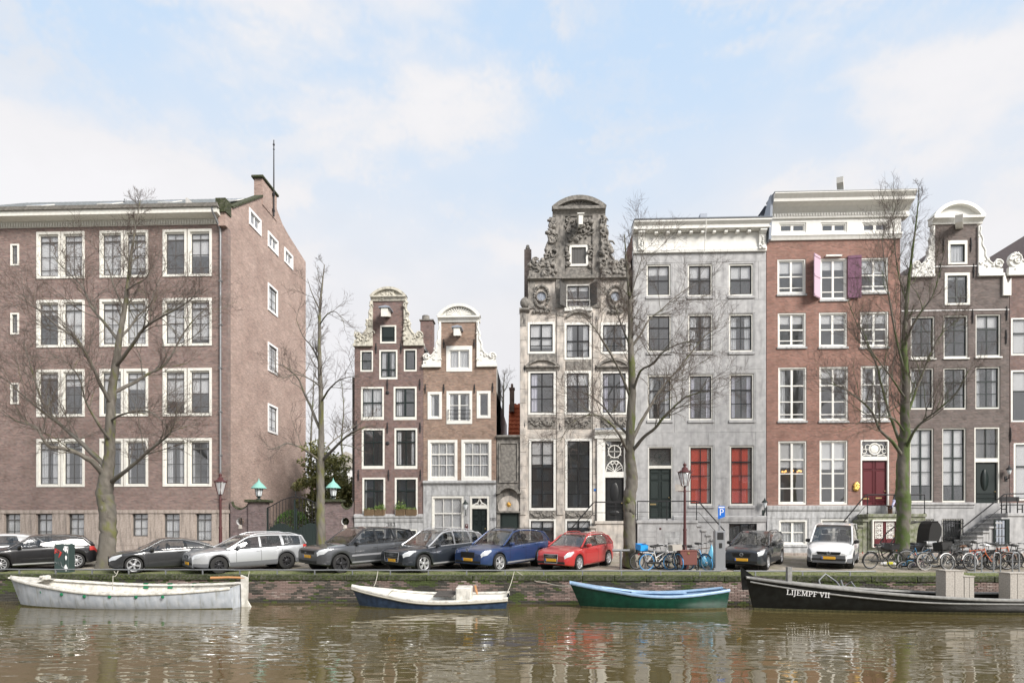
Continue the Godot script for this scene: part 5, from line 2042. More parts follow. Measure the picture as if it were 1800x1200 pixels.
	var bo := put("basement_window", b, "black_paint", h)
	for q in [[10.138, 10.724], [10.784, 11.174], [11.294, 11.504]]:
		put("pane", pane_mesh(q[1] - q[0], bw[3] - bw[1] - 0.1), "pane_glass", bo, Vector3((q[0] + q[1]) / 2, (bw[1] + bw[3]) / 2, -0.18))
	b = MB.new()
	b.cbox(7.226, 3.89, 0.0, 7.68, 4.257, 0.03, 0.005)
	put("name_plate", b, "sandstone", h)
	wall_lantern(h, 11.894, 3.271, "black_green_paint", 1.0)
	var so := stoop("entrance_steps", "pale grey stone landing with iron railing at the grey stone house", 5.01, 8.043, 2.303, 1.5, 1.0, "grey_stone", 6, true, 0.24)
	# blocks on the landing's front
	b = MB.new()
	for q in [[1118, 1145], [1146, 1159], [1160, 1184], [1185, 1200], [1201, 1213]]:
		for j in 5:
			if q[0] in [1146, 1185] and j > 0:
				continue
			b = MB.new()
			var xa: float = lerpf(5.01, 8.043, (q[0] - 1114.0) / 100.0)
			var xb: float = lerpf(5.01, 8.043, (q[1] + 1 - 1114.0) / 100.0)
			var y1 := 0.62 + (j + 1) * 0.27 if q[0] not in [1146, 1185] else 1.97
			b.cbox(xa + 0.004, 0.62 + j * 0.27 + 0.004, 1.46, xb - 0.004, y1 - 0.004, 1.515, 0.006)
			put("stone_block", b, "blue_stone" if q[0] == 1160 and j < 4 else "grey_stone", so)
	b = MB.new()
	b.ball(Vector3(6.177, 1.865, 1.52), Vector3(0.06, 0.06, 0.03), 10, 6)
	put("round_plate", b, "lamp_red_paint", so)

func red_house() -> void:
	var h := thing("red_brick_house", "red brick house with white cornice, attic windows and open purple shutters", "house")
	var x0 := 12.074
	var x1 := 19.054
	var yc := 17.246
	var yb := 3.113
	var w := {"f": "white_paint", "fw": 0.09, "fb": 0.1, "s": "white_paint", "sw": 0.06, "bw": 0.05, "cols": 2, "rows": [0.5], "mid": 0.11, "proud": -0.03, "back": 0.09, "sill": "blue_stone", "sillh": 0.1}
	var r1 := with(w, {"rows": [0.5, 0.87], "meet": 0, "c": "blind", "drop": 0.38})
	var r3 := with(w, {"rows": [0.33, 0.66, 0.92], "meet": 0})
	var r4 := with(w, {"rows": [0.28, 0.52, 0.77], "meet": 0, "mid": 0.12, "fb": 0.12})
	r4.erase("sill")
	var mid := [14.864,14.038,16.305,16.277]
	var wins := [
		[[12.621,14.372,14.15,16.269], r1], [mid, with(w, {"rows": [0.45, 0.85], "c": "blind", "drop": 0.25})], [[16.942,14.4,18.449,16.272], with(r1, {"drop": 0.42})],
		[[12.642,11.551,14.165,13.401], with(r1, {"drop": 0.3})], [[14.805,11.526,16.32,13.402], with(r1, {"drop": 0.3, "rows": [0.5]})], [[16.957,11.501,18.479,13.403], with(r1, {"drop": 0.3})],
		[[12.663,7.607,14.194,10.504], with(r3, {"c": "drape", "dw": 0.25})], [[14.82,7.592,16.364,10.512], with(r3, {"c": "blind", "drop": 0.18})], [[16.986,7.607,18.494,10.535], with(r3, {"c": "drapes"})],
		[[12.672,3.132,14.194,6.575], with(r4, {"c": "blind", "drop": 0.42})], [[14.835,3.128,16.349,6.593], with(r4, {"c": "blind", "drop": 0.45})]]
	var dr := [16.986,2.671,18.494,6.596]
	facade(h, [[x0, yb, x1, yc]], wins, [hole(dr)], "red_brick")
	rooms(h, x0, x1, [0.4, 2.901, 7.077, 10.981, 13.887, yc], 5.2)
	shell(h, x0, x1, yc + 0.5, 13.0, "red_brick")
	# attic frieze with windows between cornice mouldings
	var yt := 19.358
	var yf := 18.305
	var aw := with(w, {"rows": [], "sill": "white_paint", "sillh": 0.08, "proud": -0.04, "mid": 0.14})
	facade(h, [[x0, yc + 0.3, x1, yf + 0.02]], [[[12.672,17.588,14.135,18.165], aw], [[14.849,17.564,16.275,18.139], aw], [[17.016,17.554,18.435,18.112], aw]], [], "white_paint", 0.10, 0.45, "attic_frieze")
	var b := MB.new()
	b.run([Vector2(-0.35, yc - 0.02), Vector2(0.08, yc - 0.02), Vector2(0.12, yc + 0.1), Vector2(0.18, yc + 0.2), Vector2(0.16, yc + 0.3), Vector2(-0.35, yc + 0.3)], x0, x1 + 0.03)
	put("lower_moulding", b, "white_paint", h)
	b = MB.new()
	b.run([Vector2(-0.35, yf + 0.02), Vector2(0.2, yf + 0.02), Vector2(0.22, yf + 0.12), Vector2(0.2, yf + 0.3), Vector2(0.42, yf + 0.55), Vector2(0.78, yf + 0.66), Vector2(0.8, yf + 0.8), Vector2(0.98, yt - 0.06), Vector2(0.98, yt), Vector2(-0.35, yt)], x0 + 0.12, x1 + 0.36)
	var cn := put("cornice", b, "white_paint", h)
	b = MB.new()
	b.run([Vector2(-0.4, yt + 0.002), Vector2(1.0, yt + 0.002), Vector2(1.0, yt + 0.04), Vector2(-0.4, yt + 0.10)], x0 + 0.1, x1 + 0.38)
	put("zinc_edge", b, "galvanised", cn)
	b = MB.new()
	var q := x0 + 0.16
	while q < x1 + 0.2:
		b.box(q, yf + 0.14, 0.2, q + 0.075, yf + 0.27, 0.265)
		q += 0.145
	put("dentils", b, "white_paint", cn).set_meta("kind", "stuff")
	b = MB.new()
	b.prism(PackedVector2Array([Vector2(-3.0, yt - 2.6), Vector2(0.4, yt - 2.2), Vector2(0.7, yt - 0.2), Vector2(0.7, yt + 0.02), Vector2(0.4, yt + 0.02)]), -0.06, 0.06, Transform3D(Basis(Vector3(0, 0, 1), Vector3(0, 1, 0), Vector3(-1, 0, 0)), Vector3(x0 + 0.05, 0, 0)))
	put("roof_cheek", b, "lead", cn)
	b = MB.new()
	b.quad(Vector3(x0, yt - 0.1, -0.3), Vector3(x1, yt - 0.1, -0.3), Vector3(x1, yt - 0.1, -13), Vector3(x0, yt - 0.1, -13))
	b.box(x0 + 0.05, yc, -1.2, x1 - 0.05, yt - 0.2, -1.1)
	put("roof", b, "lead", h)
	# slanting hoist beam on the roof
	b = MB.new()
	b.prism(PackedVector2Array([Vector2(-1.2, yt - 0.2), Vector2(-0.6, yt - 0.2), Vector2(1.25, yt + 0.35), Vector2(1.3, yt + 0.62), Vector2(1.15, yt + 0.66)]), -0.16, 0.16, Transform3D(Basis(Vector3(0, 0, 1), Vector3(0, 1, 0), Vector3(-1, 0, 0)), Vector3(15.979, 0, 0)).rotated_local(Vector3(0, 1, 0), -0.45))
	put("hoist_beam", b, "white_paint", h)
	# shutters swung open on the middle window
	for s in [[-1.0, "pink_paint", 0.75], [1.0, "purple_paint", 0.15]]:
		b = MB.new()
		var hx: float = mid[0] if s[0] < 0 else mid[2]
		var sw := 0.68
		var ang: float = s[2]
		var t := Transform3D(Basis(Vector3(0, 1, 0), -s[0] * ang), Vector3(hx + s[0] * sw / 2 * cos(ang), (mid[1] + mid[3]) / 2 + 0.06, 0.05 + sin(ang) * sw / 2))
		var hh: float = mid[3] - mid[1] + 0.02
		b.boxat(t, Vector3(sw, hh, 0.04))
		var so := put("shutter", b, s[1], h)
		b = MB.new()
		for f in [-0.46, 0.0, 0.46]:
			b.boxat(t * Transform3D(Basis(), Vector3(0, f * hh, 0.03)), Vector3(sw - 0.04, 0.12, 0.03))
		put("batten", b, s[1], so)
	b = MB.new()
	b.box(15.147, mid[3] + 0.04, -0.02, 15.979, mid[3] + 0.12, 0.14)
	put("roller_box", b, "white_paint", h)
	var d := door_set(h, dr, 5.705, 5.494, "dark_red_paint", "white_paint", 2, [0.0, 0.18, 0.66, 0.72, 0.78, 0.94], "scroll", -0.03, 0.09)
	letterbox(d, 17.327, 3.471, -0.11)
	letterbox(d, 17.992, 3.502, -0.11)
	# stone basement
	var bwin := with(w, {"rows": [0.5], "c": "net", "mid": 0.12, "proud": 0.0})
	facade(h, [[x0, 0.35, x1, yb - 0.003]], [[[12.702,0.993,14.194,2.343], bwin], [[14.894,0.995,16.364,2.387], bwin]], [], "blue_stone", 0.02, 0.37, "basement")
	ashlar(h, x0 + 0.01, 16.957, [0.45, 2.417, 2.886], 2.0, [[12.642,0.872,14.254,2.419], [14.835,0.873,16.424,2.447]], "blue_stone", 0.045, 17)
	b = MB.new()
	b.run([Vector2(0, yb - 0.27), Vector2(0.1, yb - 0.27), Vector2(0.12, yb - 0.2), Vector2(0.12, yb - 0.04), Vector2(0.0, yb + 0.0)], x0, 16.986)
	put("sill_course", b, "blue_stone", h)
	# gilded plaque beside the door: crumpled leaf relief
	var pb := MB.new()
	var r := RandomNumberGenerator.new()
	r.seed = 5
	for i in 16:
		pb.ball(Vector3(16.764 + r.randf_range(-0.12, 0.12), 4.108 + r.randf_range(-0.2, 0.2), 0.05), Vector3(r.randf_range(0.05, 0.11), r.randf_range(0.06, 0.13), 0.05), 8, 6)
	put("gilded_plaque", pb, "gold", h)
	var so := stoop("entrance_steps", "mossy stone landing with iron railing below the dark red doors", 16.809, 19.672, 2.626, 1.25, -1.0, "old_stone", 6, true, 0.26)
	door_set_low(so, [16.961,0.902,18.242,2.329])
	var ch := thing("chandelier", "brass chandelier with glowing bulbs seen through a red brick house window", "lamp", Vector3(13.968, 5.048, -1.6))
	var cb := MB.new()
	cb.ring(Vector3(0, -0.05, 0), Vector3(0, 1, 0), 0.48, 0.02, 20, 5)
	cb.tube([Vector3(0, -0.05, 0), Vector3(0, 1.0, 0)], [0.02, 0.02], 6)
	for i in 4:
		var a := TAU * i / 4
		cb.tube([Vector3(0, 0.05, 0), Vector3(cos(a) * 0.48, -0.05, sin(a) * 0.48)], [0.015, 0.015], 5)
	put("chandelier_frame", cb, "brass", ch)
	var glow := plain("bulb_glow", Color(1, 0.8, 0.5), 0.5)
	glow.emission_enabled = true
	glow.emission = Color(1.0, 0.72, 0.38)
	glow.emission_energy_multiplier = 0.9
	var bulb := SphereMesh.new()
	bulb.radius = 0.05
	bulb.height = 0.11
	bulb.radial_segments = 10
	bulb.rings = 6
	for i in 8:
		var a := TAU * (i + 0.3) / 8
		put("bulb", bulb, glow, ch, Vector3(cos(a) * 0.48, 0.02, sin(a) * 0.48))
	var li := OmniLight3D.new()
	li.name = "chandelier_light"
	li.light_energy = 0.06
	li.light_color = Color(1, 0.78, 0.5)
	li.light_size = 0.3
	li.omni_range = 8.0
	li.omni_attenuation = 2.0
	li.shadow_enabled = true
	li.position = Vector3(0, -0.2, 0)
	ch.add_child(li)

func door_set_low(h: Node3D, r: Array) -> Node3D:
	var b := MB.new()
	bars(b, r[0], r[1], r[2], r[3], 0.07, 0.02, 0.08, -0.12, 0.05)
	var f := put("lower_door_frame", b, "cream_paint", h)
	var d := door(h, [r[0] + 0.07, r[1] + 0.02, r[2] - 0.07, r[3] - 0.08], "dark_red_paint", 2, [0.62, 0.95], 0.02, true)
	var w: float = (r[2] - r[0] - 0.14) / 2
	for i in 2:
		var x0: float = r[0] + 0.07 + w * i + 0.09
		var x1 := x0 + w - 0.18
		var y1: float = r[3] - 0.14
		var y0 := y1 - 0.85
		var g := MB.new()
		bars(g, x0, y0, x1, y1, 0.03, 0.03, 0.03, -0.09, -0.055)
		for k in range(1, 5):
			var xx := lerpf(x0, x1, k / 5.0)
			g.box(xx - 0.014, y0, -0.085, xx + 0.014, y1, -0.06)
		for k in range(1, 7):
			var yy := lerpf(y0, y1, k / 7.0)
			g.box(x0, yy - 0.014, -0.084, x1, yy + 0.014, -0.061)
		for k in 3:
			g.ring(Vector3((x0 + x1) / 2, lerpf(y0, y1, 0.2 + 0.3 * k), -0.06), Vector3(0, 0, 1), 0.12, 0.02, 14, 5)
		put("iron_grille", g, "white_paint", d)
	f.position.z = 1.34
	d.position.z = 1.36
	return d

func dark_house() -> void:
	var h := thing("canal_house", "dark brown brick house with white plain-arched neck gable and black panelled door", "house")
	var x0 := 19.083
	var x1 := 24.674
	var ysh := 15.294
	var ytop := 18.032
	var nx0 := 20.803
	var nx1 := 23.043
	var yb := 3.222
	var w := {"f": "cream_paint", "fw": 0.085, "fb": 0.1, "s": "dark_green_paint", "sw": 0.05, "bw": 0.032, "cols": 2, "rows": [0.33, 0.66], "meet": 0, "mid": 0.05, "proud": -0.05, "back": 0.12}
	var tall := with(w, {"rows": [0.2, 0.4, 0.6, 0.8], "meet": 1, "mid": 0.08, "c": "blind", "drop": 0.78})
	var wins := [
		[[19.584,10.871,20.877,13.128], with(w, {"sill": "white_paint", "sillh": 0.08})], [[21.287,10.883,22.59,13.166], with(w, {"sill": "white_paint", "sillh": 0.08})], [[22.935,10.925,24.267,13.203], with(w, {"sill": "white_paint", "sillh": 0.08})],
		[[19.569,8.162,20.818,10.39], with(w, {"c": "drape"})], [[21.279,8.149,22.517,10.387], w], [[22.926,8.166,24.238,10.43], with(w, {"c": "drapes"})],
		[[19.543,3.256,20.818,7.199], tall], [[21.217,3.252,22.488,7.218], tall],
		[[21.346,13.675,22.648,15.373], with(w, {"fw": 0.14, "rows": [0.8], "mid": 0.1, "proud": 0.03, "back": 0.04})]]
	var nw := [21.513,15.823,22.511,17.079]
	var dr := [22.867,2.679,24.209,7.237]
	facade(h, [[x0, yb, x1, ysh], [nx0, ysh, nx1, ytop]], wins + [[nw, with(w, {"fw": 0.12, "ft": 0.2, "cols": 1, "rows": [], "proud": 0.03, "back": 0.04, "c": "net"})]], [hole(dr)], "dark_brick")
	rooms(h, x0, x1, [0.4, 2.982, 7.698, 10.643, ysh - 0.1], 5.0)
	shell(h, x0, x1, ysh - 0.2, 13.0, "dark_brick")
	ridge_roof(h, x0 + 0.05, x1 - 0.05, ysh - 0.2, ytop - 0.6, -13.0, -0.36, "dark_tile")
	claw(h, -1.0, nx0, ysh, 17.845, nx0 - 19.643, 0.12, "white_paint", 14, 0.07, 51)
	claw(h, 1.0, nx1, ysh, 17.8, 24.296 - nx1, 0.12, "white_paint", 14, 0.07, 52)
	pediment(h, 20.613, 23.305, ytop, 19.053, "white_paint", 0.17, 0, 0.24, 0.32)
	var b := MB.new()
	b.prism(PackedVector2Array([Vector2(-0.1, 17.697), Vector2(1.15, 17.607), Vector2(1.3, 17.937), Vector2(1.25, 18.057), Vector2(-0.1, 17.877)]), -0.17, 0.17, Transform3D(Basis(Vector3(0, 0, 1), Vector3(0, 1, 0), Vector3(-1, 0, 0)), Vector3(22.107, 0, 0)).rotated_local(Vector3(0, 1, 0), -0.55))
	put("hoist_beam", b, "white_paint", h)
	for q in [[21.287, 16.872], [22.692, 16.847], [21.112, 15.492], [22.838, 15.464], [24.529, 13.191], [24.5, 11.963], [22.78, 13.064]]:
		anchor(h, q[0], q[1], 0.75)
	for v in [13.398, 15.719]:
		b = MB.new()
		b.box((x0 if v < 14 else nx0) + 0.02, v - 0.02, 0.0, (x1 if v < 14 else nx1) - 0.02, v + 0.02, 0.03)
		put("string_course", b, "plain_white", h)
	# the stone shoulder piece over the party wall
	b = MB.new()
	b.prism(PackedVector2Array([Vector2(24.296,14.123), Vector2(24.703,14.117), Vector2(24.703,15.015), Vector2(24.529,14.718), Vector2(24.383,15.2), Vector2(24.296,15.201)]), -0.1, 0.12)
	put("shoulder_scroll", b, "white_paint", h)
	var d := door_set(h, dr, 5.588, 5.378, "dark_green_paint", "cream_paint", 1, [0.0, 0.64, 0.72, 1.0], "bars", -0.05, 0.09)
	b = MB.new()
	b.ball(Vector3(23.48, 4.449, -0.12), Vector3(0.22, 0.58, 0.05), 4, 6)
	put("door_boss", b, "dark_green_paint", d)
	wall_lantern(h, 24.5, 4.955, "iron", 0.8)
	# stone basement with barred windows
	var bw := with(w, {"rows": [], "cols": 1})
	var bws := [[19.79,0.998,20.789,2.413], [21.199,0.999,22.312,2.411]]
	facade(h, [[x0, 0.35, x1, yb - 0.003]], [[bws[0], bw], [bws[1], bw]], [], "grey_stone", 0.02, 0.37, "basement")
	for r in bws:
		b = MB.new()
		for k in 9:
			var xx := lerpf(r[0] + 0.04, r[2] - 0.04, k / 8.0)
			b.tube([Vector3(xx, r[1], 0.06), Vector3(xx, r[3] - 0.1, 0.06)], [0.014, 0.014], 5)
			b.ball(Vector3(xx, r[3] - 0.08, 0.06), Vector3(0.02, 0.04, 0.02), 6, 4)
		for yy in [r[3] - 0.25, r[1] + 0.4]:
			b.box(r[0], yy - 0.02, 0.05, r[2], yy + 0.02, 0.07)
		put("window_grate", b, "iron", h)
	b = MB.new()
	b.run([Vector2(0, yb - 0.25), Vector2(0.06, yb - 0.25), Vector2(0.08, yb - 0.12), Vector2(0.14, yb - 0.08), Vector2(0.14, yb), Vector2(0.0, yb + 0.04)], x0, 22.838)
	put("sill_course", b, "grey_stone", h)
	var so := stoop("entrance_steps", "grey stone flight of steps with iron handrail to the black panelled door", 23.597, 25.401, 2.649, 1.5, -1.0, "grey_stone", 8, true, 0.30)
	b = MB.new()
	var ld := [22.92,1.026,23.674,2.349]
	bars(b, ld[0], ld[1], ld[2], ld[3], 0.06, 0.02, 0.06, 1.47, 1.53)
	b.box(ld[2] - 0.20, ld[1] + 0.02, 1.46, ld[2] - 0.06, ld[3] - 0.06, 1.525)
	var lf := put("cellar_door", b, "dark_green_paint", so)
	for j in 3:
		for i in 3:
			var pw: float = (ld[2] - ld[0] - 0.30) / 3.0
			var ph: float = (ld[3] - ld[1] - 0.1) / 3.0
			put("pane", pane_mesh(pw - 0.05, ph - 0.05), "lead", lf, Vector3(ld[0] + 0.08 + pw * (i + 0.5), ld[1] + 0.04 + ph * (j + 0.5), 1.512))
	# bench on the landing
	var bn := thing("bench", "black iron bench on the landing beside the black panelled door", "bench", Vector3(24.216, 2.649, 0.9))
	b = MB.new()
	b.cbox(-0.5, 0.42, -0.2, 0.5, 0.46, 0.2, 0.01)
	put("seat", b, "iron", bn)
	b = MB.new()
	b.cbox(-0.5, 0.62, -0.24, 0.5, 0.86, -0.2, 0.01)
	put("backrest", b, "iron", bn)
	for x in [-0.4, 0.4]:
		b = MB.new()
		b.box(x - 0.02, 0.0, -0.22, x + 0.02, 0.86, -0.18)
		b.box(x - 0.02, 0.0, 0.14, x + 0.02, 0.42, 0.18)
		b.box(x - 0.02, 0.2, -0.18, x + 0.02, 0.24, 0.14)
		put("leg", b, "iron", bn)

func corner_house() -> void:
	var h := thing("canal_house", "red-brown brick house end with white scrolled gable and dark steep roof", "house")
	var x0 := 24.703
	var x1 := x0 + 6.5
	var ysh := 15.303
	var w := {"f": "white_paint", "fw": 0.1, "s": "dark_green_paint", "sw": 0.04, "bw": 0.03, "cols": 2, "rows": [0.4], "mid": 0.05, "meet": 0, "proud": 0.0}
	var wins := []
	for i in 2:
		var a := 24.747 + i * 2.6
		wins.append([[a, 10.968, a + 1.7, 12.973], with(w, {"c": "blind", "drop": 1.0})])
		wins.append([[a, 7.466, a + 1.7, 10.22], with(w, {"c": "blind", "drop": 0.4})])
		wins.append([[a + 0.15, 3.336, a + 1.8, 6.389], with(w, {"c": "blind", "drop": 1.0})])
	facade(h, [[x0, 0.35, x1, ysh]], wins, [], "purple_brick")
	rooms(h, x0, x1, [0.4, 2.977, 6.928, 10.519, ysh], 5.0)
	shell(h, x0, x1, ysh - 0.2, 13.0, "purple_brick")
	ridge_roof(h, x0 + 0.1, x1 + 0.2, ysh - 0.3, ysh + 3.6, -13.0, -1.2, "dark_tile")
	claw(h, -1.0, x0 + 2.1, ysh, ysh + 3.0, 2.2, 0.15, "white_paint", 16, 0.08, 61)
	var b := MB.new()
	b.box(x0 + 2.1, ysh + 0.001, -0.35, x1 - 2.1, ysh + 3.2, -0.0)
	put("gable_neck", b, "purple_brick", h)
	b = MB.new()
	b.cbox(x0, 0.4, 0.0, x1, 3.216, 0.06, 0.01)
	put("basement", b, "grey_stone", h)
	anchor(h, 24.718, 6.81, 0.8)

# ---------------------------------------------------------------- the garden gate and what lies behind it

func leaf_cloud(b: MB, at: Vector3, rad: Vector3, n: int, s: float, ca: Color, cb: Color, r: RandomNumberGenerator, droop := 0.0, hollow := 0.5) -> void:
	for i in n:
		var d := Vector3(r.randfn(0, 1), r.randfn(0, 1), r.randfn(0, 1)).normalized()
		var p := at + d * rad * lerpf(hollow, 1.0, sqrt(r.randf()))
		var l := Vector3(d.x + r.randfn(0, 0.6), d.y + r.randfn(0, 0.6) - droop, d.z + r.randfn(0, 0.6)).normalized() * s * r.randf_range(0.6, 1.4)
		var w := l.cross(Vector3(r.randfn(0, 1), r.randfn(0, 1), r.randfn(0, 1))).normalized() * s * 0.35
		b.col = ca.lerp(cb, r.randf())
		b.quad(p, p + l * 0.5 + w, p + l, p + l * 0.5 - w)

func pier_wall(label: String, xa: float, xb: float, pa: float, pb: float, xo: float, mirror: bool) -> void:
	var w := thing("garden_wall", label, "wall")
	var yt := 3.229
	var ylow := 2.915
	var r0 := 0.22
	# swooping top beside the pier, round opening in the face
	var top := []
	for k in 13:
		var t := k / 12.0
		top.append(Vector2(lerpf(xa, xb, t), lerpf(yt, ylow, pow(sin(t * PI), 0.8)) + (0.12 if t in [0.0, 1.0] else 0.0)))
	var poly := PackedVector2Array([Vector2(xb, 0.4), Vector2(xa, 0.4)])
	for p in top:
		poly.append(p)
	var g := CSGPolygon3D.new()
	g.name = "wall_face"
	g.polygon = poly
	g.depth = 0.3
	g.material = M.wall_brick
	g.position = Vector3(0, 0, 0.0)
	w.add_child(g)
	var yo := 2.273
	var cut := CSGCylinder3D.new()
	cut.name = "opening"
	cut.operation = CSGShape3D.OPERATION_SUBTRACTION
	cut.radius = r0
	cut.height = 1.2
	cut.sides = 20
	cut.rotation.x = PI / 2
	cut.position = Vector3(xo, yo, 0)
	g.add_child(cut)
	var b := MB.new()
	b.box(xo - 0.015, yo - r0, -0.16, xo + 0.015, yo + r0, -0.13)
	b.box(xo - r0, yo - 0.015, -0.165, xo + r0, yo + 0.015, -0.135)
	put("opening_bars", b, "iron", w)
	b = MB.new()
	b.prism(PackedVector2Array([Vector2(xo - 0.12, yo - r0 - 0.18), Vector2(xo + 0.12, yo - r0 - 0.18), Vector2(xo + 0.07, yo - r0 + 0.04), Vector2(xo - 0.07, yo - r0 + 0.04)]), 0.0, 0.03)
	put("drip_stone", b, "sandstone", w)
	b = MB.new()
	var pts := []
	var rr := []
	for p in top:
		pts.append(Vector3(p.x, p.y + 0.02, -0.15))
		rr.append(0.10)
	b.tube(pts, rr, 6)
	put("coping", b, "mossy_stone", w)
	b = MB.new()
	b.box(pa, 0.4, -0.5, pb, yt + 0.1, 0.10)
	var pier := put("pier", b, "wall_brick", w)
	b = MB.new()
	b.cbox(pa - 0.16, yt + 0.1, -0.66, pb + 0.16, yt + 0.25, 0.26, 0.03)
	put("pier_cap", b, "mossy_stone", pier)
	var l := thing("gate_lantern", "copper-green capped lantern on the brick gate pier " + ("beside the slender tree" if mirror else "next to the large school building"), "lantern", Vector3((pa + pb) / 2, yt + 0.25, -0.2), "gate pier lanterns")
	b = MB.new()
	b.lathe([Vector2(0.001, 0), Vector2(0.14, 0), Vector2(0.14, 0.05), Vector2(0.07, 0.08), Vector2(0.08, 0.14), Vector2(0.14, 0.18), Vector2(0.14, 0.21)], 12)
	put("base", b, "black_green_paint", l)
	b = MB.new()
	b.lathe([Vector2(0.15, 0.21), Vector2(0.23, 0.66), Vector2(0.001, 0.67)], 8)
	put("lantern_glass", b, "lantern_glass", l)
	b = MB.new()
	for k in 8:
		var a := TAU * k / 8
		b.tube([Vector3(cos(a) * 0.155, 0.21, sin(a) * 0.155), Vector3(cos(a) * 0.235, 0.67, sin(a) * 0.235)], [0.012, 0.012], 4)
	put("lantern_bars", b, "black_green_paint", l)
	b = MB.new()
	b.lathe([Vector2(0.42, 0.63), Vector2(0.40, 0.68), Vector2(0.24, 0.86), Vector2(0.10, 0.98), Vector2(0.06, 1.04), Vector2(0.03, 1.10), Vector2(0.001, 1.22)], 14)
	put("cap", b, "verdigris", l)

func make_garden() -> void:
	pier_wall("purple brick garden wall with round opening joining the large school building", -17.125, -16.087, -16.087, -15.13, -16.566, false)
	pier_wall("purple brick garden wall with round opening joining house number 383", -10.253, -11.01, -11.862, -11.01, -10.71, true)
	var g := thing("garden_gate", "dark green double gate with boarded lower half and arched iron bars", "gate", Vector3(0, 0.5, -0.15))
	var x0 := -15.13
	var x1 := -11.862
	var xm := -13.525
	for s in 2:
		var a := x0 if s == 0 else xm + 0.02
		var c := xm - 0.02 if s == 0 else x1
		var n := 9
		for i in n:
			var t := (i + 0.5) / n
			var top := 1.72 + 0.42 * sin(t * PI) - 0.5
			var b := MB.new()
			var w := (c - a) / n
			b.cbox(a + w * i + 0.004, 0.05, -0.03, a + w * (i + 1) - 0.004, top + 0.05, 0.03, 0.008)
			put("board", b, "black_green_paint", g)
		var f := MB.new()
		f.box(a - 0.01, 0.0, -0.04, a + 0.07, 2.5, 0.05)
		f.box(c - 0.07, 0.0, -0.04, c + 0.01, 3.0, 0.05)
		f.box(a + 0.07, 0.2, 0.031, c - 0.07, 0.42, 0.05)
		put("gate_frame", f, "black_green_paint", g)
		var e := MB.new()
		var pts := []
		var rr := []
		for k in 13:
			var t := k / 12.0
			var y := (2.52 + 0.62 * pow(sin(t * PI / 2), 1.2)) if s == 0 else (2.52 + 0.62 * pow(sin((1 - t) * PI / 2), 1.2))
			pts.append(Vector3(lerpf(a, c, t), y, 0))
			rr.append(0.028)
		e.tube(pts, rr, 6)
		put("top_rail", e, "iron", g)
		for k in range(1, 9):
			var t := k / 9.0
			var y := (2.52 + 0.62 * pow(sin(t * PI / 2), 1.2)) if s == 0 else (2.52 + 0.62 * pow(sin((1 - t) * PI / 2), 1.2))
			var xx := lerpf(a, c, t)
			var d := MB.new()
			d.tube([Vector3(xx, 1.25, 0), Vector3(xx, y, 0)], [0.016, 0.016], 5)
			put("gate_bar", d, "iron", g)
		var sc := MB.new()
		for k in 5:
			sc.ring(Vector3(lerpf(a, c, 0.12 + 0.19 * k), 1.72 + 0.42 * sin((0.12 + 0.19 * k) * PI) - 0.30, 0.0), Vector3(0, 0, 1), 0.08, 0.014, 12, 5)
		sc.tube([Vector3(c if s == 0 else a, 3.1, 0), Vector3(c if s == 0 else a, 3.5, 0)], [0.03, 0.008], 5)
		put("gate_scroll", sc, "iron", g)
	var lm := plain("leaf_green", Color.WHITE, 0.6)
	lm.vertex_color_use_as_albedo = true
	lm.backlight_enabled = true
	lm.backlight = Color(0.25, 0.3, 0.15)
	var r := RandomNumberGenerator.new()
	r.seed = 100
	# clipped round bush
	var t := thing("round_bush", "clipped dome-shaped green bush behind the garden gate", "bush", Vector3(-15.848, 0.5, -6.0))
	var b := MB.new()
	b.colored = true
	leaf_cloud(b, Vector3(0, 1.15, 0), Vector3(1.15, 1.45, 1.15), 5200, 0.10, Color(0.05, 0.11, 0.025), Color(0.11, 0.20, 0.045), r, 0.0, 0.85)
	put("crown", b, lm, t)
	b = MB.new()
	b.tube([Vector3.ZERO, Vector3(0, 1.2, 0)], [0.08, 0.05], 6)
	put("trunk", b, "tar_board", t)
	# yews and dense evergreens
	var spots := [[-15.298, -9.0, 7.4, 1.7, "dark green drooping yew behind the gate close to the school wall"], [-14.873, -12.0, 6.6, 2.0, "olive green yew behind the gate pier lantern by the slender tree"], [-12.53, -7.0, 4.4, 1.0, "low yellowish evergreen shrub beside the side of house 383"]]
	for q in spots:
		var e := thing("evergreen_tree", q[4], "tree", Vector3(q[0], 0.5, q[1]))
		var tb := MB.new()
		tb.tube([Vector3(0, 0, 0), Vector3(0.1, q[2] * 0.5, 0), Vector3(0, q[2] * 0.95, 0)], [0.16, 0.1, 0.03], 7)
		put("trunk", tb, "tar_board", e)
		b = MB.new()
		b.colored = true
		for k in 56:
			var yy: float = q[2] * pow(r.randf(), 0.7)
			var rad: float = q[3] * (1.15 - 0.75 * yy / q[2])
			var an := r.randf() * TAU
			var rr := rad * sqrt(r.randf())
			leaf_cloud(b, Vector3(cos(an) * rr, yy, sin(an) * rr), Vector3(0.5, 0.30, 0.5), 110, 0.17, Color(0.10, 0.12, 0.04), Color(0.30, 0.30, 0.11), r, 0.5, 0.2)
		put("crown", b, lm, e)
	# pale rear houses seen through the gap
	var hs := thing("rear_house", "pale plastered house with grey roof far behind the garden gate", "house", Vector3(-19.286, 0.5, -28.0))
	b = MB.new()
	b.box(-1.9, 0, -6, 3.2, 7.4, 0)
	put("wall", b, "plain_white", hs)
	b = MB.new()
	b.prism(PackedVector2Array([Vector2(-2.1, 7.4), Vector2(3.4, 7.4), Vector2(0.6, 9.0)]), -6.2, 0.2)
	put("roof", b, "plank_wood", hs)
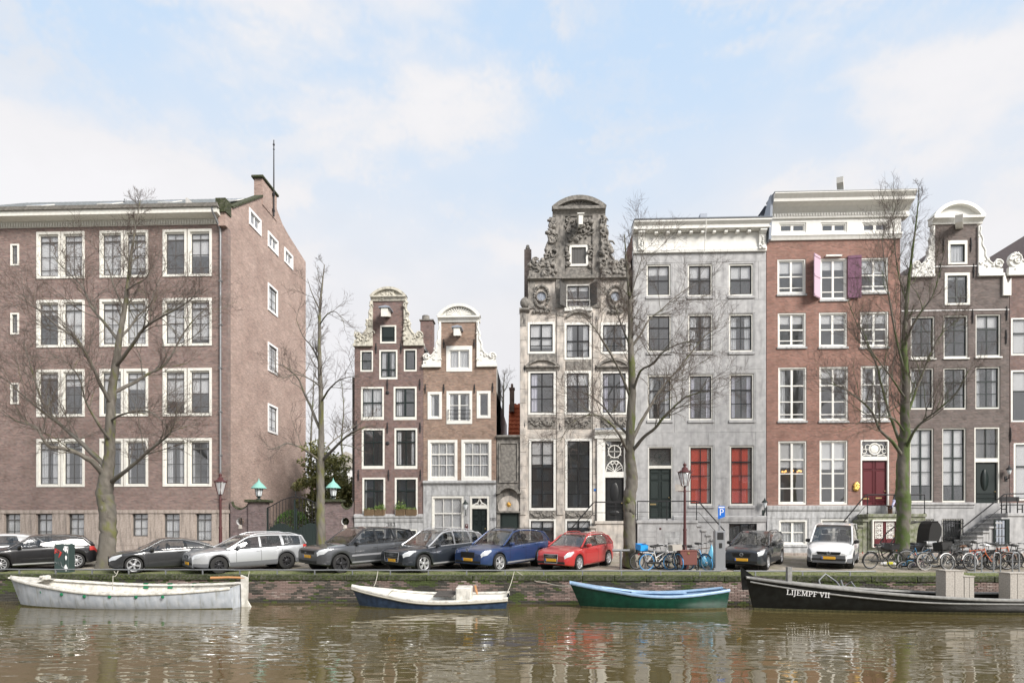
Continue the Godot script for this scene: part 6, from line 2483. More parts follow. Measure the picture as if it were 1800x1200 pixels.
	for i in 3:
		for j in 2:
			b = MB.new()
			b.box(-1.3 + i * 1.3, 2.6 + j * 2.6, 0.0, -0.5 + i * 1.3, 4.1 + j * 2.6, 0.05)
			var wn := put("window", b, "white_paint", hs)
			b = MB.new()
			b.box(-1.22 + i * 1.3, 2.68 + j * 2.6, 0.05, -0.58 + i * 1.3, 4.02 + j * 2.6, 0.06)
			put("pane", b, "grey_sash", wn)
	hs = thing("rear_house", "cream garden house beyond the evergreens between the gate piers", "house", Vector3(-24.687, 0.5, -40.0))
	b = MB.new()
	b.box(-5, 0, -6, 2.0, 5.0, 0)
	put("wall", b, "cream_paint", hs)
	b = MB.new()
	b.prism(PackedVector2Array([Vector2(-5.2, 5.0), Vector2(2.2, 5.0), Vector2(-1.5, 7.2)]), -6.2, 0.2)
	put("roof", b, "dark_tile", hs)
	hs = thing("rear_house", "white rear house corner seen over the stone portal", "house", Vector3(-3.372, 0.5, -24.0))
	b = MB.new()
	b.box(-1.2, 0, -6, 1.4, 8.2, 0)
	put("wall", b, "plain_white", hs)
	b = MB.new()
	b.box(-1.3, 8.2, -6, 1.5, 8.5, 0.1)
	put("roof", b, "lead", hs)

# ---------------------------------------------------------------- the near side of the canal, mirrored in panes and car glass

func make_opposite_side() -> void:
	var b := MB.new()
	b.box(-60, -3.2, 38.8, 60, 0.0, 62)
	struct("opposite_quay_pavement", b, "slab_paving")
	var mats := ["dark_brick", "brown_brick", "purple_brick", "red_brick", "dark_brick", "school_brick", "brown_brick", "purple_brick"]
	var hh := [12.5, 14.0, 11.5, 13.5, 12.0, 14.5, 12.8, 13.2]
	var looks := ["dark", "brown", "purple", "red", "sooty dark", "plum brown", "tawny brown", "deep purple"]
	var wm := MB.new()
	bars(wm, -0.65, -1.1, 0.65, 1.1, 0.1, 0.12, 0.1, -0.04, 0.03)
	var fmesh := wm.mesh()
	var pm := MB.new()
	pm.box(-0.56, -1.0, -0.03, 0.56, 1.0, 0.0)
	var pmesh := pm.mesh()
	for i in 8:
		var x := -28.0 + i * 7.6
		var o := thing("opposite_house", "%s brick canal house across the water that the panes mirror" % looks[i], "house", Vector3(x, 0, 52), "houses on the camera's side of the canal")
		b = MB.new()
		b.box(0, 0, 0, 7.5, hh[i], 8)
		put("wall", b, mats[i], o)
		b = MB.new()
		b.prism(PackedVector2Array([Vector2(-0.1, hh[i]), Vector2(7.6, hh[i]), Vector2(3.75, hh[i] + 3.2)]), 0.0, 8.0)
		put("roof", b, "dark_tile", o)
		for j in 3:
			for k in 3:
				var w := put("window", fmesh, "white_paint", o, Vector3(1.4 + k * 2.35, 2.6 + j * 3.6, -0.01))
				w.rotation.y = PI
				put("pane", pmesh, "lead", w)

# ---------------------------------------------------------------- bare trees

var bark_noise: FastNoiseLite

func bark_tint(p: Vector3, moss: float, yellow: float) -> Color:
	var a := bark_noise.get_noise_3d(p.x * 5.0, p.y * 2.0, p.z * 5.0)
	var c := bark_noise.get_noise_3d(p.x * 22.0 + 40.0, p.y * 8.0, p.z * 22.0)
	var base := Color(0.095, 0.086, 0.072).lerp(Color(0.195, 0.180, 0.155), clampf(0.5 + c, 0, 1))
	var m := smoothstep(0.30 - moss, 0.62 - moss, a * 0.9 + 0.7 * c)
	var g := Color(0.055, 0.095, 0.014).lerp(Color(0.150, 0.145, 0.045), yellow)
	return base.lerp(g, clampf(m, 0, 0.85))

func bough(b: MB, pts: Array, rad: Array, sides: int, moss: float, yellow: float) -> void:
	var m := pts.size()
	var up := Vector3(0.2, 0.1, 0.97)
	var base := b.v.size()
	for i in m:
		var t: Vector3 = (pts[mini(i + 1, m - 1)] - pts[maxi(i - 1, 0)]).normalized()
		if absf(t.dot(up)) > 0.95:
			up = Vector3(0.9, 0.1, -0.3)
		var s := t.cross(up).normalized()
		up = s.cross(t)
		for k in sides:
			var a := TAU * k / sides
			var d := s * cos(a) + up * sin(a)
			var p: Vector3 = pts[i]
			var wob: float = 1.0 + (0.16 * bark_noise.get_noise_3d(p.x * 6.0 + d.x * 2.0, p.y * 2.5, p.z * 6.0 + d.z * 2.0) if sides > 6 else 0.0)
			b.col = bark_tint(p + d * rad[i], moss, yellow) if sides > 4 else Color(0.105, 0.082, 0.070)
			b.vert(p + d * rad[i] * wob, d)
	for i in m - 1:
		for k in sides:
			var k2 := (k + 1) % sides
			var a := base + i * sides + k
			var c := base + i * sides + k2
			b.ix.append_array([a, c, c + sides, a, c + sides, a + sides])

func smooth_line(pts: Array, rad: Array, per: int, r: RandomNumberGenerator, jit: float) -> Array:
	var op := []
	var orad := []
	for i in pts.size() - 1:
		var p0: Vector3 = pts[maxi(i - 1, 0)]
		var p1: Vector3 = pts[i]
		var p2: Vector3 = pts[i + 1]
		var p3: Vector3 = pts[mini(i + 2, pts.size() - 1)]
		for k in per:
			var t := float(k) / per
			var q := p1.cubic_interpolate(p2, p0, p3, t)
			if k > 0:
				q += Vector3(r.randfn(0, jit), r.randfn(0, jit), r.randfn(0, jit)) * rad[i]
			op.append(q)
			orad.append(lerpf(rad[i], rad[i + 1], t))
	op.append(pts[-1])
	orad.append(rad[-1])
	return [op, orad]

func grow(lv: Array, p: Vector3, d: Vector3, l: float, r0: float, level: int, r: RandomNumberGenerator, o: Dictionary) -> void:
	var b: MB = lv[mini(level, 3) - 1]
	var n: int = [0, 6, 5, 4][level]
	var pts := [p]
	var rad := [r0]
	var q := p
	var dd := d
	for i in n:
		dd = (dd + Vector3(r.randfn(0, 0.16), r.randfn(0, 0.13) + float(o.get("lift", 0.05)) - (0.05 if level == 3 else 0.0), r.randfn(0, 0.16))).normalized()
		q += dd * l / n
		pts.append(q)
		rad.append(lerpf(r0, r0 * 0.28, (i + 1.0) / n))
	bough(b, pts, rad, [0, 5, 4, 3][level], o.get("moss", 0.2), o.get("yellow", 0.5))
	if level >= 3:
		return
	var kids: int = [0, int(o.get("k1", 8)), int(o.get("k2", 6))][level]
	for i in kids:
		var t := lerpf(0.18, 1.0, (i + r.randf()) / kids)
		var f: float = t * n
		var i0 := mini(int(f), n - 1)
		var at: Vector3 = pts[i0].lerp(pts[i0 + 1], f - i0)
		var along: Vector3 = (pts[i0 + 1] - pts[i0]).normalized()
		var side := along.cross(Vector3(r.randfn(0, 1), r.randfn(0, 1), r.randfn(0, 1))).normalized()
		var nd := (along * 0.75 + side * r.randf_range(0.5, 1.0) + Vector3(0, 0.12, 0)).normalized()
		grow(lv, at, nd, l * r.randf_range(0.36, 0.74) * (1.15 - 0.4 * t), maxf(rad[i0] * 0.55, 0.005), level + 1, r, o)

func tree(called: String, label: String, limbs: Array, seed_: int, o: Dictionary) -> Node3D:
	var r := RandomNumberGenerator.new()
	r.seed = seed_
	var base: Vector3 = limbs[0][0][0]
	var t := thing(called, label, "tree", base, o.get("group", ""))
	var trunk := MB.new()
	trunk.colored = true
	trunk.xf = Transform3D(Basis(), -base)
	var lv := []
	for i in 3:
		var m := MB.new()
		m.colored = true
		m.xf = Transform3D(Basis(), -base)
		lv.append(m)
	var main := MB.new()
	main.colored = true
	main.xf = Transform3D(Basis(), -base)
	for i in limbs.size():
		var pts: Array = limbs[i][0]
		var r0: float = limbs[i][1] * 0.78
		var r1: float = limbs[i][2] * 0.8
		var rad := []
		for k in pts.size():
			var tt := float(k) / (pts.size() - 1)
			rad.append(lerpf(r0, r1, pow(tt, 0.8)))
		if i == 0 and limbs[0].size() > 3:
			rad = limbs[0][3]
		var sl := smooth_line(pts, rad, 7 if i == 0 else 4, r, 0.10 if i > 0 else 0.05)
		bough(trunk if i == 0 else main, sl[0], sl[1], 16 if i == 0 else 8, o.get("moss", 0.2) + (0.1 if i == 0 else 0.0), o.get("yellow", 0.5))
		# side branches
		var length := 0.0
		for k in sl[0].size() - 1:
			length += sl[0][k].distance_to(sl[0][k + 1])
		var from: float = o.get("from", 0.62) if i == 0 else 0.25
		var cnt := int(length * (1.0 - from) * o.get("dense", 2.3))
		for k in cnt:
			var tt := lerpf(from, 1.0, (k + r.randf()) / cnt)
			var f: float = tt * (sl[0].size() - 1)
			var i0 := mini(int(f), sl[0].size() - 2)
			var at: Vector3 = sl[0][i0].lerp(sl[0][i0 + 1], f - i0)
			var along: Vector3 = (sl[0][i0 + 1] - sl[0][i0]).normalized()
			var side := along.cross(Vector3(r.randfn(0, 1), r.randfn(0, 1), r.randfn(0, 1))).normalized()
			var nd := (along * 0.7 + side * 0.85 + Vector3(0, o.get("rise", 0.25), 0)).normalized()
			var ln: float = r.randf_range(0.8, 2.0) * o.get("len", 1.0) * (1.2 - (0.95 if i == 0 else 0.6) * tt)
			grow(lv, at, nd, ln, clampf(sl[1][i0] * 0.45, 0.010, 0.024), 1, r, o)
	if o.get("burl", false):
		for k in 5:
			var p: Vector3 = limbs[0][0][2].lerp(limbs[0][0][3], r.randf())
			var rr: float = limbs[0][3][2]
			trunk.col = bark_tint(p, 0.3, 0.5)
			trunk.ball(p + Vector3(r.randf_range(-0.8, 0.8), r.randf_range(-0.2, 0.2), 0.8).normalized() * rr * 0.9, Vector3(0.1, 0.13, 0.1) * r.randf_range(0.6, 1.1), 8, 6)
	put("trunk", trunk, "bark", t)
	if main.v.size() > 0:
		put("limbs", main, "bark", t)
	var crown := MB.new()
	crown.colored = true
	for m in lv:
		var off := crown.v.size()
		crown.v.append_array(m.v)
		crown.n.append_array(m.n)
		crown.c.append_array(m.c)
		for q in m.ix:
			crown.ix.append(q + off)
	put("crown", crown, "bark", t)
	return t

func make_trees() -> void:
	bark_noise = noise(200, 0.35, 4)
	var m := plain("bark", Color.WHITE, 0.95)
	m.vertex_color_use_as_albedo = true
	m.heightmap_enabled = true
	m.heightmap_texture = M.grain
	m.heightmap_scale = 1.2
	tri(m, Vector3(2.2, 0.6, 2.2))
	var g := "bare trees along the quay"
	tree("canal_tree", "large spreading bare tree with lichened limbs before the school building", [
		[[Vector3(-18.863,-0.021,8.2),Vector3(-18.762,1.063,8.2),Vector3(-18.711,2.172,8.2),Vector3(-18.863,3.231,8.2),Vector3(-18.787,4.069,8.2),Vector3(-18.661,5.004,8.2),Vector3(-18.571,6.22,8.3),Vector3(-18.495,7.692,8.3),Vector3(-18.255,8.891,8.4),Vector3(-18.041,9.961,8.5),Vector3(-17.841,11.054,8.5),Vector3(-17.667,12.269,8.5),Vector3(-17.517,13.484,8.5),Vector3(-17.367,14.503,8.5),Vector3(-17.218,15.303,8.5),Vector3(-17.118,15.91,8.5)], 0.4, 0.02, [0.42, 0.34, 0.32, 0.35, 0.29, 0.22, 0.195, 0.175, 0.15, 0.125, 0.10, 0.08, 0.06, 0.04, 0.024, 0.012]],
		[[Vector3(-18.787,4.02,8.2),Vector3(-19.008,4.586,8.7),Vector3(-19.284,4.941,9.2),Vector3(-19.731,5.132,9.6),Vector3(-20.114,5.19,9.9),Vector3(-20.35,5.596,10),Vector3(-20.513,5.952,10.1),Vector3(-20.921,6.091,10.4),Vector3(-21.468,6.381,10.6)], 0.17, 0.025],
		[[Vector3(-18.812,4.463,8.2),Vector3(-19.612,5.055,7.8),Vector3(-20.48,5.662,7.4),Vector3(-21.603,6.442,7),Vector3(-22.489,7.145,6.7),Vector3(-23.096,8.049,6.5),Vector3(-23.606,9.442,6.4),Vector3(-24.01,10.526,6.3)], 0.17, 0.025],
		[[Vector3(-21.941,6.666,6.9),Vector3(-22.513,7.185,7.2),Vector3(-22.993,7.748,7.6),Vector3(-23.534,8.368,7.9),Vector3(-24.06,8.629,8.2)], 0.08, 0.02],
		[[Vector3(-18.61,3.822,8.2),Vector3(-17.84,4.121,8.7),Vector3(-17.283,4.38,9),Vector3(-16.24,5.021,9.4),Vector3(-15.221,5.57,9.8),Vector3(-14.827,6.046,10),Vector3(-14.608,6.715,10.1)], 0.15, 0.02],
		[[Vector3(-18.52,7.201,8.3),Vector3(-18.552,7.809,8.9),Vector3(-18.489,8.292,9.4),Vector3(-18.628,9.015,9.8),Vector3(-18.849,9.538,10.1),Vector3(-19.39,9.938,10.4),Vector3(-19.916,10.486,10.7),Vector3(-20.723,11.028,10.8)], 0.12, 0.02],
		[[Vector3(-18.13,9.868,8.4),Vector3(-19.099,10.797,7.8),Vector3(-20.011,11.691,7.4),Vector3(-20.609,12.695,7.1),Vector3(-21.481,13.464,6.8),Vector3(-22.429,14.338,6.6)], 0.10, 0.015],
		[[Vector3(-18.445,7.691,8.3),Vector3(-17.947,8.164,7.8),Vector3(-17.527,8.7,7.3),Vector3(-16.867,9.223,7),Vector3(-16.297,10.53,6.7),Vector3(-15.821,11.36,6.5),Vector3(-15.209,12.007,6.4)], 0.12, 0.018],
		[[Vector3(-18.28,8.769,8.4),Vector3(-17.161,9.545,9),Vector3(-16.541,10.07,9.3),Vector3(-15.835,10.369,9.6),Vector3(-14.945,10.578,10),Vector3(-14.082,10.878,10.3),Vector3(-13.516,11.298,10.5)], 0.11, 0.018],
		[[Vector3(-18.041,9.961,8.5),Vector3(-17.937,10.627,7.9),Vector3(-17.882,11.283,7.4),Vector3(-17.6,11.918,7),Vector3(-17.432,12.92,6.7),Vector3(-17.092,13.729,6.6)], 0.08, 0.014],
		[[Vector3(-18.596,6.465,8.3),Vector3(-17.577,6.631,9),Vector3(-16.301,6.675,9.5),Vector3(-15.411,6.197,9.8),Vector3(-14.945,5.586,10)], 0.07, 0.015],
		[[Vector3(-18.571,5.606,8.3),Vector3(-18.501,6.198,9.2),Vector3(-18.628,7.035,9.8),Vector3(-18.659,7.83,10.1),Vector3(-18.991,8.429,10.3),Vector3(-19.594,8.815,10.6)], 0.08, 0.015],
		[[Vector3(-17.717,12.026,8.5),Vector3(-17.002,12.041,9.1),Vector3(-16.433,12.111,9.4),Vector3(-16.109,12.398,9.5)], 0.05, 0.012],
		[[Vector3(-17.816,11.176,8.5),Vector3(-17.946,11.972,9),Vector3(-18.061,12.734,9.2),Vector3(-18.271,13.368,9.4)], 0.06, 0.012]], 301, {"moss": 0.05, "yellow": 0.75, "dense": 4.2, "len": 1.4, "group": g, "burl": true})
	tree("canal_tree", "slender straight bare tree in front of the garden gate", [
		[[Vector3(-9.577,0.017,7.6),Vector3(-9.577,1.556,7.6),Vector3(-9.602,3.044,7.6),Vector3(-9.602,4.533,7.6),Vector3(-9.577,6.022,7.6),Vector3(-9.577,7.511,7.6),Vector3(-9.627,8.752,7.6),Vector3(-9.652,9.993,7.6),Vector3(-9.627,11.357,7.6),Vector3(-9.526,12.472,7.6),Vector3(-9.426,13.339,7.6)], 0.27, 0.02, [0.24, 0.19, 0.18, 0.16, 0.125, 0.105, 0.09, 0.075, 0.055, 0.035, 0.015]],
		[[Vector3(-9.677,4.831,7.6),Vector3(-9.883,5.047,8.1),Vector3(-10.126,5.254,8.6),Vector3(-10.536,5.372,9),Vector3(-10.827,5.17,9.3),Vector3(-11.175,5.053,9.5)], 0.08, 0.015],
		[[Vector3(-9.652,6.221,7.6),Vector3(-10.115,7.091,7.2),Vector3(-10.587,7.881,6.8),Vector3(-10.969,8.644,6.6),Vector3(-11.551,9.134,6.3),Vector3(-12.025,9.396,6.1)], 0.09, 0.015],
		[[Vector3(-9.501,4.83,7.6),Vector3(-8.742,5.321,8.2),Vector3(-8.107,5.708,8.7),Vector3(-7.47,5.929,9.1),Vector3(-6.85,6.018,9.4)], 0.10, 0.02],
		[[Vector3(-9.501,5.153,7.6),Vector3(-9.234,5.729,7),Vector3(-8.686,6.281,6.5),Vector3(-8.168,6.686,6.2)], 0.06, 0.015],
		[[Vector3(-9.551,7.386,7.6),Vector3(-8.956,7.803,8.3),Vector3(-8.349,8.094,8.7),Vector3(-7.518,8.137,9.1)], 0.07, 0.012],
		[[Vector3(-9.602,8.007,7.6),Vector3(-9.741,8.149,8.3),Vector3(-10.248,8.281,8.8),Vector3(-10.857,7.981,9.1)], 0.05, 0.012],
		[[Vector3(-9.627,9,7.6),Vector3(-10.149,9.886,7.1),Vector3(-10.699,10.514,6.7),Vector3(-11.12,11.381,6.4)], 0.06, 0.012],
		[[Vector3(-9.627,10.737,7.6),Vector3(-9.142,11.017,8.1),Vector3(-8.681,11.011,8.4),Vector3(-8.252,10.502,8.7)], 0.045, 0.012],
		[[Vector3(-9.627,11.357,7.6),Vector3(-9.877,12,7.9),Vector3(-10.007,12.542,8.1)], 0.04, 0.01]], 302, {"moss": 0.07, "yellow": 0.8, "dense": 2.8, "len": 1.05, "from": 0.5, "k1": 7, "k2": 5, "group": g})
	tree("canal_tree", "bare tree with mossy knobbly trunk beside the red hatchback", [
		[[Vector3(3.736,0.117,8),Vector3(3.76,1.078,8),Vector3(3.736,2.158,8),Vector3(3.736,2.999,8),Vector3(3.855,3.839,8),Vector3(3.76,4.92,8),Vector3(3.784,5.88,8),Vector3(3.855,7.321,8),Vector3(3.855,8.641,8),Vector3(3.784,9.723,8),Vector3(3.784,10.683,8),Vector3(3.736,11.644,8),Vector3(3.641,12.847,8),Vector3(3.545,14.241,8)], 0.27, 0.02, [0.34, 0.25, 0.24, 0.265, 0.24, 0.21, 0.185, 0.165, 0.14, 0.115, 0.09, 0.065, 0.042, 0.016]],
		[[Vector3(3.879,5.111,8),Vector3(4.234,5.568,8.5),Vector3(4.682,5.928,8.9),Vector3(4.974,6.316,9.2),Vector3(5.371,6.717,9.5),Vector3(5.733,7.015,9.7),Vector3(6.222,7.174,10),Vector3(6.503,7.704,10.2)], 0.11, 0.018],
		[[Vector3(3.879,5.592,8),Vector3(4.261,6.317,7.5),Vector3(4.688,6.997,7.1),Vector3(5.032,7.598,6.8),Vector3(5.432,8.158,6.5),Vector3(6.091,8.878,6.2),Vector3(6.786,9.763,5.9),Vector3(7.468,10.583,5.7),Vector3(8.054,10.992,5.6)], 0.11, 0.018],
		[[Vector3(3.903,7.56,8),Vector3(4.126,8.328,8.6),Vector3(4.619,8.552,9),Vector3(4.956,8.932,9.3),Vector3(5.642,9.206,9.6),Vector3(6.379,9.187,9.8)], 0.08, 0.015],
		[[Vector3(3.808,9.434,8),Vector3(4.261,10.101,7.5),Vector3(4.712,10.904,7.1),Vector3(5.28,11.414,6.8),Vector3(6.156,12.231,6.5),Vector3(6.949,12.745,6.3)], 0.07, 0.014],
		[[Vector3(3.712,5.04,8),Vector3(3.273,5.64,8.7),Vector3(2.882,6.048,9.1),Vector3(2.318,6.353,9.5),Vector3(1.753,6.283,9.8),Vector3(1.182,5.938,10),Vector3(0.773,5.24,10.2)], 0.09, 0.016],
		[[Vector3(3.712,5.761,8),Vector3(3.217,6.398,7.5),Vector3(2.727,7.179,7),Vector3(2.06,7.814,6.6),Vector3(1.394,7.983,6.3)], 0.08, 0.014],
		[[Vector3(3.76,7.441,8),Vector3(3.202,8.526,8.5),Vector3(2.592,9.41,9),Vector3(2.053,10.037,9.4),Vector3(1.398,10.566,9.7)], 0.08, 0.014],
		[[Vector3(3.784,9.482,8),Vector3(3.46,10.6,7.5),Vector3(3.162,11.717,7.1),Vector3(2.746,12.576,6.8)], 0.06, 0.012],
		[[Vector3(3.736,11.404,8),Vector3(3.967,12.212,8.4),Vector3(4.172,12.957,8.6),Vector3(4.251,13.618,8.7)], 0.04, 0.01]], 303, {"moss": 0.05, "yellow": 0.45, "dense": 4.0, "len": 1.35, "from": 0.55, "group": g, "burl": true})
	tree("canal_tree", "bare tree with bright green mossy trunk among the bicycles", [
		[[Vector3(15.856,0.209,6.4),Vector3(15.856,1.306,6.4),Vector3(15.904,2.428,6.4),Vector3(15.88,3.175,6.4),Vector3(15.856,4.048,6.4),Vector3(15.904,5.044,6.4),Vector3(15.953,5.916,6.4),Vector3(15.953,6.539,6.4),Vector3(16.002,7.536,6.4),Vector3(15.953,8.782,6.4),Vector3(15.929,10.029,6.4),Vector3(16.026,11.523,6.4),Vector3(16.221,13.513,6.4),Vector3(16.464,15.377,6.4),Vector3(16.561,16.694,6.4)], 0.25, 0.02, [0.33, 0.28, 0.27, 0.29, 0.25, 0.23, 0.23, 0.20, 0.17, 0.14, 0.115, 0.085, 0.05, 0.028, 0.012]],
		[[Vector3(15.831,4.995,6.4),Vector3(15.189,5.555,6.9),Vector3(14.442,6.039,7.3),Vector3(13.944,6.788,7.6),Vector3(13.127,7.359,7.9),Vector3(12.461,7.657,8.2),Vector3(11.8,7.831,8.4)], 0.11, 0.016],
		[[Vector3(15.856,5.294,6.4),Vector3(15.842,6.115,5.9),Vector3(15.694,7.202,5.5),Vector3(15.565,8.295,5.2),Vector3(15.407,9.383,5),Vector3(15.015,10.488,4.8),Vector3(14.615,11.608,4.6),Vector3(14.322,12.573,4.5)], 0.10, 0.014],
		[[Vector3(15.977,5.169,6.4),Vector3(15.998,5.952,7),Vector3(16.255,6.421,7.4),Vector3(16.638,6.827,7.8),Vector3(17.094,7.405,8.2),Vector3(17.367,8.22,8.5)], 0.10, 0.014],
		[[Vector3(15.953,6.49,6.4),Vector3(16.585,7.63,5.9),Vector3(17.174,8.729,5.5),Vector3(17.898,10.059,5.1),Vector3(18.602,10.969,4.8),Vector3(19.547,11.627,4.5)], 0.09, 0.014],
		[[Vector3(15.929,8.783,6.4),Vector3(15.309,10.141,6.9),Vector3(14.821,11.726,7.3),Vector3(14.557,12.983,7.5),Vector3(14.367,14.074,7.6)], 0.07, 0.012],
		[[Vector3(15.929,9.904,6.4),Vector3(16.141,10.834,7),Vector3(16.584,11.666,7.4),Vector3(16.752,12.55,7.6),Vector3(16.881,13.462,7.7)], 0.07, 0.012],
		[[Vector3(15.977,7.536,6.4),Vector3(14.919,8.359,7.2),Vector3(13.967,9.209,7.7),Vector3(13.36,10.202,8)], 0.06, 0.012],
		[[Vector3(16.075,11.522,6.4),Vector3(15.941,13.209,5.9),Vector3(15.895,14.86,5.6),Vector3(15.895,16.186,5.5)], 0.045, 0.01],
		[[Vector3(15.953,6.041,6.4),Vector3(14.836,6.47,7.6),Vector3(13.892,6.393,8.1),Vector3(12.947,6.115,8.4)], 0.06, 0.012]], 304, {"moss": 0.36, "yellow": 0.05, "dense": 4.0, "len": 1.3, "from": 0.5, "rise": 0.5, "lift": 0.10, "group": g})
	# the same kind of trees on the camera's side of the canal, mirrored in panes and car glass
	var k0 := 0
	for q in [[-13.0, 44.0, "wide spreading"], [3.0, 46.0, "knobbly"], [17.0, 44.5, "mossy"]]:
		var c := copy(get_node("canal_tree" if k0 == 0 else ("canal_tree_002" if k0 == 1 else "canal_tree_003")), "opposite_tree", "%s bare tree across the canal mirrored in the house panes" % q[2], "bare trees on the camera's side")
		c.position = Vector3(q[0], 0.0, q[1])
		k0 += 1
	# bare trees in the gardens behind
	var k := 0
	for q in [[[Vector3(-17.989,0.601,-16),Vector3(-17.989,5.076,-16),Vector3(-18.08,8.657,-16),Vector3(-17.898,12.236,-16),Vector3(-17.808,14.921,-16)], "thin bare tree behind the gate close to the school wall"], [[Vector3(-16.232,0.525,-20),Vector3(-16.427,5.809,-20),Vector3(-16.815,9.173,-20),Vector3(-16.621,12.054,-20),Vector3(-16.815,14.458,-20)], "thin bare tree behind the gate close to house 383"], [[Vector3(-2.874,3.236,-15),Vector3(-2.874,10.179,-15),Vector3(-2.831,12.348,-15),Vector3(-2.744,13.866,-15)], "bare garden tree rising behind the stone portal"]]:
		tree("garden_tree", q[1], [[q[0], 0.2, 0.02]], 320 + k, {"moss": 0.1, "yellow": 0.3, "dense": 2.6, "len": 1.25, "from": 0.45, "k1": 6, "k2": 4, "group": "bare trees in the rear gardens"})
		k += 1

# ---------------------------------------------------------------- cars

class Shape:
	# side and plan lines of one car: x runs forward from the middle, y up, z to the right-hand side
	var L: float
	var W: float
	var H: float
	var o: Dictionary
	var wheels: Array        # x of the two axles
	var R: float             # wheel radius
	var top: Curve
	var belt: Curve
	var roof: Curve

	func line(pts: Array) -> Curve:
		var c := Curve.new()
		c.min_domain = -3.0
		c.max_domain = 3.0
		c.min_value = -1.0
		c.max_value = 3.0
		for p in pts:
			c.add_point(Vector2(p[0], p[1]), 0, 0, Curve.TANGENT_LINEAR, Curve.TANGENT_LINEAR)
		return c

	func half(x: float) -> float:
		var t := absf(x) / (L / 2)
		var e: float = o.get("nose", 0.30) if x > 0 else o.get("tail", 0.20)
		return W / 2 * (1.0 - e * pow(t, 9.0) - 0.02 * t * t)

	func bottom(x: float) -> float:
		var y: float = o.get("clear", 0.2) + (0.10 * pow(absf(x) / (L / 2), 8.0))
		for w in wheels:
			var d: float = absf(x - w)
			var a := R * 1.13
			if d < a:
				y = maxf(y, R + sqrt(a * a - d * d) * 1.0)
		return y

	# half section, from the sill up to the middle of the bonnet or the belt
	func section(x: float) -> PackedVector3Array:
		var h := half(x)
		var yb := bottom(x)
		var ys := belt.sample(x)
		var yt := top.sample(x)
		ys = maxf(ys, yb + 0.03)
		yt = maxf(yt, ys)
		var fl := 0.0
		for w in wheels:
			fl = maxf(fl, 1.0 - absf(x - w) / (R * 1.7))
		fl *= o.get("flare", 0.02)
		return PackedVector3Array([
			Vector3(x, yb, h * 0.80), Vector3(x, yb, h * 0.955 + fl), Vector3(x, lerpf(yb, ys, 0.10), h * 0.985 + fl), Vector3(x, lerpf(yb, ys, 0.38), h * 1.0 + fl * 0.8), Vector3(x, lerpf(yb, ys, 0.62), h * 0.995 + fl * 0.4), Vector3(x, lerpf(yb, ys, 0.82), h * 0.982),
			Vector3(x, lerpf(yb, ys, 0.95), h * 0.965), Vector3(x, ys + 0.003, h * 0.925), Vector3(x, lerpf(ys, yt, 0.55), h * 0.78), Vector3(x, lerpf(ys, yt, 0.88), h * 0.5), Vector3(x, yt, 0.0)])

	func cabin(x: float) -> PackedVector3Array:
		var yb := belt.sample(x)
		var yr := maxf(roof.sample(x), yb + 0.004)
		var f := clampf((yr - yb) / (H - yb), 0.0, 1.0)
		var h := half(x)
		var hr := lerpf(h * 0.925, W / 2 * o.get("tumble", 0.70), f)
		var e := minf(0.05, (yr - yb) * 0.3)
		return PackedVector3Array([Vector3(x, yb, h * 0.925), Vector3(x, lerpf(yb, yr, 0.55), lerpf(h * 0.925, hr, 0.45)), Vector3(x, yr - e, hr), Vector3(x, yr - e * 0.35, hr * 0.90), Vector3(x, yr - 0.004, hr * 0.5), Vector3(x, yr, 0.0)])

	func on_side(x: float, s: float) -> Vector3:
		var q := section(x)
		var f := clampf(s, 0.0, q.size() - 1.001)
		return q[int(f)].lerp(q[int(f) + 1], f - int(f))

func mirrored(p: PackedVector3Array) -> PackedVector3Array:
	var q := PackedVector3Array()
	for i in p.size():
		q.append(p[i])
	for i in range(p.size() - 2, -1, -1):
		q.append(Vector3(p[i].x, p[i].y, -p[i].z))
	return q

# a strip laid on the body side, both sides or one; s counts section points
func side_patch(b: MB, sh: Shape, xa: float, xb: float, sa: float, sb: float, off: float, nx := 6, ns := 3, both := true, sb2 := -1.0) -> void:
	for side in ([1.0, -1.0] if both else [-1.0]):
		var rows := []
		for i in nx + 1:
			var x := lerpf(xa, xb, float(i) / nx)
			var row := PackedVector3Array()
			for j in ns + 1:
				var top := sb if sb2 < 0 else lerpf(sb, sb2, float(i) / nx)
				var p := sh.on_side(x, lerpf(sa, top, float(j) / ns))
				var c := Vector3(x * 0.97, p.y * 0.9 + 0.05, 0)
				p += Vector3((p.x - c.x) * 0.2, (p.y - c.y) * 0.1, p.z).normalized() * off
				row.append(Vector3(p.x, p.y, p.z * side))
			rows.append(row)
		b.loft(rows, false, side < 0)

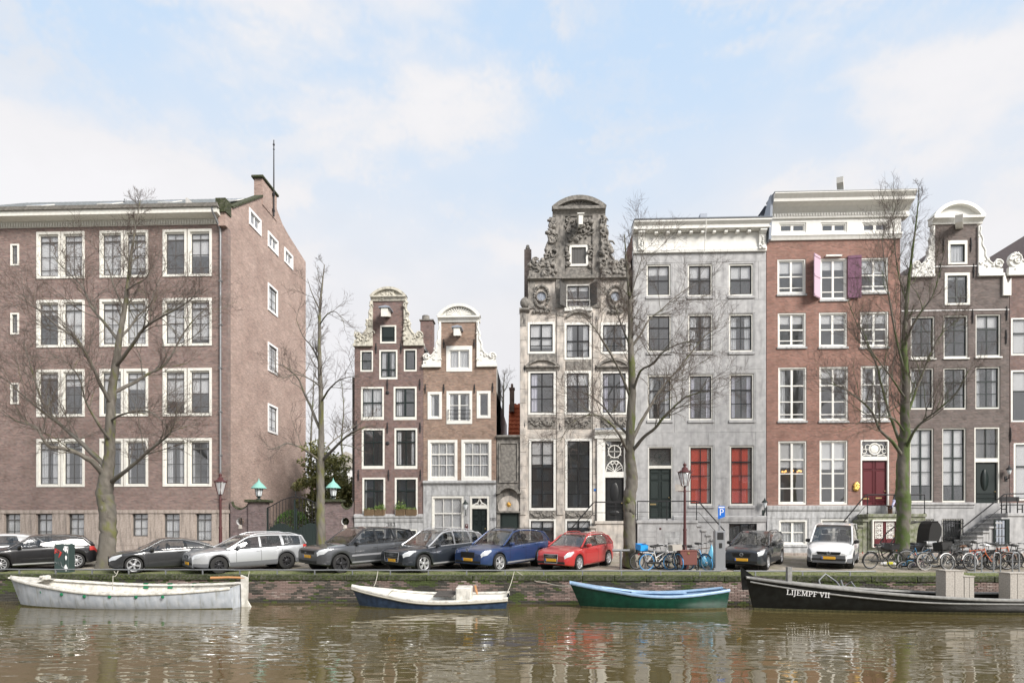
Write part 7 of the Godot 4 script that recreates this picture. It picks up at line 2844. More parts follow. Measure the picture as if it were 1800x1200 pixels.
func wheel_parts(sh: Shape, w: float, style: Dictionary) -> Array:
	var R := sh.R
	var t := MB.new()
	var ri: float = R * style.get("rim", 0.68)
	t.lathe([Vector2(ri, -w * 0.46), Vector2(R * 0.93, -w * 0.5), Vector2(R, -w * 0.36), Vector2(R, w * 0.36), Vector2(R * 0.93, w * 0.5), Vector2(ri, w * 0.46)], 28)
	var d := MB.new()
	d.lathe([Vector2(0.001, w * 0.16), Vector2(ri * 0.86, w * 0.14)], 24)
	var s := MB.new()
	s.lathe([Vector2(ri * 1.01, w * 0.40), Vector2(ri * 0.98, w * 0.475), Vector2(ri * 0.90, w * 0.44), Vector2(ri * 0.84, w * 0.15)], 28)
	var n: int = style.get("n", 5)
	for k in n:
		for q in style.get("twin", [0.0]):
			var a: float = TAU * (k + q) / n
			var dir := Vector3(cos(a), 0, sin(a))
			var sd := Vector3(-sin(a), 0, cos(a))
			var w0: float = style.get("w0", 0.035)
			var w1: float = style.get("w1", 0.03)
			var y0 := w * 0.40
			var y1 := w * 0.43
			var p := [dir * 0.03 + sd * w0, dir * 0.03 - sd * w0, dir * ri * 0.93 - sd * w1, dir * ri * 0.93 + sd * w1]
			s.quad(p[0] + Vector3(0, y0, 0), p[3] + Vector3(0, y1, 0), p[2] + Vector3(0, y1, 0), p[1] + Vector3(0, y0, 0))
			s.quad(p[0] + Vector3(0, y0, 0), p[0] + Vector3(0, y0 - 0.04, 0), p[3] + Vector3(0, y1 - 0.04, 0), p[3] + Vector3(0, y1, 0))
			s.quad(p[1] + Vector3(0, y0 - 0.04, 0), p[1] + Vector3(0, y0, 0), p[2] + Vector3(0, y1, 0), p[2] + Vector3(0, y1 - 0.04, 0))
	s.lathe([Vector2(0.07, w * 0.38), Vector2(0.065, w * 0.46), Vector2(0.001, w * 0.47)], 12)
	return [t.mesh(), d.mesh(), s.mesh()]

func car(called: String, label: String, o: Dictionary) -> Node3D:
	var sh := Shape.new()
	sh.o = o
	sh.L = o.L
	sh.W = o.W
	sh.H = o.H
	sh.R = o.R
	sh.wheels = [o.axles[0], o.axles[1]]
	sh.top = sh.line(o.top)
	sh.belt = sh.line(o.belt)
	sh.roof = sh.line(o.roof)
	var t := thing(called, label, o.get("cat", "car"), Vector3.ZERO, "cars parked along the quay")
	var paint: String = o.paint
	var L: float = o.L
	# body shell
	var xs := []
	var x := -L / 2
	while x < L / 2 - 0.001:
		xs.append(x)
		x += 0.035 if absf(x) > L / 2 - 0.2 or absf(x - sh.wheels[0]) < sh.R * 1.3 or absf(x - sh.wheels[1]) < sh.R * 1.3 else 0.10
	xs.append(L / 2)
	var rows := []
	for q in xs:
		rows.append(mirrored(sh.section(q)))
	var b := MB.new()
	b.loft(rows, false, true)
	for e in [0, rows.size() - 1]:
		b.fan(rows[e], e != 0)
	var body := put("body", b, paint, t)
	b = MB.new()
	b.box(-L / 2 + 0.25, o.get("clear", 0.2) + 0.02, -o.W / 2 + 0.28, L / 2 - 0.25, 0.55, o.W / 2 - 0.28)
	for w in sh.wheels:
		b.lathe([Vector2(sh.R * 1.12, -0.001), Vector2(sh.R * 1.12, 0.30), Vector2(0.001, 0.30)], 20, Transform3D(Basis(Vector3(1, 0, 0), Vector3(0, 0, -1), Vector3(0, 1, 0)), Vector3(w, sh.R, o.W / 2 - 0.04)))
		b.lathe([Vector2(sh.R * 1.12, -0.001), Vector2(sh.R * 1.12, 0.30), Vector2(0.001, 0.30)], 20, Transform3D(Basis(Vector3(1, 0, 0), Vector3(0, 0, 1), Vector3(0, -1, 0)), Vector3(w, sh.R, -o.W / 2 + 0.04)))
	put("underbody", b, "rubber", t)
	# glasshouse: x of windscreen foot, windscreen head, rear window head, rear window foot
	var g: Array = o.glass
	var roof := MB.new()
	var screen := MB.new()
	var side := MB.new()
	var back := MB.new()
	for span in [[g[0], g[1], screen], [g[1], g[2], roof], [g[2], g[3], back]]:
		var rr := []
		var ss := []
		for i in 9:
			var c := sh.cabin(lerpf(span[0], span[1], i / 8.0))
			rr.append(mirrored(c.slice(2)))
			ss.append(c.slice(0, 3))
		span[2].loft(rr)
		side.loft(ss, false, true)
		var s2 := []
		for q in ss:
			s2.append(PackedVector3Array([q[0] * Vector3(1, 1, -1), q[1] * Vector3(1, 1, -1), q[2] * Vector3(1, 1, -1)]))
		side.loft(s2)
	for gl in [screen, side, back]:       # laminated: three thin sheets
		var n0: int = gl.v.size()
		var ix0: PackedInt32Array = gl.ix.duplicate()
		for k in [1, 2]:
			for i in n0:
				gl.v.append(gl.v[i] - gl.n[i] * 0.006 * k)
				gl.n.append(gl.n[i])
			for i in ix0:
				gl.ix.append(i + n0 * k)
	put("roof", roof, o.get("roof_paint", paint), t)
	put("windscreen", screen, "car_glass", t)
	put("rear_window", back, "car_glass" if not o.get("van", false) else paint, t)
	put("side_glass", side, "car_glass" if not o.get("van", false) else "car_glass", t)
	# pillars and frames
	b = MB.new()
	var tr := MB.new()
	for z in [1.0, -1.0]:
		var flip := Vector3(1, 1, z)
		for span in [[g[0], g[1], 0.038], [g[1], g[2], 0.032], [g[2], g[3], 0.05]]:
			var pts := []
			var rad := []
			for i in 7:
				var c := sh.cabin(lerpf(span[0], span[1], i / 6.0))
				pts.append((c[2] + Vector3(0, -0.005, 0)) * flip)
				rad.append(span[2])
			b.tube(pts, rad, 6)
		var low := []
		var lr := []
		for i in 9:
			var c := sh.cabin(lerpf(g[0], g[3], i / 8.0))
			low.append((c[0] + Vector3(0, 0.006, 0.004)) * flip)
			lr.append(0.016)
		tr.tube(low, lr, 5)
		for p in o.get("pillars", []):
			var rows2 := []
			for i in 3:
				var xx: float = lerpf(p[0], p[1], i / 2.0)
				var c := sh.cabin(xx)
				var tilt: float = p[2] if p.size() > 2 else 0.0
				var row := PackedVector3Array()
				for j in 3:
					var cc := sh.cabin(xx + tilt * j / 2.0)
					row.append((cc[j] + Vector3(0, 0, 0.006)) * flip)
				rows2.append(row)
			(tr if p.size() > 3 else b).loft(rows2, false, z > 0)
	put("pillar_frame", b, o.get("pillar_paint", paint), t)
	put("window_trim", tr, o.get("trim", "plain_black"), t)
	# seats and wheel inside
	b = MB.new()
	for sx in o.get("seats", [0.25, -0.65]):
		for sz in [-0.36, 0.36]:
			b.cbox(sx - 0.08, 0.55, sz - 0.24, sx + 0.08, o.H - 0.50, sz + 0.24, 0.05)
			b.cbox(sx - 0.06, o.H - 0.47, sz - 0.13, sx + 0.05, o.H - 0.26, sz + 0.13, 0.04)
	b.box(g[0] - 0.5, 0.6, -o.W * 0.4, g[0] - 0.1, sh.belt.sample(g[0] - 0.3) - 0.02, o.W * 0.4)
	put("seat", b, "plain_black", t)
	b = MB.new()
	b.ring(Vector3(g[0] - 0.62, sh.belt.sample(g[0] - 0.5) + 0.02, -0.36), Vector3(0.9, 0.45, 0).normalized(), 0.18, 0.016, 18, 5)
	put("steering_wheel", b, "plain_black", t)
	# doors: shut lines and handles
	b = MB.new()
	for dx in o.get("seams", []):
		side_patch(b, sh, dx - 0.006, dx + 0.006, 1.6, 6.9, 0.004, 1, 8)
	put("door_seam", b, "plain_black", t)
	for hx in o.get("handles", []):
		for z in [1.0, -1.0]:
			b = MB.new()
			var p := sh.on_side(hx, 5.1)
			b.cbox(hx - 0.10, p.y - 0.018, z * p.z - 0.03, hx + 0.08, p.y + 0.018, z * p.z + 0.03, 0.012)
			put("door_handle", b, o.get("handle_paint", paint), t)
	if o.has("cladding"):
		b = MB.new()
		side_patch(b, sh, -L / 2 + 0.02, L / 2 - 0.02, 1.0, o.get("clad_top", 2.4), 0.008, 90, 3)
		put("cladding", b, o.cladding, t)
	if o.has("skirt"):
		b = MB.new()
		side_patch(b, sh, sh.wheels[1] + sh.R * 1.3, sh.wheels[0] - sh.R * 1.3, 1.9, 2.25, 0.012, 10, 2)
		put("side_skirt", b, o.skirt, t)
	if o.has("moulding"):
		b = MB.new()
		side_patch(b, sh, sh.wheels[1] + sh.R * 1.25, sh.wheels[0] - sh.R * 1.25, 3.2, 3.6, 0.012, 10, 2)
		put("side_moulding", b, o.moulding, t)
	# mirrors
	for z in [1.0, -1.0]:
		b = MB.new()
		var mp: Vector3 = sh.cabin(g[0] - 0.42)[0]
		b.cbox(mp.x - 0.08, mp.y + 0.01, z * (mp.z + 0.12) - 0.10, mp.x + 0.07, mp.y + 0.15, z * (mp.z + 0.12) + 0.10, 0.035)
		b.box(mp.x - 0.03, mp.y - 0.01, minf(z * mp.z, z * (mp.z + 0.1)), mp.x + 0.03, mp.y + 0.03, maxf(z * mp.z, z * (mp.z + 0.1)))
		put("mirror", b, o.get("mirror_paint", paint), t)
	# lamps
	var hl: Array = o.get("head", [L / 2 - 0.46, L / 2 - 0.015, 4.3, 6.6])
	for z in [1.0, -1.0]:
		b = MB.new()
		var rows3 := []
		for i in 7:
			var xx: float = lerpf(hl[0], hl[1], i / 6.0)
			var row := PackedVector3Array()
			var f0: float = lerpf((hl[2] + hl[3]) / 2, hl[2], minf(1.0, i / 3.0))
			for j in 4:
				var p := sh.on_side(xx, lerpf(f0, hl[3], j / 3.0))
				row.append(Vector3(p.x + 0.010, p.y + 0.002, (p.z + 0.007) * z))
			rows3.append(row)
		b.loft(rows3, false, z < 0)
		put("headlight", b, "lamp_lens", t)
		b = MB.new()
		var tl: Array = o.get("taillamp", [-L / 2 + 0.02, -L / 2 + 0.30, 4.6, 6.6])
		var rows4 := []
		for i in 6:
			var xx: float = lerpf(tl[0], tl[1], i / 5.0)
			var row := PackedVector3Array()
			for j in 4:
				var p := sh.on_side(xx, lerpf(tl[2], tl[3], j / 3.0))
				row.append(Vector3(p.x - 0.008, p.y, (p.z + 0.008) * z))
			rows4.append(row)
		b.loft(rows4, false, z < 0)
		put("taillight", b, "lamp_red", t)
	# front: grille, plate, lower intake
	var xf := L / 2
	var gr: Array = o.get("grille", [0.36, 0.52, 0.74])
	b = MB.new()
	b.prism(PackedVector2Array([Vector2(-gr[0], gr[1]), Vector2(gr[0], gr[1]), Vector2(gr[0] * o.get("grille_top", 1.1), gr[2]), Vector2(-gr[0] * o.get("grille_top", 1.1), gr[2])]), -0.06, 0.012, Transform3D(Basis(Vector3(0, 0, -1), Vector3(0, 1, 0), Vector3(1, 0, 0)), Vector3(xf, 0, 0)))
	var gn := put("grille", b, "plain_black", t)
	b = MB.new()
	var gb := 6
	for i in gb:
		var yy: float = lerpf(gr[1] + 0.02, gr[2] - 0.02, i / (gb - 1.0))
		b.box(xf, yy - 0.006, -gr[0] * 0.95, xf + 0.022, yy + 0.006, gr[0] * 0.95)
	if o.get("grille_rim", false):
		var q: float = gr[0] * 1.06
		b.tube([Vector3(xf + 0.015, gr[1], -q), Vector3(xf + 0.015, gr[2], -q * o.get("grille_top", 1.1)), Vector3(xf + 0.015, gr[2], q * o.get("grille_top", 1.1)), Vector3(xf + 0.015, gr[1], q), Vector3(xf + 0.015, gr[1], -q)], [0.016, 0.016, 0.016, 0.016, 0.016], 5)
	put("grille_bars", b, o.get("grille_bar", "steel_grey"), gn)
	b = MB.new()
	var lo: float = o.get("clear", 0.2) + 0.13
	b.cbox(xf - 0.07, lo, -o.W * 0.36, xf + 0.008, lo + 0.10, o.W * 0.36, 0.01)
	put("lower_intake", b, "plain_black", t)
	b = MB.new()
	var py: float = o.get("plate", 0.44)
	b.cbox(xf, py - 0.055, -0.26, xf + 0.034, py + 0.055, 0.26, 0.006)
	var pl := put("number_plate", b, "plate_yellow", t)
	b = MB.new()
	b.box(xf + 0.030, py - 0.05, 0.21, xf + 0.037, py + 0.05, 0.255)
	put("plate_band", b, "plate_blue", pl)
	b = MB.new()
	match o.get("badge", "disc"):
		"disc":
			b.ring(Vector3(xf + 0.028, o.get("badge_y", 0.66), 0), Vector3(1, 0, 0), 0.062, 0.013, 18, 6)
			b.tube([Vector3(xf + 0.028, o.get("badge_y", 0.66) + 0.05, -0.035), Vector3(xf + 0.028, o.get("badge_y", 0.66) - 0.05, 0.0), Vector3(xf + 0.028, o.get("badge_y", 0.66) + 0.05, 0.035)], [0.01, 0.01, 0.01], 5)
		"rings":
			for i in 4:
				b.ring(Vector3(xf + 0.028, o.get("badge_y", 0.66), -0.09 + i * 0.06), Vector3(1, 0, 0), 0.042, 0.008, 16, 5)
		"bar":
			b.tube([Vector3(xf + 0.026, gr[1], -gr[0] * 0.8), Vector3(xf + 0.026, gr[2], gr[0] * 0.8)], [0.012, 0.012], 5)
			b.ring(Vector3(xf + 0.028, o.get("badge_y", 0.66), 0), Vector3(1, 0, 0), 0.05, 0.01, 16, 5)
		"plate":
			b.box(xf, o.badge_y - 0.02, 0.05, xf + 0.028, o.badge_y + 0.02, 0.16)
	put("badge", b, "galvanised", t)
	if o.has("cladding"):
		b = MB.new()
		b.cbox(xf - 0.10, o.get("clear", 0.2) + 0.03, -o.W * 0.355, xf + 0.004, py + 0.13, o.W * 0.355, 0.02)
		put("front_bumper", b, o.cladding, t)
	b = MB.new()
	b.cbox(-xf - 0.03, 0.46, -o.W * 0.38, -xf + 0.02, 0.56, o.W * 0.38, 0.01)
	put("rear_bumper", b, o.get("cladding", paint), t)
	if o.has("rails"):
		b = MB.new()
		for z in [1.0, -1.0]:
			var pts := []
			var rad := []
			for i in 7:
				var c := sh.cabin(lerpf(g[1] - 0.1, g[2] + 0.1, i / 6.0))
				pts.append((c[3] + Vector3(0, 0.055 if i > 0 and i < 6 else 0.0, 0)) * Vector3(1, 1, z))
				rad.append(0.018)
			b.tube(pts, rad, 6)
		put("roof_rail", b, o.rails, t)
	# wheels
	var wp := wheel_parts(sh, o.get("tyre", 0.22), o.get("rimstyle", {}))
	for w in sh.wheels:
		for z in [1.0, -1.0]:
			var wn := put("wheel", wp[0], "rubber", t, Vector3(w, sh.R, z * (o.W / 2 - 0.115)))
			wn.transform.basis = Basis(Vector3(1, 0, 0), Vector3(0, 0, z), Vector3(0, -z, 0)).rotated(Vector3(0, 0, 1), rng.randf() * TAU)
			put("brake_disc", wp[1], "iron", wn)
			put("rim", wp[2], o.get("rim_paint", "alloy"), wn)
	return t

# stands a car on the sloping quay with its near front wheel at a point; heading is measured from -x towards the water
func park(t: Node3D, o: Dictionary, at: Vector3, heading: float) -> void:
	var a := deg_to_rad(heading)
	var f := Vector3(-cos(a), 0, sin(a))
	var up := Vector3(0, 1, SLOPE).normalized()
	f = (f - up * f.dot(up)).normalized()
	var r := f.cross(up).normalized()
	var bs := Basis(f, up, r)
	var off: Vector3 = bs * Vector3(o.axles[0], 0, -(o.W / 2 - 0.1))
	var p := Vector3(at.x, street_y(at.z), at.z) - off
	p.y = street_y(p.z) + 0.012
	t.transform = Transform3D(bs, p)

func make_cars() -> void:
	glass("car_glass", Color(0.06, 0.07, 0.07), 0.16)
	plain("lamp_lens", lin(0.55, 0.58, 0.60), 0.08, 0.3).clearcoat_enabled = true
	plain("lamp_red", lin(0.42, 0.02, 0.015), 0.12).clearcoat_enabled = true
	plain("plate_yellow", lin(0.72, 0.38, 0.03), 0.5)
	plain("alloy", lin(0.55, 0.56, 0.58), 0.3, 0.6)
	plain("dark_alloy", lin(0.05, 0.05, 0.055), 0.35, 0.6)
	plain("grey_plastic", lin(0.11, 0.115, 0.125), 0.6)
	paint_car("car_black", lin(0.010, 0.010, 0.012), 0.1)
	paint_car("car_grey", lin(0.040, 0.042, 0.045), 0.4)
	paint_car("car_silver", lin(0.50, 0.52, 0.54), 0.5)
	paint_car("car_slate", lin(0.075, 0.08, 0.088), 0.45)
	paint_car("car_ink", lin(0.026, 0.032, 0.042), 0.4)
	paint_car("car_blue", lin(0.026, 0.055, 0.155), 0.35)
	paint_car("car_red", lin(0.42, 0.028, 0.03), 0.15)
	paint_car("car_white", lin(0.76, 0.77, 0.78), 0.0)
	# a hatchback
	var hatch := {"L": 4.26, "W": 1.80, "H": 1.46, "R": 0.32, "axles": [1.30, -1.33], "clear": 0.19, "paint": "car_black",
		"top": [[-2.13, 0.78], [-2.0, 0.95], [-1.5, 0.98], [0.55, 0.98], [0.95, 0.98], [1.5, 0.92], [1.85, 0.86], [2.05, 0.79], [2.11, 0.73], [2.13, 0.66]],
		"belt": [[-2.13, 0.72], [-2.0, 0.93], [-1.2, 0.98], [0.6, 0.93], [0.95, 0.90], [1.6, 0.85], [1.95, 0.79], [2.08, 0.72], [2.13, 0.63]],
		"roof": [[-2.02, 0.96], [-1.6, 1.36], [-1.1, 1.44], [-0.3, 1.46], [0.15, 1.43], [0.30, 1.40], [1.05, 0.95]],
		"glass": [1.05, 0.22, -1.62, -2.02], "pillars": [[-0.36, -0.26, 0.0, 1], [-1.25, -1.9, 0.15]], "seams": [0.78, -0.31, -1.15], "handles": [-0.2, -1.02], "seats": [0.0, -0.85],
		"grille": [0.34, 0.60, 0.70], "plate": 0.40, "badge_y": 0.65, "skirt": "alloy", "rimstyle": {"n": 10, "w0": 0.012, "w1": 0.018, "rim": 0.72}}
	var golf := car("parked_car", "black hatchback with ten-spoke wheels behind the graffitied green cabinet", hatch)
	park(golf, hatch, Vector3(-22.134,0.033,9.929), 36.0)
	var white := with(hatch, {"paint": "car_white"})
	var wc := car("parked_car", "white hatchback parked beyond the black hatchback", white)
	park(wc, white, Vector3(-24.846,0.06,9.468), 34.0)
	# low coupe
	var coupe := {"L": 4.19, "W": 1.84, "H": 1.36, "R": 0.33, "axles": [1.24, -1.23], "clear": 0.17, "paint": "car_grey", "nose": 0.26,
		"top": [[-2.09, 0.72], [-1.95, 0.92], [-1.5, 0.98], [0.5, 0.93], [0.9, 0.93], [1.5, 0.86], [1.85, 0.78], [2.04, 0.70], [2.09, 0.62]],
		"belt": [[-2.09, 0.68], [-1.95, 0.88], [-1.3, 0.94], [0.5, 0.88], [0.9, 0.86], [1.6, 0.80], [1.95, 0.71], [2.04, 0.66], [2.09, 0.58]],
		"roof": [[-1.75, 0.95], [-1.2, 1.18], [-0.6, 1.32], [-0.1, 1.36], [0.2, 1.33], [1.0, 0.90]],
		"glass": [1.0, 0.22, -0.55, -1.75], "pillars": [[-0.75, -1.7, 0.1]], "seams": [0.72, -0.55], "handles": [-0.42], "seats": [-0.05], "tumble": 0.66,
		"grille": [0.36, 0.34, 0.62], "grille_top": 1.25, "grille_rim": true, "grille_bar": "plain_black", "plate": 0.45, "badge": "rings", "badge_y": 0.58, "skirt": "car_grey", "rimstyle": {"n": 5, "twin": [-0.1, 0.1], "w0": 0.012, "w1": 0.022, "rim": 0.76}, "flare": 0.035}
	var c := car("parked_car", "dark grey low coupe with bright split-spoke wheels beside the big tree", coupe)
	park(c, coupe, Vector3(-16.292,0.011,10.303), 33.0)
	# estate
	var estate := {"L": 4.73, "W": 1.86, "H": 1.50, "R": 0.34, "axles": [1.42, -1.34], "clear": 0.24, "paint": "car_silver", "nose": 0.26,
		"top": [[-2.36, 0.74], [-2.28, 1.02], [-1.9, 1.02], [0.5, 0.98], [0.9, 0.99], [1.6, 0.93], [2.05, 0.88], [2.27, 0.83], [2.34, 0.77], [2.36, 0.70]],
		"belt": [[-2.36, 0.72], [-2.28, 1.0], [-1.6, 1.0], [0.5, 0.95], [0.9, 0.92], [1.7, 0.88], [2.15, 0.83], [2.32, 0.76], [2.36, 0.66]],
		"roof": [[-2.28, 1.04], [-2.08, 1.42], [-1.6, 1.47], [-0.5, 1.50], [0.05, 1.47], [0.25, 1.43], [1.1, 0.97]],
		"glass": [1.1, 0.18, -2.05, -2.28], "pillars": [[-0.30, -0.22, 0.0], [-1.16, -1.28, 0.06], [-2.0, -2.2, 0.04]], "seams": [0.74, -0.27, -1.15], "handles": [-0.15, -1.0], "seats": [0.05, -0.85],
		"taillamp": [-2.30, -2.10, 3.6, 6.9], "cladding": "grey_plastic", "clad_top": 2.6, "grille": [0.30, 0.58, 0.76], "grille_rim": true, "plate": 0.42, "badge": "bar", "badge_y": 0.67, "rails": "alloy", "rim_paint": "dark_alloy", "mirror_paint": "grey_plastic", "rimstyle": {"n": 8, "w0": 0.02, "w1": 0.02, "rim": 0.60}}
	c = car("parked_car", "silver estate with grey bumpers, roof rails and plain steel wheels", estate)
	park(c, estate, Vector3(-12.819,0.01,10.326), 43.0)
	# tall off-roaders
	var rover := {"L": 4.85, "W": 1.98, "H": 1.77, "R": 0.38, "axles": [1.48, -1.44], "clear": 0.30, "paint": "car_slate", "nose": 0.22, "roof_paint": "car_black", "pillar_paint": "car_black",
		"top": [[-2.42, 0.9], [-2.3, 1.15], [0.6, 1.13], [0.95, 1.15], [1.7, 1.09], [2.1, 1.05], [2.32, 1.01], [2.40, 0.95], [2.42, 0.88]],
		"belt": [[-2.42, 0.85], [-2.3, 1.13], [0.6, 1.10], [1.0, 1.08], [1.8, 1.04], [2.2, 1.0], [2.38, 0.94], [2.42, 0.84]],
		"roof": [[-2.30, 1.16], [-2.05, 1.62], [-1.4, 1.72], [-0.3, 1.77], [0.15, 1.74], [0.35, 1.70], [1.15, 1.13]],
		"glass": [1.15, 0.28, -1.95, -2.30], "pillars": [[-0.28, -0.18, 0.0, 1], [-1.18, -1.28, 0.05, 1], [-1.9, -2.15, 0.05]], "seams": [0.82, -0.22, -1.15], "handles": [-0.1, -1.0], "seats": [0.05, -0.85],
		"grille": [0.50, 0.78, 0.92], "grille_bar": "plain_black", "plate": 0.68, "badge": "plate", "badge_y": 0.83, "moulding": "steel_grey", "skirt": "steel_grey", "rim_paint": "dark_alloy", "rimstyle": {"n": 5, "twin": [-0.09, 0.09], "w0": 0.015, "w1": 0.024, "rim": 0.74}, "tyre": 0.26}
	c = car("parked_car", "slate grey off-roader with black roof and black wheels", rover)
	park(c, rover, Vector3(-8.002,0.027,10.03), 47.0)
	var suv := {"L": 4.66, "W": 1.89, "H": 1.66, "R": 0.37, "axles": [1.44, -1.38], "clear": 0.25, "paint": "car_ink", "nose": 0.24, "trim": "alloy", "pillar_paint": "alloy",
		"top": [[-2.33, 0.82], [-2.2, 1.08], [0.5, 1.06], [0.95, 1.07], [1.6, 1.01], [2.0, 0.97], [2.22, 0.92], [2.31, 0.86], [2.33, 0.78]],
		"belt": [[-2.33, 0.78], [-2.2, 1.07], [-1.4, 1.07], [0.5, 1.02], [0.95, 0.99], [1.7, 0.95], [2.12, 0.90], [2.29, 0.84], [2.33, 0.74]],
		"roof": [[-2.22, 1.10], [-1.85, 1.50], [-1.3, 1.61], [-0.3, 1.66], [0.1, 1.63], [0.3, 1.58], [1.15, 1.05]],
		"glass": [1.15, 0.24, -1.72, -2.22], "pillars": [[-0.34, -0.25, 0.0, 1], [-1.2, -1.3, 0.05, 1], [-1.7, -2.0, 0.08]], "seams": [0.78, -0.29, -1.15], "handles": [-0.18, -1.02], "seats": [0.05, -0.85],
		"grille": [0.38, 0.46, 0.84], "grille_top": 1.16, "grille_rim": true, "plate": 0.52, "badge": "rings", "badge_y": 0.74, "skirt": "alloy", "rails": "alloy", "mirror_paint": "car_ink", "rimstyle": {"n": 5, "twin": [-0.13, 0.13], "w0": 0.02, "w1": 0.03, "rim": 0.70}, "tyre": 0.25}
	c = car("parked_car", "dark blue-grey sport utility car with silver window trim and four-ring grille", suv)
	park(c, suv, Vector3(-4.714,0.037,9.864), 50.0)
	var blue := with(suv, {"L": 4.71, "H": 1.67, "paint": "car_blue", "trim": "plain_black", "pillar_paint": "car_blue", "mirror_paint": "car_blue", "badge": "disc", "badge_y": 0.90, "grille": [0.36, 0.60, 0.82], "grille_top": 1.0, "grille_rim": false, "grille_bar": "plain_black", "rails": "plain_black", "rimstyle": {"n": 5, "twin": [-0.16, 0.16], "w0": 0.02, "w1": 0.035, "rim": 0.72}, "cladding": "car_blue"})
	blue.erase("cladding")
	c = car("parked_car", "bright blue sport utility car with five-spoke wheels", blue)
	park(c, blue, Vector3(-1.71,0.064,9.404), 54.0)
	var red := with(hatch, {"L": 4.28, "W": 1.77, "H": 1.43, "paint": "car_red", "grille": [0.27, 0.34, 0.70], "grille_top": 1.15, "grille_rim": true, "plate": 0.47, "badge": "rings", "badge_y": 0.63, "skirt": "car_red", "rails": "car_red", "rimstyle": {"n": 7, "w0": 0.03, "w1": 0.034, "rim": 0.70}, "nose": 0.28})
	c = car("parked_car", "red hatchback with seven-spoke wheels", red)
	park(c, red, Vector3(1.525,0.085,9.033), 58.0)
	var wagon := with(estate, {"L": 4.67, "W": 1.75, "H": 1.47, "R": 0.315, "clear": 0.19, "paint": "car_ink", "rails": "plain_black", "grille": [0.34, 0.56, 0.72], "grille_rim": false, "grille_bar": "plain_black", "badge": "disc", "badge_y": 0.66, "plate": 0.45, "moulding": "car_ink", "mirror_paint": "plain_black", "rim_paint": "alloy", "rimstyle": {"n": 6, "w0": 0.03, "w1": 0.04, "rim": 0.68}, "taillamp": [-2.30, -2.12, 4.6, 6.6]})
	wagon.erase("cladding")
	c = car("parked_car", "black estate with round grille badge beside the parking meter", wagon)
	park(c, wagon, Vector3(9.29,0.118,8.461), 60.0)
	var van := {"L": 4.40, "W": 1.80, "H": 1.82, "R": 0.32, "axles": [1.36, -1.32], "clear": 0.22, "paint": "car_white", "nose": 0.24, "tail": 0.10, "van": true, "tumble": 0.78, "cat": "van",
		"top": [[-2.2, 0.9], [-2.18, 1.10], [0.9, 1.08], [1.2, 1.10], [1.7, 0.98], [1.98, 0.89], [2.12, 0.82], [2.18, 0.76], [2.2, 0.68]],
		"belt": [[-2.2, 0.85], [-2.18, 1.08], [0.7, 1.03], [1.1, 1.00], [1.7, 0.88], [2.02, 0.82], [2.15, 0.75], [2.2, 0.64]],
		"roof": [[-2.18, 1.5], [-2.1, 1.76], [-1.0, 1.82], [0.2, 1.81], [0.5, 1.75], [1.35, 1.08]],
		"glass": [1.35, 0.42, -2.1, -2.18], "pillars": [[-0.15, -2.12, 0.0], [0.42, 0.50, 0.0]], "seams": [0.95, -0.12], "handles": [0.0], "seats": [0.25],
		"head": [1.70, 2.185, 4.0, 6.6], "cladding": "grey_plastic", "clad_top": 2.9, "grille": [0.42, 0.60, 0.72], "grille_bar": "plain_black", "badge": "disc", "badge_y": 0.67, "plate": 0.47, "mirror_paint": "plain_black", "rimstyle": {"n": 6, "w0": 0.03, "w1": 0.04, "rim": 0.62}}
	c = car("parked_van", "white delivery van with grey bumper facing the water", van)
	park(c, van, Vector3(13.008,0.154,7.853), 62.0)

# ---------------------------------------------------------------- boats; bows point to -x

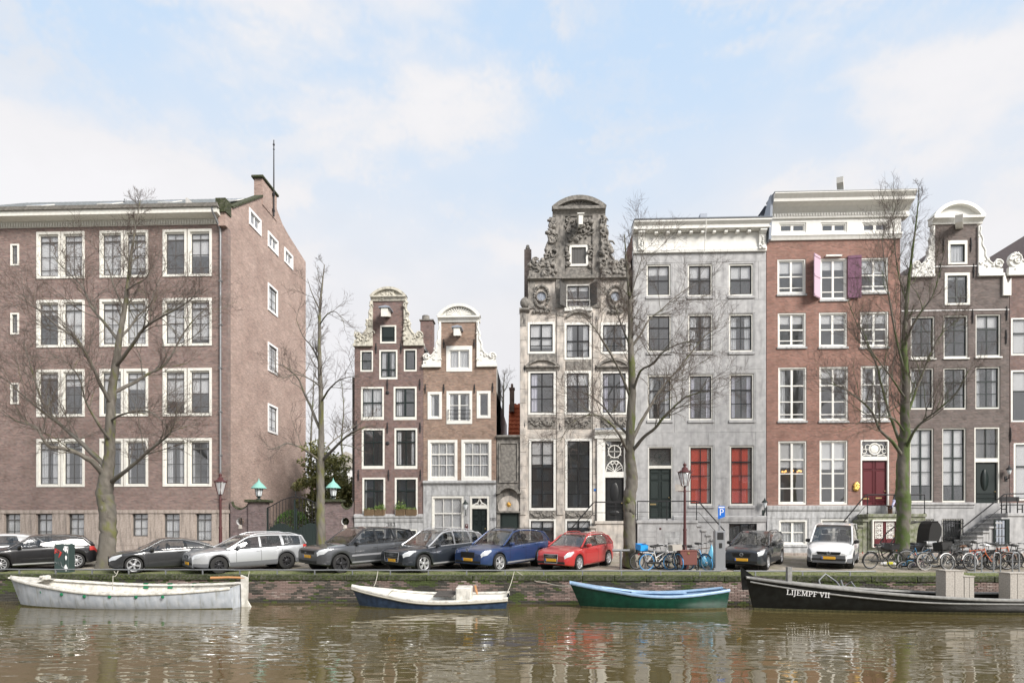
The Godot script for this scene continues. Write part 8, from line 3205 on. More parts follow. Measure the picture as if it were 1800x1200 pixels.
func boat(called: String, label: String, at: Vector3, o: Dictionary) -> Node3D:
	var t := thing(called, label, "boat", at, "boats moored at the quay")
	var L: float = o.L
	var N := 40
	var outer := []
	var inner := []
	var rim := []
	for i in N + 1:
		var s := float(i) / N
		var hb: float = o.B * pow(sin(minf(s / 0.5, 1.0) * PI / 2), 0.7)
		if s > 0.55:
			hb *= lerpf(1.0, o.transom, pow((s - 0.55) / 0.45, 2.0))
		hb = maxf(hb, 0.03)
		var ys: float = o.mid + (o.bow - o.mid) * pow(maxf(0.0, 1.0 - s / 0.55), 2.0) + (o.stern - o.mid) * pow(maxf(0.0, (s - 0.55) / 0.45), 2.0)
		var x := -L / 2 + s * L
		var row := PackedVector3Array()
		var ir := PackedVector3Array()
		for k in range(-8, 9):
			var f := absf(k) / 8.0
			var y := lerpf(-0.4, ys, pow(f, 1.15))
			var z: float = hb * sin(pow(f, 0.55) * PI / 2) * signf(k)
			var rake: float = -o.get("rake", 0.3) * maxf(0.0, 1.0 - s / 0.22) * (y + 0.4) + o.get("rake2", 0.0) * maxf(0.0, (s - 0.85) / 0.15) * (y + 0.4)
			row.append(Vector3(x + rake, y, z))
			var fl: float = o.get("floor", 0.05)
			ir.append(Vector3(x + rake + (0.07 if s < 0.1 else (-0.05 if s > 0.97 else 0.0)), maxf(lerpf(fl, ys, pow(f, 1.6)), fl) - 0.004, maxf(absf(z) - 0.07, 0.0) * signf(k)))
		outer.append(row)
		inner.append(ir)
		rim.append([row[0], row[16]])
	var b := MB.new()
	b.loft(outer)
	b.fan(outer[N], true)
	put("hull", b, o.hull, t)
	b = MB.new()
	b.loft(inner, false, true)
	b.fan(inner[N], false)
	put("inner_hull", b, o.inside, t)
	b = MB.new()
	for side in [1.0, -1.0]:
		var rows := []
		for row in outer:
			var out := PackedVector3Array()
			for y in [-0.08, 0.0, 0.055, 0.075]:
				for k in range(8, 16):
					if row[k].y <= y and row[k + 1].y > y:
						var p: Vector3 = row[k].lerp(row[k + 1], (y - row[k].y) / (row[k + 1].y - row[k].y))
						out.append(Vector3(p.x, y, (p.z + (0.007 if y < 0.07 else -0.002)) * side))
			if out.size() == 4:
				rows.append(out)
		b.loft(rows, false, side < 0)
	put("waterline_growth", b, "algae", t)
	b = MB.new()
	for side in 2:
		var rows := []
		for q in rim:
			var p: Vector3 = q[side]
			var sg := signf(p.z)
			rows.append(PackedVector3Array([p + Vector3(0, -0.07, sg * 0.02), p + Vector3(0, -0.05, sg * 0.05), p + Vector3(0, 0.02, sg * 0.045), p + Vector3(0, 0.035, 0), p + Vector3(0, 0.02, -sg * o.get("deck", 0.10)), p + Vector3(0, -0.03, -sg * o.get("deck", 0.10))]))
		b.loft(rows, false, side == 1)
	put("gunwale", b, o.rim, t)
	if o.has("fender"):
		b = MB.new()
		for side in 2:
			var pts := []
			var rad := []
			for q in rim:
				pts.append(q[side] + Vector3(0, -0.09, signf(q[side].z) * 0.035))
				rad.append(0.035)
			b.tube(pts, rad, 6)
		put("rope_fender", b, o.fender, t)
	if o.get("foredeck", 0.0) > 0.0:
		b = MB.new()
		var rows := []
		for i in int(N * o.foredeck) + 1:
			rows.append(PackedVector3Array([rim[i][0] + Vector3(0, 0.022, 0), (rim[i][0] + rim[i][1]) / 2 + Vector3(0, 0.07, 0), rim[i][1] + Vector3(0, 0.022, 0)]))
		b.loft(rows, false, true)
		put("foredeck", b, o.inside, t)
	for x in o.get("thwarts", []):
		b = MB.new()
		b.cbox(x - 0.14, o.mid - 0.26, -o.B * 0.72, x + 0.14, o.mid - 0.21, o.B * 0.72, 0.01)
		put("thwart", b, o.get("thwart_mat", o.inside), t)
	return t

func rope(label: String, pts: Array, m := "rope") -> void:
	var b := MB.new()
	var full := []
	var rad := []
	for i in pts.size() - 1:
		for k in 8:
			var u := k / 8.0
			full.append(pts[i].lerp(pts[i + 1], u) - Vector3(0, 0.10 * sin(u * PI), 0))
			rad.append(0.014)
	full.append(pts[-1])
	rad.append(0.014)
	b.tube(full, rad, 5)
	tag(put("mooring_rope", b, m), label, "rope")

func make_boats() -> void:
	mineral("algae", Color(0.20, 0.21, 0.12), Color(0.42, 0.40, 0.27), 80, 1.5, 0.8, 0.0)
	plain("rope", lin(0.42, 0.40, 0.34), 0.9)
	plain("tiller_wood", lin(0.48, 0.24, 0.10), 0.5)
	var hw := mineral("boat_white", Color(0.80, 0.79, 0.76), Color(0.90, 0.89, 0.87), 81, 0.9, 0.5, 0.0)
	mottle(hw, M.streak, Vector3(0.5, 0.25, 0.5))
	var hg := mineral("boat_grey", Color(0.66, 0.69, 0.73), Color(0.76, 0.78, 0.81), 82, 0.5, 0.45, 0.0)
	mottle(hg, noise_tex(83, 0.02, [[0.0, Color(0.78, 0.76, 0.71)], [0.35, Color(0.94, 0.94, 0.93)], [1.0, Color(1, 1, 1)]], 256, 5), Vector3(0.9, 0.2, 0.9))
	var hb := mineral("boat_blue", Color(0.17, 0.245, 0.35), Color(0.25, 0.33, 0.44), 84, 0.6, 0.3, 0.0)
	mottle(hb, M.streak, Vector3(0.6, 0.3, 0.6))
	mineral("boat_green", Color(0.02, 0.20, 0.16), Color(0.06, 0.27, 0.21), 85, 0.6, 0.25, 0.0)
	mineral("boat_sky", Color(0.50, 0.62, 0.74), Color(0.60, 0.70, 0.80), 86, 0.8, 0.4, 0.0)
	var tb := mineral("tar_black", Color(0.07, 0.075, 0.08), Color(0.13, 0.14, 0.14), 87, 0.6, 0.28, 0.0)
	mottle(tb, M.streak, Vector3(0.4, 0.2, 0.4))
	mineral("deck_grey", Color(0.47, 0.47, 0.46), Color(0.58, 0.58, 0.57), 88, 0.9, 0.7, 0.0)
	plain("green_patch", lin(0.01, 0.16, 0.07), 0.6)
	var w := WATER
	# white steel sloop
	var z := 12.55
	var bx0 := -19.035
	var bx1 := -10.947
	var L := bx1 - bx0
	var t := boat("moored_boat", "long weathered white open boat with green patches and wooden tiller", Vector3((bx0 + bx1) / 2, w, z), {"L": L, "B": 1.2, "bow": 1.06, "mid": 0.64, "stern": 0.80, "transom": 0.62, "rake": 0.35, "hull": "boat_grey", "inside": "boat_white", "rim": "boat_white", "foredeck": 0.14, "thwarts": [-1.6, 0.4, 2.2], "deck": 0.16, "floor": 0.25})
	t.rotation.x = deg_to_rad(3.5)
	var b := MB.new()
	b.prism(PackedVector2Array([Vector2(0.0, -0.5), Vector2(0.42, -0.5), Vector2(0.44, -0.3), Vector2(0.22, 0.1), Vector2(0.26, 0.95), Vector2(0.0, 1.05)]), -0.04, 0.04, Transform3D(Basis(), Vector3(L / 2 + 0.06, 0.12, 0)))
	var rd := put("rudder", b, "boat_white", t)
	b = MB.new()
	b.tube([Vector3(L / 2 + 0.2, 1.06, 0), Vector3(L / 2 - 0.4, 1.08, 0.02), Vector3(L / 2 - 1.05, 1.06, 0.05)], [0.045, 0.04, 0.05], 7)
	put("tiller", b, "tiller_wood", rd)
	for i in 6:
		b = MB.new()
		b.cbox(-2.1 + i * 0.95, 0.50, -1.13, -1.92 + i * 0.95, 0.70, -1.06, 0.01)
		put("green_flap", b, "green_patch", t)
		b = MB.new()
		b.lathe([Vector2(0.001, 0.02), Vector2(0.055, 0.02), Vector2(0.06, 0.0)], 12, Transform3D(Basis(Vector3(1, 0, 0), PI / 2), Vector3(-2.9 + i * 0.95, 0.54 + 0.08 * maxf(0, 1 - i * 0.5), 1.21 * pow(sin(minf((-2.9 + i * 0.95 + L / 2) / L / 0.5, 1.0) * PI / 2), 0.7))))
		put("scupper", b, "green_patch", t)
	b = MB.new()
	b.cbox(-3.4, 0.98, -0.12, -3.1, 1.12, 0.12, 0.02)
	b.tube([Vector3(-3.25, 1.1, -0.2), Vector3(-3.25, 1.1, 0.2)], [0.03, 0.03], 6)
	put("mooring_bollard", b, "boat_white", t)
	# blue sloop with console
	bx0 = -6.398
	bx1 = -1.319
	L = bx1 - bx0
	t = boat("moored_boat", "blue sloop with cream inside, rope fender and steering console", Vector3((bx0 + bx1) / 2, w, 12.4), {"L": L, "B": 0.92, "bow": 0.76, "mid": 0.37, "stern": 0.46, "transom": 0.75, "rake": 0.4, "rake2": 0.2, "hull": "boat_blue", "inside": "cream_paint", "rim": "boat_white", "fender": "rope", "foredeck": 0.2, "thwarts": [-0.2], "floor": 0.1})
	t.rotation.x = deg_to_rad(4.0)
	b = MB.new()
	b.cbox(L * 0.16, 0.1, -0.45, L * 0.27, 0.74, 0.25, 0.03)
	var cs := put("console", b, "boat_white", t)
	b = MB.new()
	b.ring(Vector3(L * 0.30, 0.62, -0.1), Vector3(1, 0.25, 0).normalized(), 0.17, 0.018, 18, 5)
	for k in 3:
		b.tube([Vector3(L * 0.30, 0.62, -0.1), Vector3(L * 0.30, 0.62 + 0.16 * cos(k * 2.1), -0.1 + 0.16 * sin(k * 2.1))], [0.012, 0.012], 4)
	put("steering_wheel", b, "tiller_wood", cs)
	b = MB.new()
	b.cbox(0.05, 0.45, -0.8, L * 0.15, 0.49, 0.5, 0.01)
	put("engine_cover", b, "tar_board", t)
	# green sloop
	bx0 = 1.633
	bx1 = 6.456
	L = bx1 - bx0
	t = boat("moored_boat", "dark green open boat with pale blue gunwale and seats", Vector3((bx0 + bx1) / 2, w, 12.3), {"L": L, "B": 0.95, "bow": 0.90, "mid": 0.50, "stern": 0.70, "transom": 0.55, "rake": 0.45, "rake2": 0.15, "hull": "boat_green", "inside": "boat_sky", "rim": "boat_sky", "foredeck": 0.16, "thwarts": [-0.9, 0.4, 1.4], "deck": 0.14, "floor": 0.12})
	b = MB.new()
	b.cbox(-0.7, 0.46, -0.86, 1.3, 0.52, -0.5, 0.01)
	put("side_bench", b, "boat_sky", t)
	# black barge
	bx0 = 7.575
	L = 15.5
	t = boat("moored_barge", "long black steel barge with white lettering on its bow", Vector3(bx0 + L / 2, w, 12.7), {"L": L, "B": 1.35, "bow": 1.15, "mid": 0.50, "stern": 0.8, "transom": 0.8, "rake": 0.25, "hull": "tar_black", "inside": "tar_black", "rim": "deck_grey", "foredeck": 0.09, "deck": 0.22, "floor": -0.1})
	t.set_meta("category", "barge")
	b = MB.new()
	var pts := []
	var rad := []
	for i in 24:
		var s := i / 23.0
		var hbm: float = 1.35 * pow(sin(minf(maxf(s, 0.01) / 0.5, 1.0) * PI / 2), 0.7) + 0.02
		pts.append(Vector3(-L / 2 + s * L - 0.25 * maxf(0, 1 - s / 0.22), 0.36 + 0.62 * pow(maxf(0, 1 - s / 0.42), 2.0), hbm))
		rad.append(0.032)
	b.tube(pts, rad, 6)
	put("rubbing_strake", b, "deck_grey", t)
	b = MB.new()
	b.prism(PackedVector2Array([Vector2(-0.25, 0.7), Vector2(0.1, 0.7), Vector2(0.12, 1.2), Vector2(-0.30, 1.5)]), -0.03, 0.03, Transform3D(Basis(), Vector3(-L / 2 - 0.25, 0, 0)))
	put("stem_post", b, "tar_black", t)
	b = MB.new()
	b.box(-L / 2 + 1.05, 1.0, -0.1, -L / 2 + 1.2, 1.5, 0.1)
	put("bollard", b, "deck_grey", t)
	var tx := text_on(t, "LIJEMPF VII", 0.17, Vector3(8.939 - bx0 - L / 2, 0.66, 1.10), "plain_white", "Droid Serif", deg_to_rad(-11.0), "lettering")
	tx.rotation.z = deg_to_rad(-3.5)
	for q in [[14.113, 14.739, 1.36], [14.748, 15.09, 1.16], [16.297, 17.538, 1.28]]:
		b = MB.new()
		var n := maxi(2, int((q[1] - q[0]) / 0.22))
		for i in n:
			b.cbox(lerpf(q[0], q[1], float(i) / n) + 0.004, w + 0.2, 12.0, lerpf(q[0], q[1], (i + 1.0) / n) - 0.004, w + q[2], 12.6, 0.008)
		b.box(q[0] - 0.02, w + q[2], 11.98, q[1] + 0.02, w + q[2] + 0.03, 12.62)
		var nm: String = ["tall grey plank locker standing in the black barge", "short grey plank locker joined to the tall one in the barge", "wide grey plank locker at the end of the black barge"][0 if q[2] > 1.3 else (1 if q[2] < 1.2 else 2)]
		tag(put("plank_locker", b, "plank_wood", null), nm, "locker")
	for q in [["grey hose loop hanging between the quay and the barge hold", 1441, 1478], ["grey hose bent over the barge coaming", 1480, 1504]]:
		var xa: float = lerpf(10.194, 11.478, (q[1] - 1441.0) / 63.0)
		var xb: float = lerpf(10.194, 11.478, (q[2] - 1441.0) / 63.0)
		b = MB.new()
		b.tube([Vector3(xa, -0.55, 11.9), Vector3(xa + 0.02, -0.1, 11.5), Vector3((xa + xb) / 2, 0.12 if q[1] < 1450 else -0.35, 11.2), Vector3(xb - 0.1, -0.15, 11.5), Vector3(xb, -0.55, 12.0)], [0.03, 0.03, 0.03, 0.03, 0.03], 7)
		tag(put("hose", b, "galvanised"), q[0], "hose")
	rope("pale rope from the blue sloop bow up to the quay rail", [Vector3(-6.113,-0.31,12.2), Vector3(-6.303,0.154,10.8)])
	rope("dark rope from the blue sloop stern up to the quay rail", [Vector3(-1.247,-0.584,12.2), Vector3(-1.011,0.166,10.8)])
	rope("slack rope along the quay wall to the green boat bow", [Vector3(-0.923,0.166,10.8), Vector3(0.209,-0.242,11.15), Vector3(1.393,-0.203,12.2)])
	rope("looped white rope tied to the long white boat and the rail", [Vector3(-15.445,-0.402,13), Vector3(-16.195,0.014,11.8), Vector3(-16.377,0.175,11.2), Vector3(-16.664,0.141,11)])
	rope("thin rope from the white boat rudder to the quay rail", [Vector3(-10.802,-0.06,12.4), Vector3(-11.369,0.142,10.8)])

# ---------------------------------------------------------------- bicycles and street things

func bike_wheel(tyre: Color, rim_m: String, r: float) -> Array:
	var a := MB.new()
	a.ring(Vector3.ZERO, Vector3(0, 0, 1), r - 0.02, 0.021, 28, 6)
	var c := MB.new()
	c.ring(Vector3.ZERO, Vector3(0, 0, 1), r - 0.05, 0.014, 28, 4)
	for k in 16:
		var an := TAU * k / 16
		c.tube([Vector3(cos(an) * 0.02, sin(an) * 0.02, 0.02 * (1 if k % 2 == 0 else -1)), Vector3(cos(an) * (r - 0.05), sin(an) * (r - 0.05), 0)], [0.0035, 0.0035], 3, false)
	c.tube([Vector3(0, 0, -0.05), Vector3(0, 0, 0.05)], [0.03, 0.03], 8)
	return [a.mesh(), c.mesh()]

# o: frame, tyre, rim materials; basket / crate / kid; lean in degrees
func bicycle(label: String, at: Vector3, turn: float, o: Dictionary) -> Node3D:
	var t := thing(o.get("called", "bicycle"), label, "bicycle", Vector3(at.x, street_y(at.z) + 0.01, at.z), "bicycles parked on the quay")
	t.rotation_degrees = Vector3(0, turn, 0)
	t.rotate_object_local(Vector3(1, 0, 0), deg_to_rad(o.get("lean", 6.0)))
	var s: float = o.get("s", 1.0)
	var fm: String = o.frame
	var r := 0.35 * s
	var H := Vector3(-0.54, 0.35, 0) * s
	var F := Vector3(0.56, 0.35, 0) * s
	var K := Vector3(-0.06, 0.29, 0) * s
	var st := Vector3(-0.24, 0.82, 0) * s
	var h0 := Vector3(0.33, 0.66, 0) * s
	var h1 := Vector3(0.27, 0.88, 0) * s
	var b := MB.new()
	for q in [[K, st, 0.018], [K, h0, 0.02], [H + Vector3(0, 0, 0.05), K, 0.012], [H - Vector3(0, 0, 0.05), K, 0.012], [H + Vector3(0, 0, 0.05), st * Vector3(1, 0.9, 1), 0.010], [H - Vector3(0, 0, 0.05), st * Vector3(1, 0.9, 1), 0.010], [h0, h1, 0.022]]:
		b.tube([q[0], q[1]], [q[2], q[2]], 6)
	if o.get("top", true):
		b.tube([st * Vector3(1, 0.93, 1), h1 - Vector3(0, 0.05, 0)], [0.016, 0.016], 6)
	else:
		b.tube([K.lerp(st, 0.45), h0.lerp(h1, 0.5)], [0.018, 0.018], 6)
	put("frame", b, fm, t)
	b = MB.new()
	for z in [0.055, -0.055]:
		b.tube([h0 + Vector3(0, 0, z * 0.7), F + Vector3(-0.04, 0, z), F + Vector3(0, 0, z)], [0.014, 0.011, 0.01], 5)
	put("fork", b, fm, t)
	b = MB.new()
	var hb := h1 + Vector3(-0.02, 0.14 * s, 0)
	b.tube([h1, hb], [0.014, 0.014], 6)
	b.tube([hb + Vector3(-0.18, 0.02, -0.29 * s), hb + Vector3(0.02, 0.03, -0.22 * s), hb, hb + Vector3(0.02, 0.03, 0.22 * s), hb + Vector3(-0.18, 0.02, 0.29 * s)], [0.013, 0.012, 0.012, 0.012, 0.013], 6)
	put("handlebar", b, o.get("bar", "galvanised"), t)
	b = MB.new()
	for z in [-0.29, 0.29]:
		b.tube([hb + Vector3(-0.20, 0.02, z * s), hb + Vector3(-0.08, 0.025, z * s * 0.94)], [0.02, 0.018], 6)
	put("grip", b, "rubber", t)
	b = MB.new()
	var sp := st + Vector3(-0.04, 0.15 * s, 0)
	b.tube([st, sp], [0.012, 0.012], 6)
	b.ball(sp + Vector3(-0.03, 0.03, 0), Vector3(0.14, 0.05, 0.10) * s, 10, 6)
	b.ball(sp + Vector3(0.09, 0.025, 0), Vector3(0.08, 0.035, 0.035) * s, 8, 5)
	put("saddle", b, o.get("saddle", "plain_black"), t)
	var wm := bike_wheel(Color.BLACK, "", r)
	for c in [H, F]:
		var w := put("wheel", wm[0], o.get("tyre", "rubber"), t, c)
		put("rim", wm[1], o.get("rim", "galvanised"), w)
	b = MB.new()
	for c in [[H, 0.3, 3.4], [F, 0.5, 2.8]]:
		var pts := []
		var rad := []
		for k in 10:
			var a: float = lerpf(c[1], c[2], k / 9.0)
			pts.append(c[0] + Vector3(cos(a), sin(a), 0) * (r + 0.025))
			rad.append(0.022)
		b.tube(pts, rad, 5)
	put("mudguard", b, o.get("guard", "plain_black"), t)
	b = MB.new()
	b.cbox(H.x - 0.05, H.y - 0.06, 0.05, K.x + 0.10, H.y + 0.03, 0.09, 0.02)
	b.tube([K + Vector3(0, 0, 0.09), K + Vector3(0.08, -0.14, 0.10) * s], [0.012, 0.012], 5)
	b.tube([K - Vector3(0, 0, 0.09), K + Vector3(-0.08, 0.14, -0.10) * s], [0.012, 0.012], 5)
	b.box(K.x + 0.03, K.y - 0.16 * s, 0.10, K.x + 0.13, K.y - 0.13 * s, 0.18)
	put("crank", b, "plain_black", t)
	if o.get("rack", true):
		b = MB.new()
		for z in [0.06, -0.06]:
			b.tube([st + Vector3(-0.02, -0.10, z), H + Vector3(-0.16, 0.40 * s, z)], [0.008, 0.008], 4)
			b.tube([H + Vector3(0, 0, z), H + Vector3(-0.14, 0.40 * s, z)], [0.008, 0.008], 4)
		put("rear_rack", b, o.get("bar", "galvanised"), t)
		b = MB.new()
		b.cbox(H.x - 0.40, H.y + 0.30, -0.02, H.x - 0.37, H.y + 0.36, 0.02, 0.005)
		put("rear_lamp", b, "lamp_red", t)
	if o.has("crate"):
		b = MB.new()
		var c0 := Vector3(F.x - 0.18, F.y + r + 0.12, 0)
		var d: Vector3 = o.get("crate_size", Vector3(0.36, 0.24, 0.44))
		for q in [[-d.x / 2, 0, -d.z / 2, d.x / 2, 0.02, d.z / 2], [-d.x / 2, 0.02, -d.z / 2, -d.x / 2 + 0.015, d.y, d.z / 2], [d.x / 2 - 0.015, 0.02, -d.z / 2, d.x / 2, d.y, d.z / 2], [-d.x / 2 + 0.015, 0.02, -d.z / 2, d.x / 2 - 0.015, d.y, -d.z / 2 + 0.015], [-d.x / 2 + 0.015, 0.02, d.z / 2 - 0.015, d.x / 2 - 0.015, d.y, d.z / 2]]:
			b.box(c0.x + q[0], c0.y + q[1], q[2], c0.x + q[3], c0.y + q[4], q[5])
		bars(b, c0.x - d.x / 2 - 0.01, c0.y + d.y - 0.03, c0.x + d.x / 2 + 0.01, c0.y + d.y, 0.01, 0.01, 0.01, d.z / 2, d.z / 2 + 0.01)
		put("front_crate", b, o.crate, t)
	return t

func street_lamp(label: String, at: Vector3, h: float) -> void:
	var t := thing("street_lamp", label, "street lamp", Vector3(at.x, street_y(at.z), at.z), "street lamps")
	var b := MB.new()
	b.lathe([Vector2(0.17, 0), Vector2(0.17, 0.25), Vector2(0.12, 0.32), Vector2(0.12, 0.7), Vector2(0.15, 0.74), Vector2(0.10, 0.82), Vector2(0.075, 0.95), Vector2(0.07, 1.6), Vector2(0.09, 1.64), Vector2(0.06, 1.7), Vector2(0.05, h - 1.25), Vector2(0.07, h - 1.22), Vector2(0.04, h - 1.1), Vector2(0.05, h - 0.98)], 12)
	b.tube([Vector3(-0.28, h - 1.2, 0), Vector3(0.28, h - 1.2, 0)], [0.016, 0.016], 6)
	put("post", b, "lamp_red_paint", t)
	b = MB.new()
	b.lathe([Vector2(0.13, h - 0.98), Vector2(0.27, h - 0.42), Vector2(0.001, h - 0.41)], 6)
	var gm := glass("lamp_pane", Color(0.85, 0.87, 0.88), 0.35)
	put("lamp_glass", b, gm, t)
	b = MB.new()
	for k in 6:
		var a := TAU * k / 6
		b.tube([Vector3(cos(a) * 0.13, h - 0.98, sin(a) * 0.13), Vector3(cos(a) * 0.275, h - 0.42, sin(a) * 0.275)], [0.014, 0.014], 5)
		b.tube([Vector3(cos(a) * 0.275, h - 0.42, sin(a) * 0.275), Vector3(cos(a) * 0.34, h - 0.33, sin(a) * 0.34)], [0.016, 0.006], 5)
	b.lathe([Vector2(0.04, h - 1.0), Vector2(0.14, h - 0.98)], 6)
	b.lathe([Vector2(0.29, h - 0.43), Vector2(0.30, h - 0.40), Vector2(0.13, h - 0.30), Vector2(0.12, h - 0.22), Vector2(0.07, h - 0.2), Vector2(0.05, h - 0.15), Vector2(0.085, h - 0.10), Vector2(0.06, h - 0.05), Vector2(0.015, h - 0.03), Vector2(0.001, h + 0.06)], 12)
	put("lantern_frame", b, "lamp_red_paint", t)
	b = MB.new()
	b.ball(Vector3(0, h - 0.80, 0), Vector3(0.05, 0.09, 0.05), 8, 6)
	put("bulb", b, "plain_white", t)

func make_street_things() -> void:
	plain("bike_blue", lin(0.10, 0.34, 0.62), 0.4)
	plain("tyre_blue", lin(0.06, 0.26, 0.55), 0.6)
	plain("crate_blue", lin(0.02, 0.33, 0.78), 0.45)
	plain("wicker", lin(0.36, 0.34, 0.31), 0.9)
	plain("box_brown", lin(0.17, 0.062, 0.052), 0.55)
	plain("bike_orange", lin(0.62, 0.14, 0.04), 0.5)
	plain("leather", lin(0.14, 0.07, 0.04), 0.6)
	var bag := plain("bag_blue", lin(0.12, 0.42, 0.62), 0.3)
	# low steel rail along the quay edge
	for q in [["low grey steel rail along the quay edge from the school to the barge bow", -22.867, 6.862], ["low rusty steel rail along the quay edge above the barge bow", 7.331, 12.618]]:
		var t := thing("quay_rail", q[0], "railing", Vector3(q[1], 0, 10.75))
		var n := int((q[2] - q[1]) / 1.45)
		var w: float = (q[2] - q[1]) / n
		for i in n:
			var b := MB.new()
			b.tube([Vector3(w * i, 0.20, 0), Vector3(w * (i + 0.5), 0.19 + rng.randf_range(-0.006, 0.006), 0), Vector3(w * (i + 1), 0.20, 0)], [0.028, 0.028, 0.028], 7, i in [0, n - 1])
			put("rail_bar", b, "galvanised", t)
			b = MB.new()
			b.box(w * i + w * 0.45, -0.02, -0.025, w * i + w * 0.45 + 0.045, 0.19, 0.02)
			put("rail_post", b, "galvanised", t)
	street_lamp("dark red cast-iron street lamp beside the silver estate", Vector3(-14.626, 0, 6.4), 4.15)
	street_lamp("dark red cast-iron street lamp behind the brown cargo box", Vector3(6.025, 0, 8.2), 4.45)
	# electricity cabinet with graffiti
	var t := thing("utility_cabinet", "dark green steel cabinet with red graffiti and torn white stickers", "cabinet", Vector3(-19.372, street_y(10.0), 10.0))
	var b := MB.new()
	b.cbox(-0.30, 0, -0.2, 0.30, 1.17, 0.2, 0.02)
	put("body", b, plain("cabinet_green", lin(0.035, 0.058, 0.056), 0.5), t)
	b = MB.new()
	b.box(0.135, 0.12, 0.2, 0.145, 1.1, 0.206)
	put("door_gap", b, "plain_black", t)
	var rr := RandomNumberGenerator.new()
	rr.seed = 6
	b = MB.new()
	for q in [[0.17, 0.98, 0.10, 0.14], [0.19, 0.62, 0.05, 0.12], [0.19, 0.20, 0.08, 0.16], [0.26, 0.95, 0.03, 0.16]]:
		var p := PackedVector2Array()
		for k in 9:
			var a := TAU * k / 9.0
			p.append(Vector2(q[0] + cos(a) * q[2] * rr.randf_range(0.6, 1.1), q[1] + sin(a) * q[3] * rr.randf_range(0.5, 1.05)))
		b.prism(p, 0.2, 0.205)
	put("sticker", b, "plain_white", t)
	for q in [["lamp_red", [Vector3(-0.26, 0.78, 0.203), Vector3(-0.24, 1.0, 0.203), Vector3(-0.17, 0.95, 0.203), Vector3(-0.24, 0.88, 0.203), Vector3(-0.12, 0.80, 0.203), Vector3(-0.14, 0.92, 0.203), Vector3(-0.03, 0.86, 0.203), Vector3(-0.10, 0.62, 0.203), Vector3(-0.05, 0.70, 0.203), Vector3(0.02, 0.84, 0.203)], 0.022], ["galvanised", [Vector3(-0.27, 0.45, 0.203), Vector3(-0.18, 0.40, 0.203), Vector3(-0.24, 0.33, 0.203), Vector3(-0.12, 0.45, 0.203), Vector3(-0.08, 0.30, 0.203), Vector3(-0.02, 0.45, 0.203), Vector3(0.02, 0.27, 0.203), Vector3(0.10, 0.20, 0.203)], 0.009]]:
		b = MB.new()
		var rad := []
		for p in q[1]:
			rad.append(q[2])
		b.tube(q[1], rad, 5)
		put("graffiti", b, q[0], t)
	# parking meter with sign
	t = thing("parking_meter", "grey parking meter column with blue P sign", "parking meter", Vector3(7.354, street_y(8.6), 8.6))
	b = MB.new()
	b.cbox(-0.22, 0, -0.18, 0.20, 1.62, 0.18, 0.02)
	b.box(-0.26, 0, -0.2, 0.24, 0.10, 0.2)
	put("body", b, "steel_grey", t)
	b = MB.new()
	b.cbox(-0.13, 1.26, 0.17, 0.12, 1.55, 0.195, 0.008)
	put("screen", b, "iron", t)
	b = MB.new()
	b.box(-0.05, 0.92, 0.18, 0.06, 1.12, 0.2)
	put("slot", b, "plain_black", t)
	b = MB.new()
	b.tube([Vector3(0, 1.6, 0), Vector3(0, 2.72, 0)], [0.035, 0.035], 8)
	put("sign_pole", b, "steel_grey", t)
	b = MB.new()
	b.prism(PackedVector2Array([Vector2(-0.07, 2.1), Vector2(0.21, 2.2), Vector2(0.21, 2.64), Vector2(-0.07, 2.64)]), 0.04, 0.06)
	var sg := put("parking_sign", b, plain("sign_blue", lin(0.005, 0.13, 0.55), 0.4), t)
	text_on(sg, "P", 0.26, Vector3(0.07, 2.38, 0.064), "plain_white", "Droid Sans", 0.0, "letter")
	b = MB.new()
	b.box(-0.05, 2.56, 0.06, 0.19, 2.61, 0.064)
	put("sign_band", b, "plain_white", sg)
	# steel tube barriers beside the tree
	for q in [[2.978, "grey tube barrier behind the red hatchback"], [4.009, "grey tube post holding the bicycle with the blue crate"]]:
		t = thing("tube_barrier", q[1], "barrier", Vector3(q[0], street_y(8.5), 8.5))
		b = MB.new()
		b.tube([Vector3(0.35, 0, 0), Vector3(0.35, 0.82, 0)], [0.055, 0.055], 10)
		b.tube([Vector3(0, 0.80, 0), Vector3(0.72, 0.80, 0)], [0.055, 0.055], 10)
		put("post", b, "galvanised", t)
	# bicycles by the lamp
	bicycle("black bicycle with bright blue crate on its front rack", Vector3(4.476,0.119,8.452), 200.0, {"frame": "plain_black", "crate": "crate_blue", "crate_size": Vector3(0.34, 0.24, 0.46), "lean": -8.0})
	bicycle("white bicycle with blue tyres leaning beside the blue crate", Vector3(4.804,0.095,8.864), 20.0, {"frame": "plain_white", "tyre": "tyre_blue", "bar": "plain_white", "top": false})
	bicycle("white step-through bicycle with light blue tyres next to the wicker basket", Vector3(5.267,0.132,8.223), -12.0, {"frame": "plain_white", "tyre": "tyre_blue", "top": false})
	bicycle("bicycle with grey wicker basket and blue front tyre pointing at the water", Vector3(5.422,0.108,8.644), -70.0, {"frame": "plain_white", "tyre": "tyre_blue", "crate": "wicker", "top": false})
	bicycle("light blue bicycle with blue tyres in front of the refuse bags", Vector3(6.445,0.097,8.83), -62.0, {"frame": "bike_blue", "tyre": "tyre_blue", "top": false, "lean": 12.0})
	bicycle("brown bicycle with pale tyres behind the light blue bicycle", Vector3(7.086,0.186,7.3), -30.0, {"frame": "leather", "tyre": "wicker"})
	t = thing("cargo_bike", "cargo tricycle with large red-brown box facing the canal", "bicycle", Vector3(5.949, street_y(9.0), 9.0), "bicycles parked on the quay")
	b = MB.new()
	b.cbox(-0.34, 0.26, -0.45, 0.34, 0.80, 0.30, 0.02)
	put("cargo_box", b, "box_brown", t)
	b = MB.new()
	b.cbox(-0.35, 0.801, -0.46, 0.35, 0.86, 0.31, 0.02)
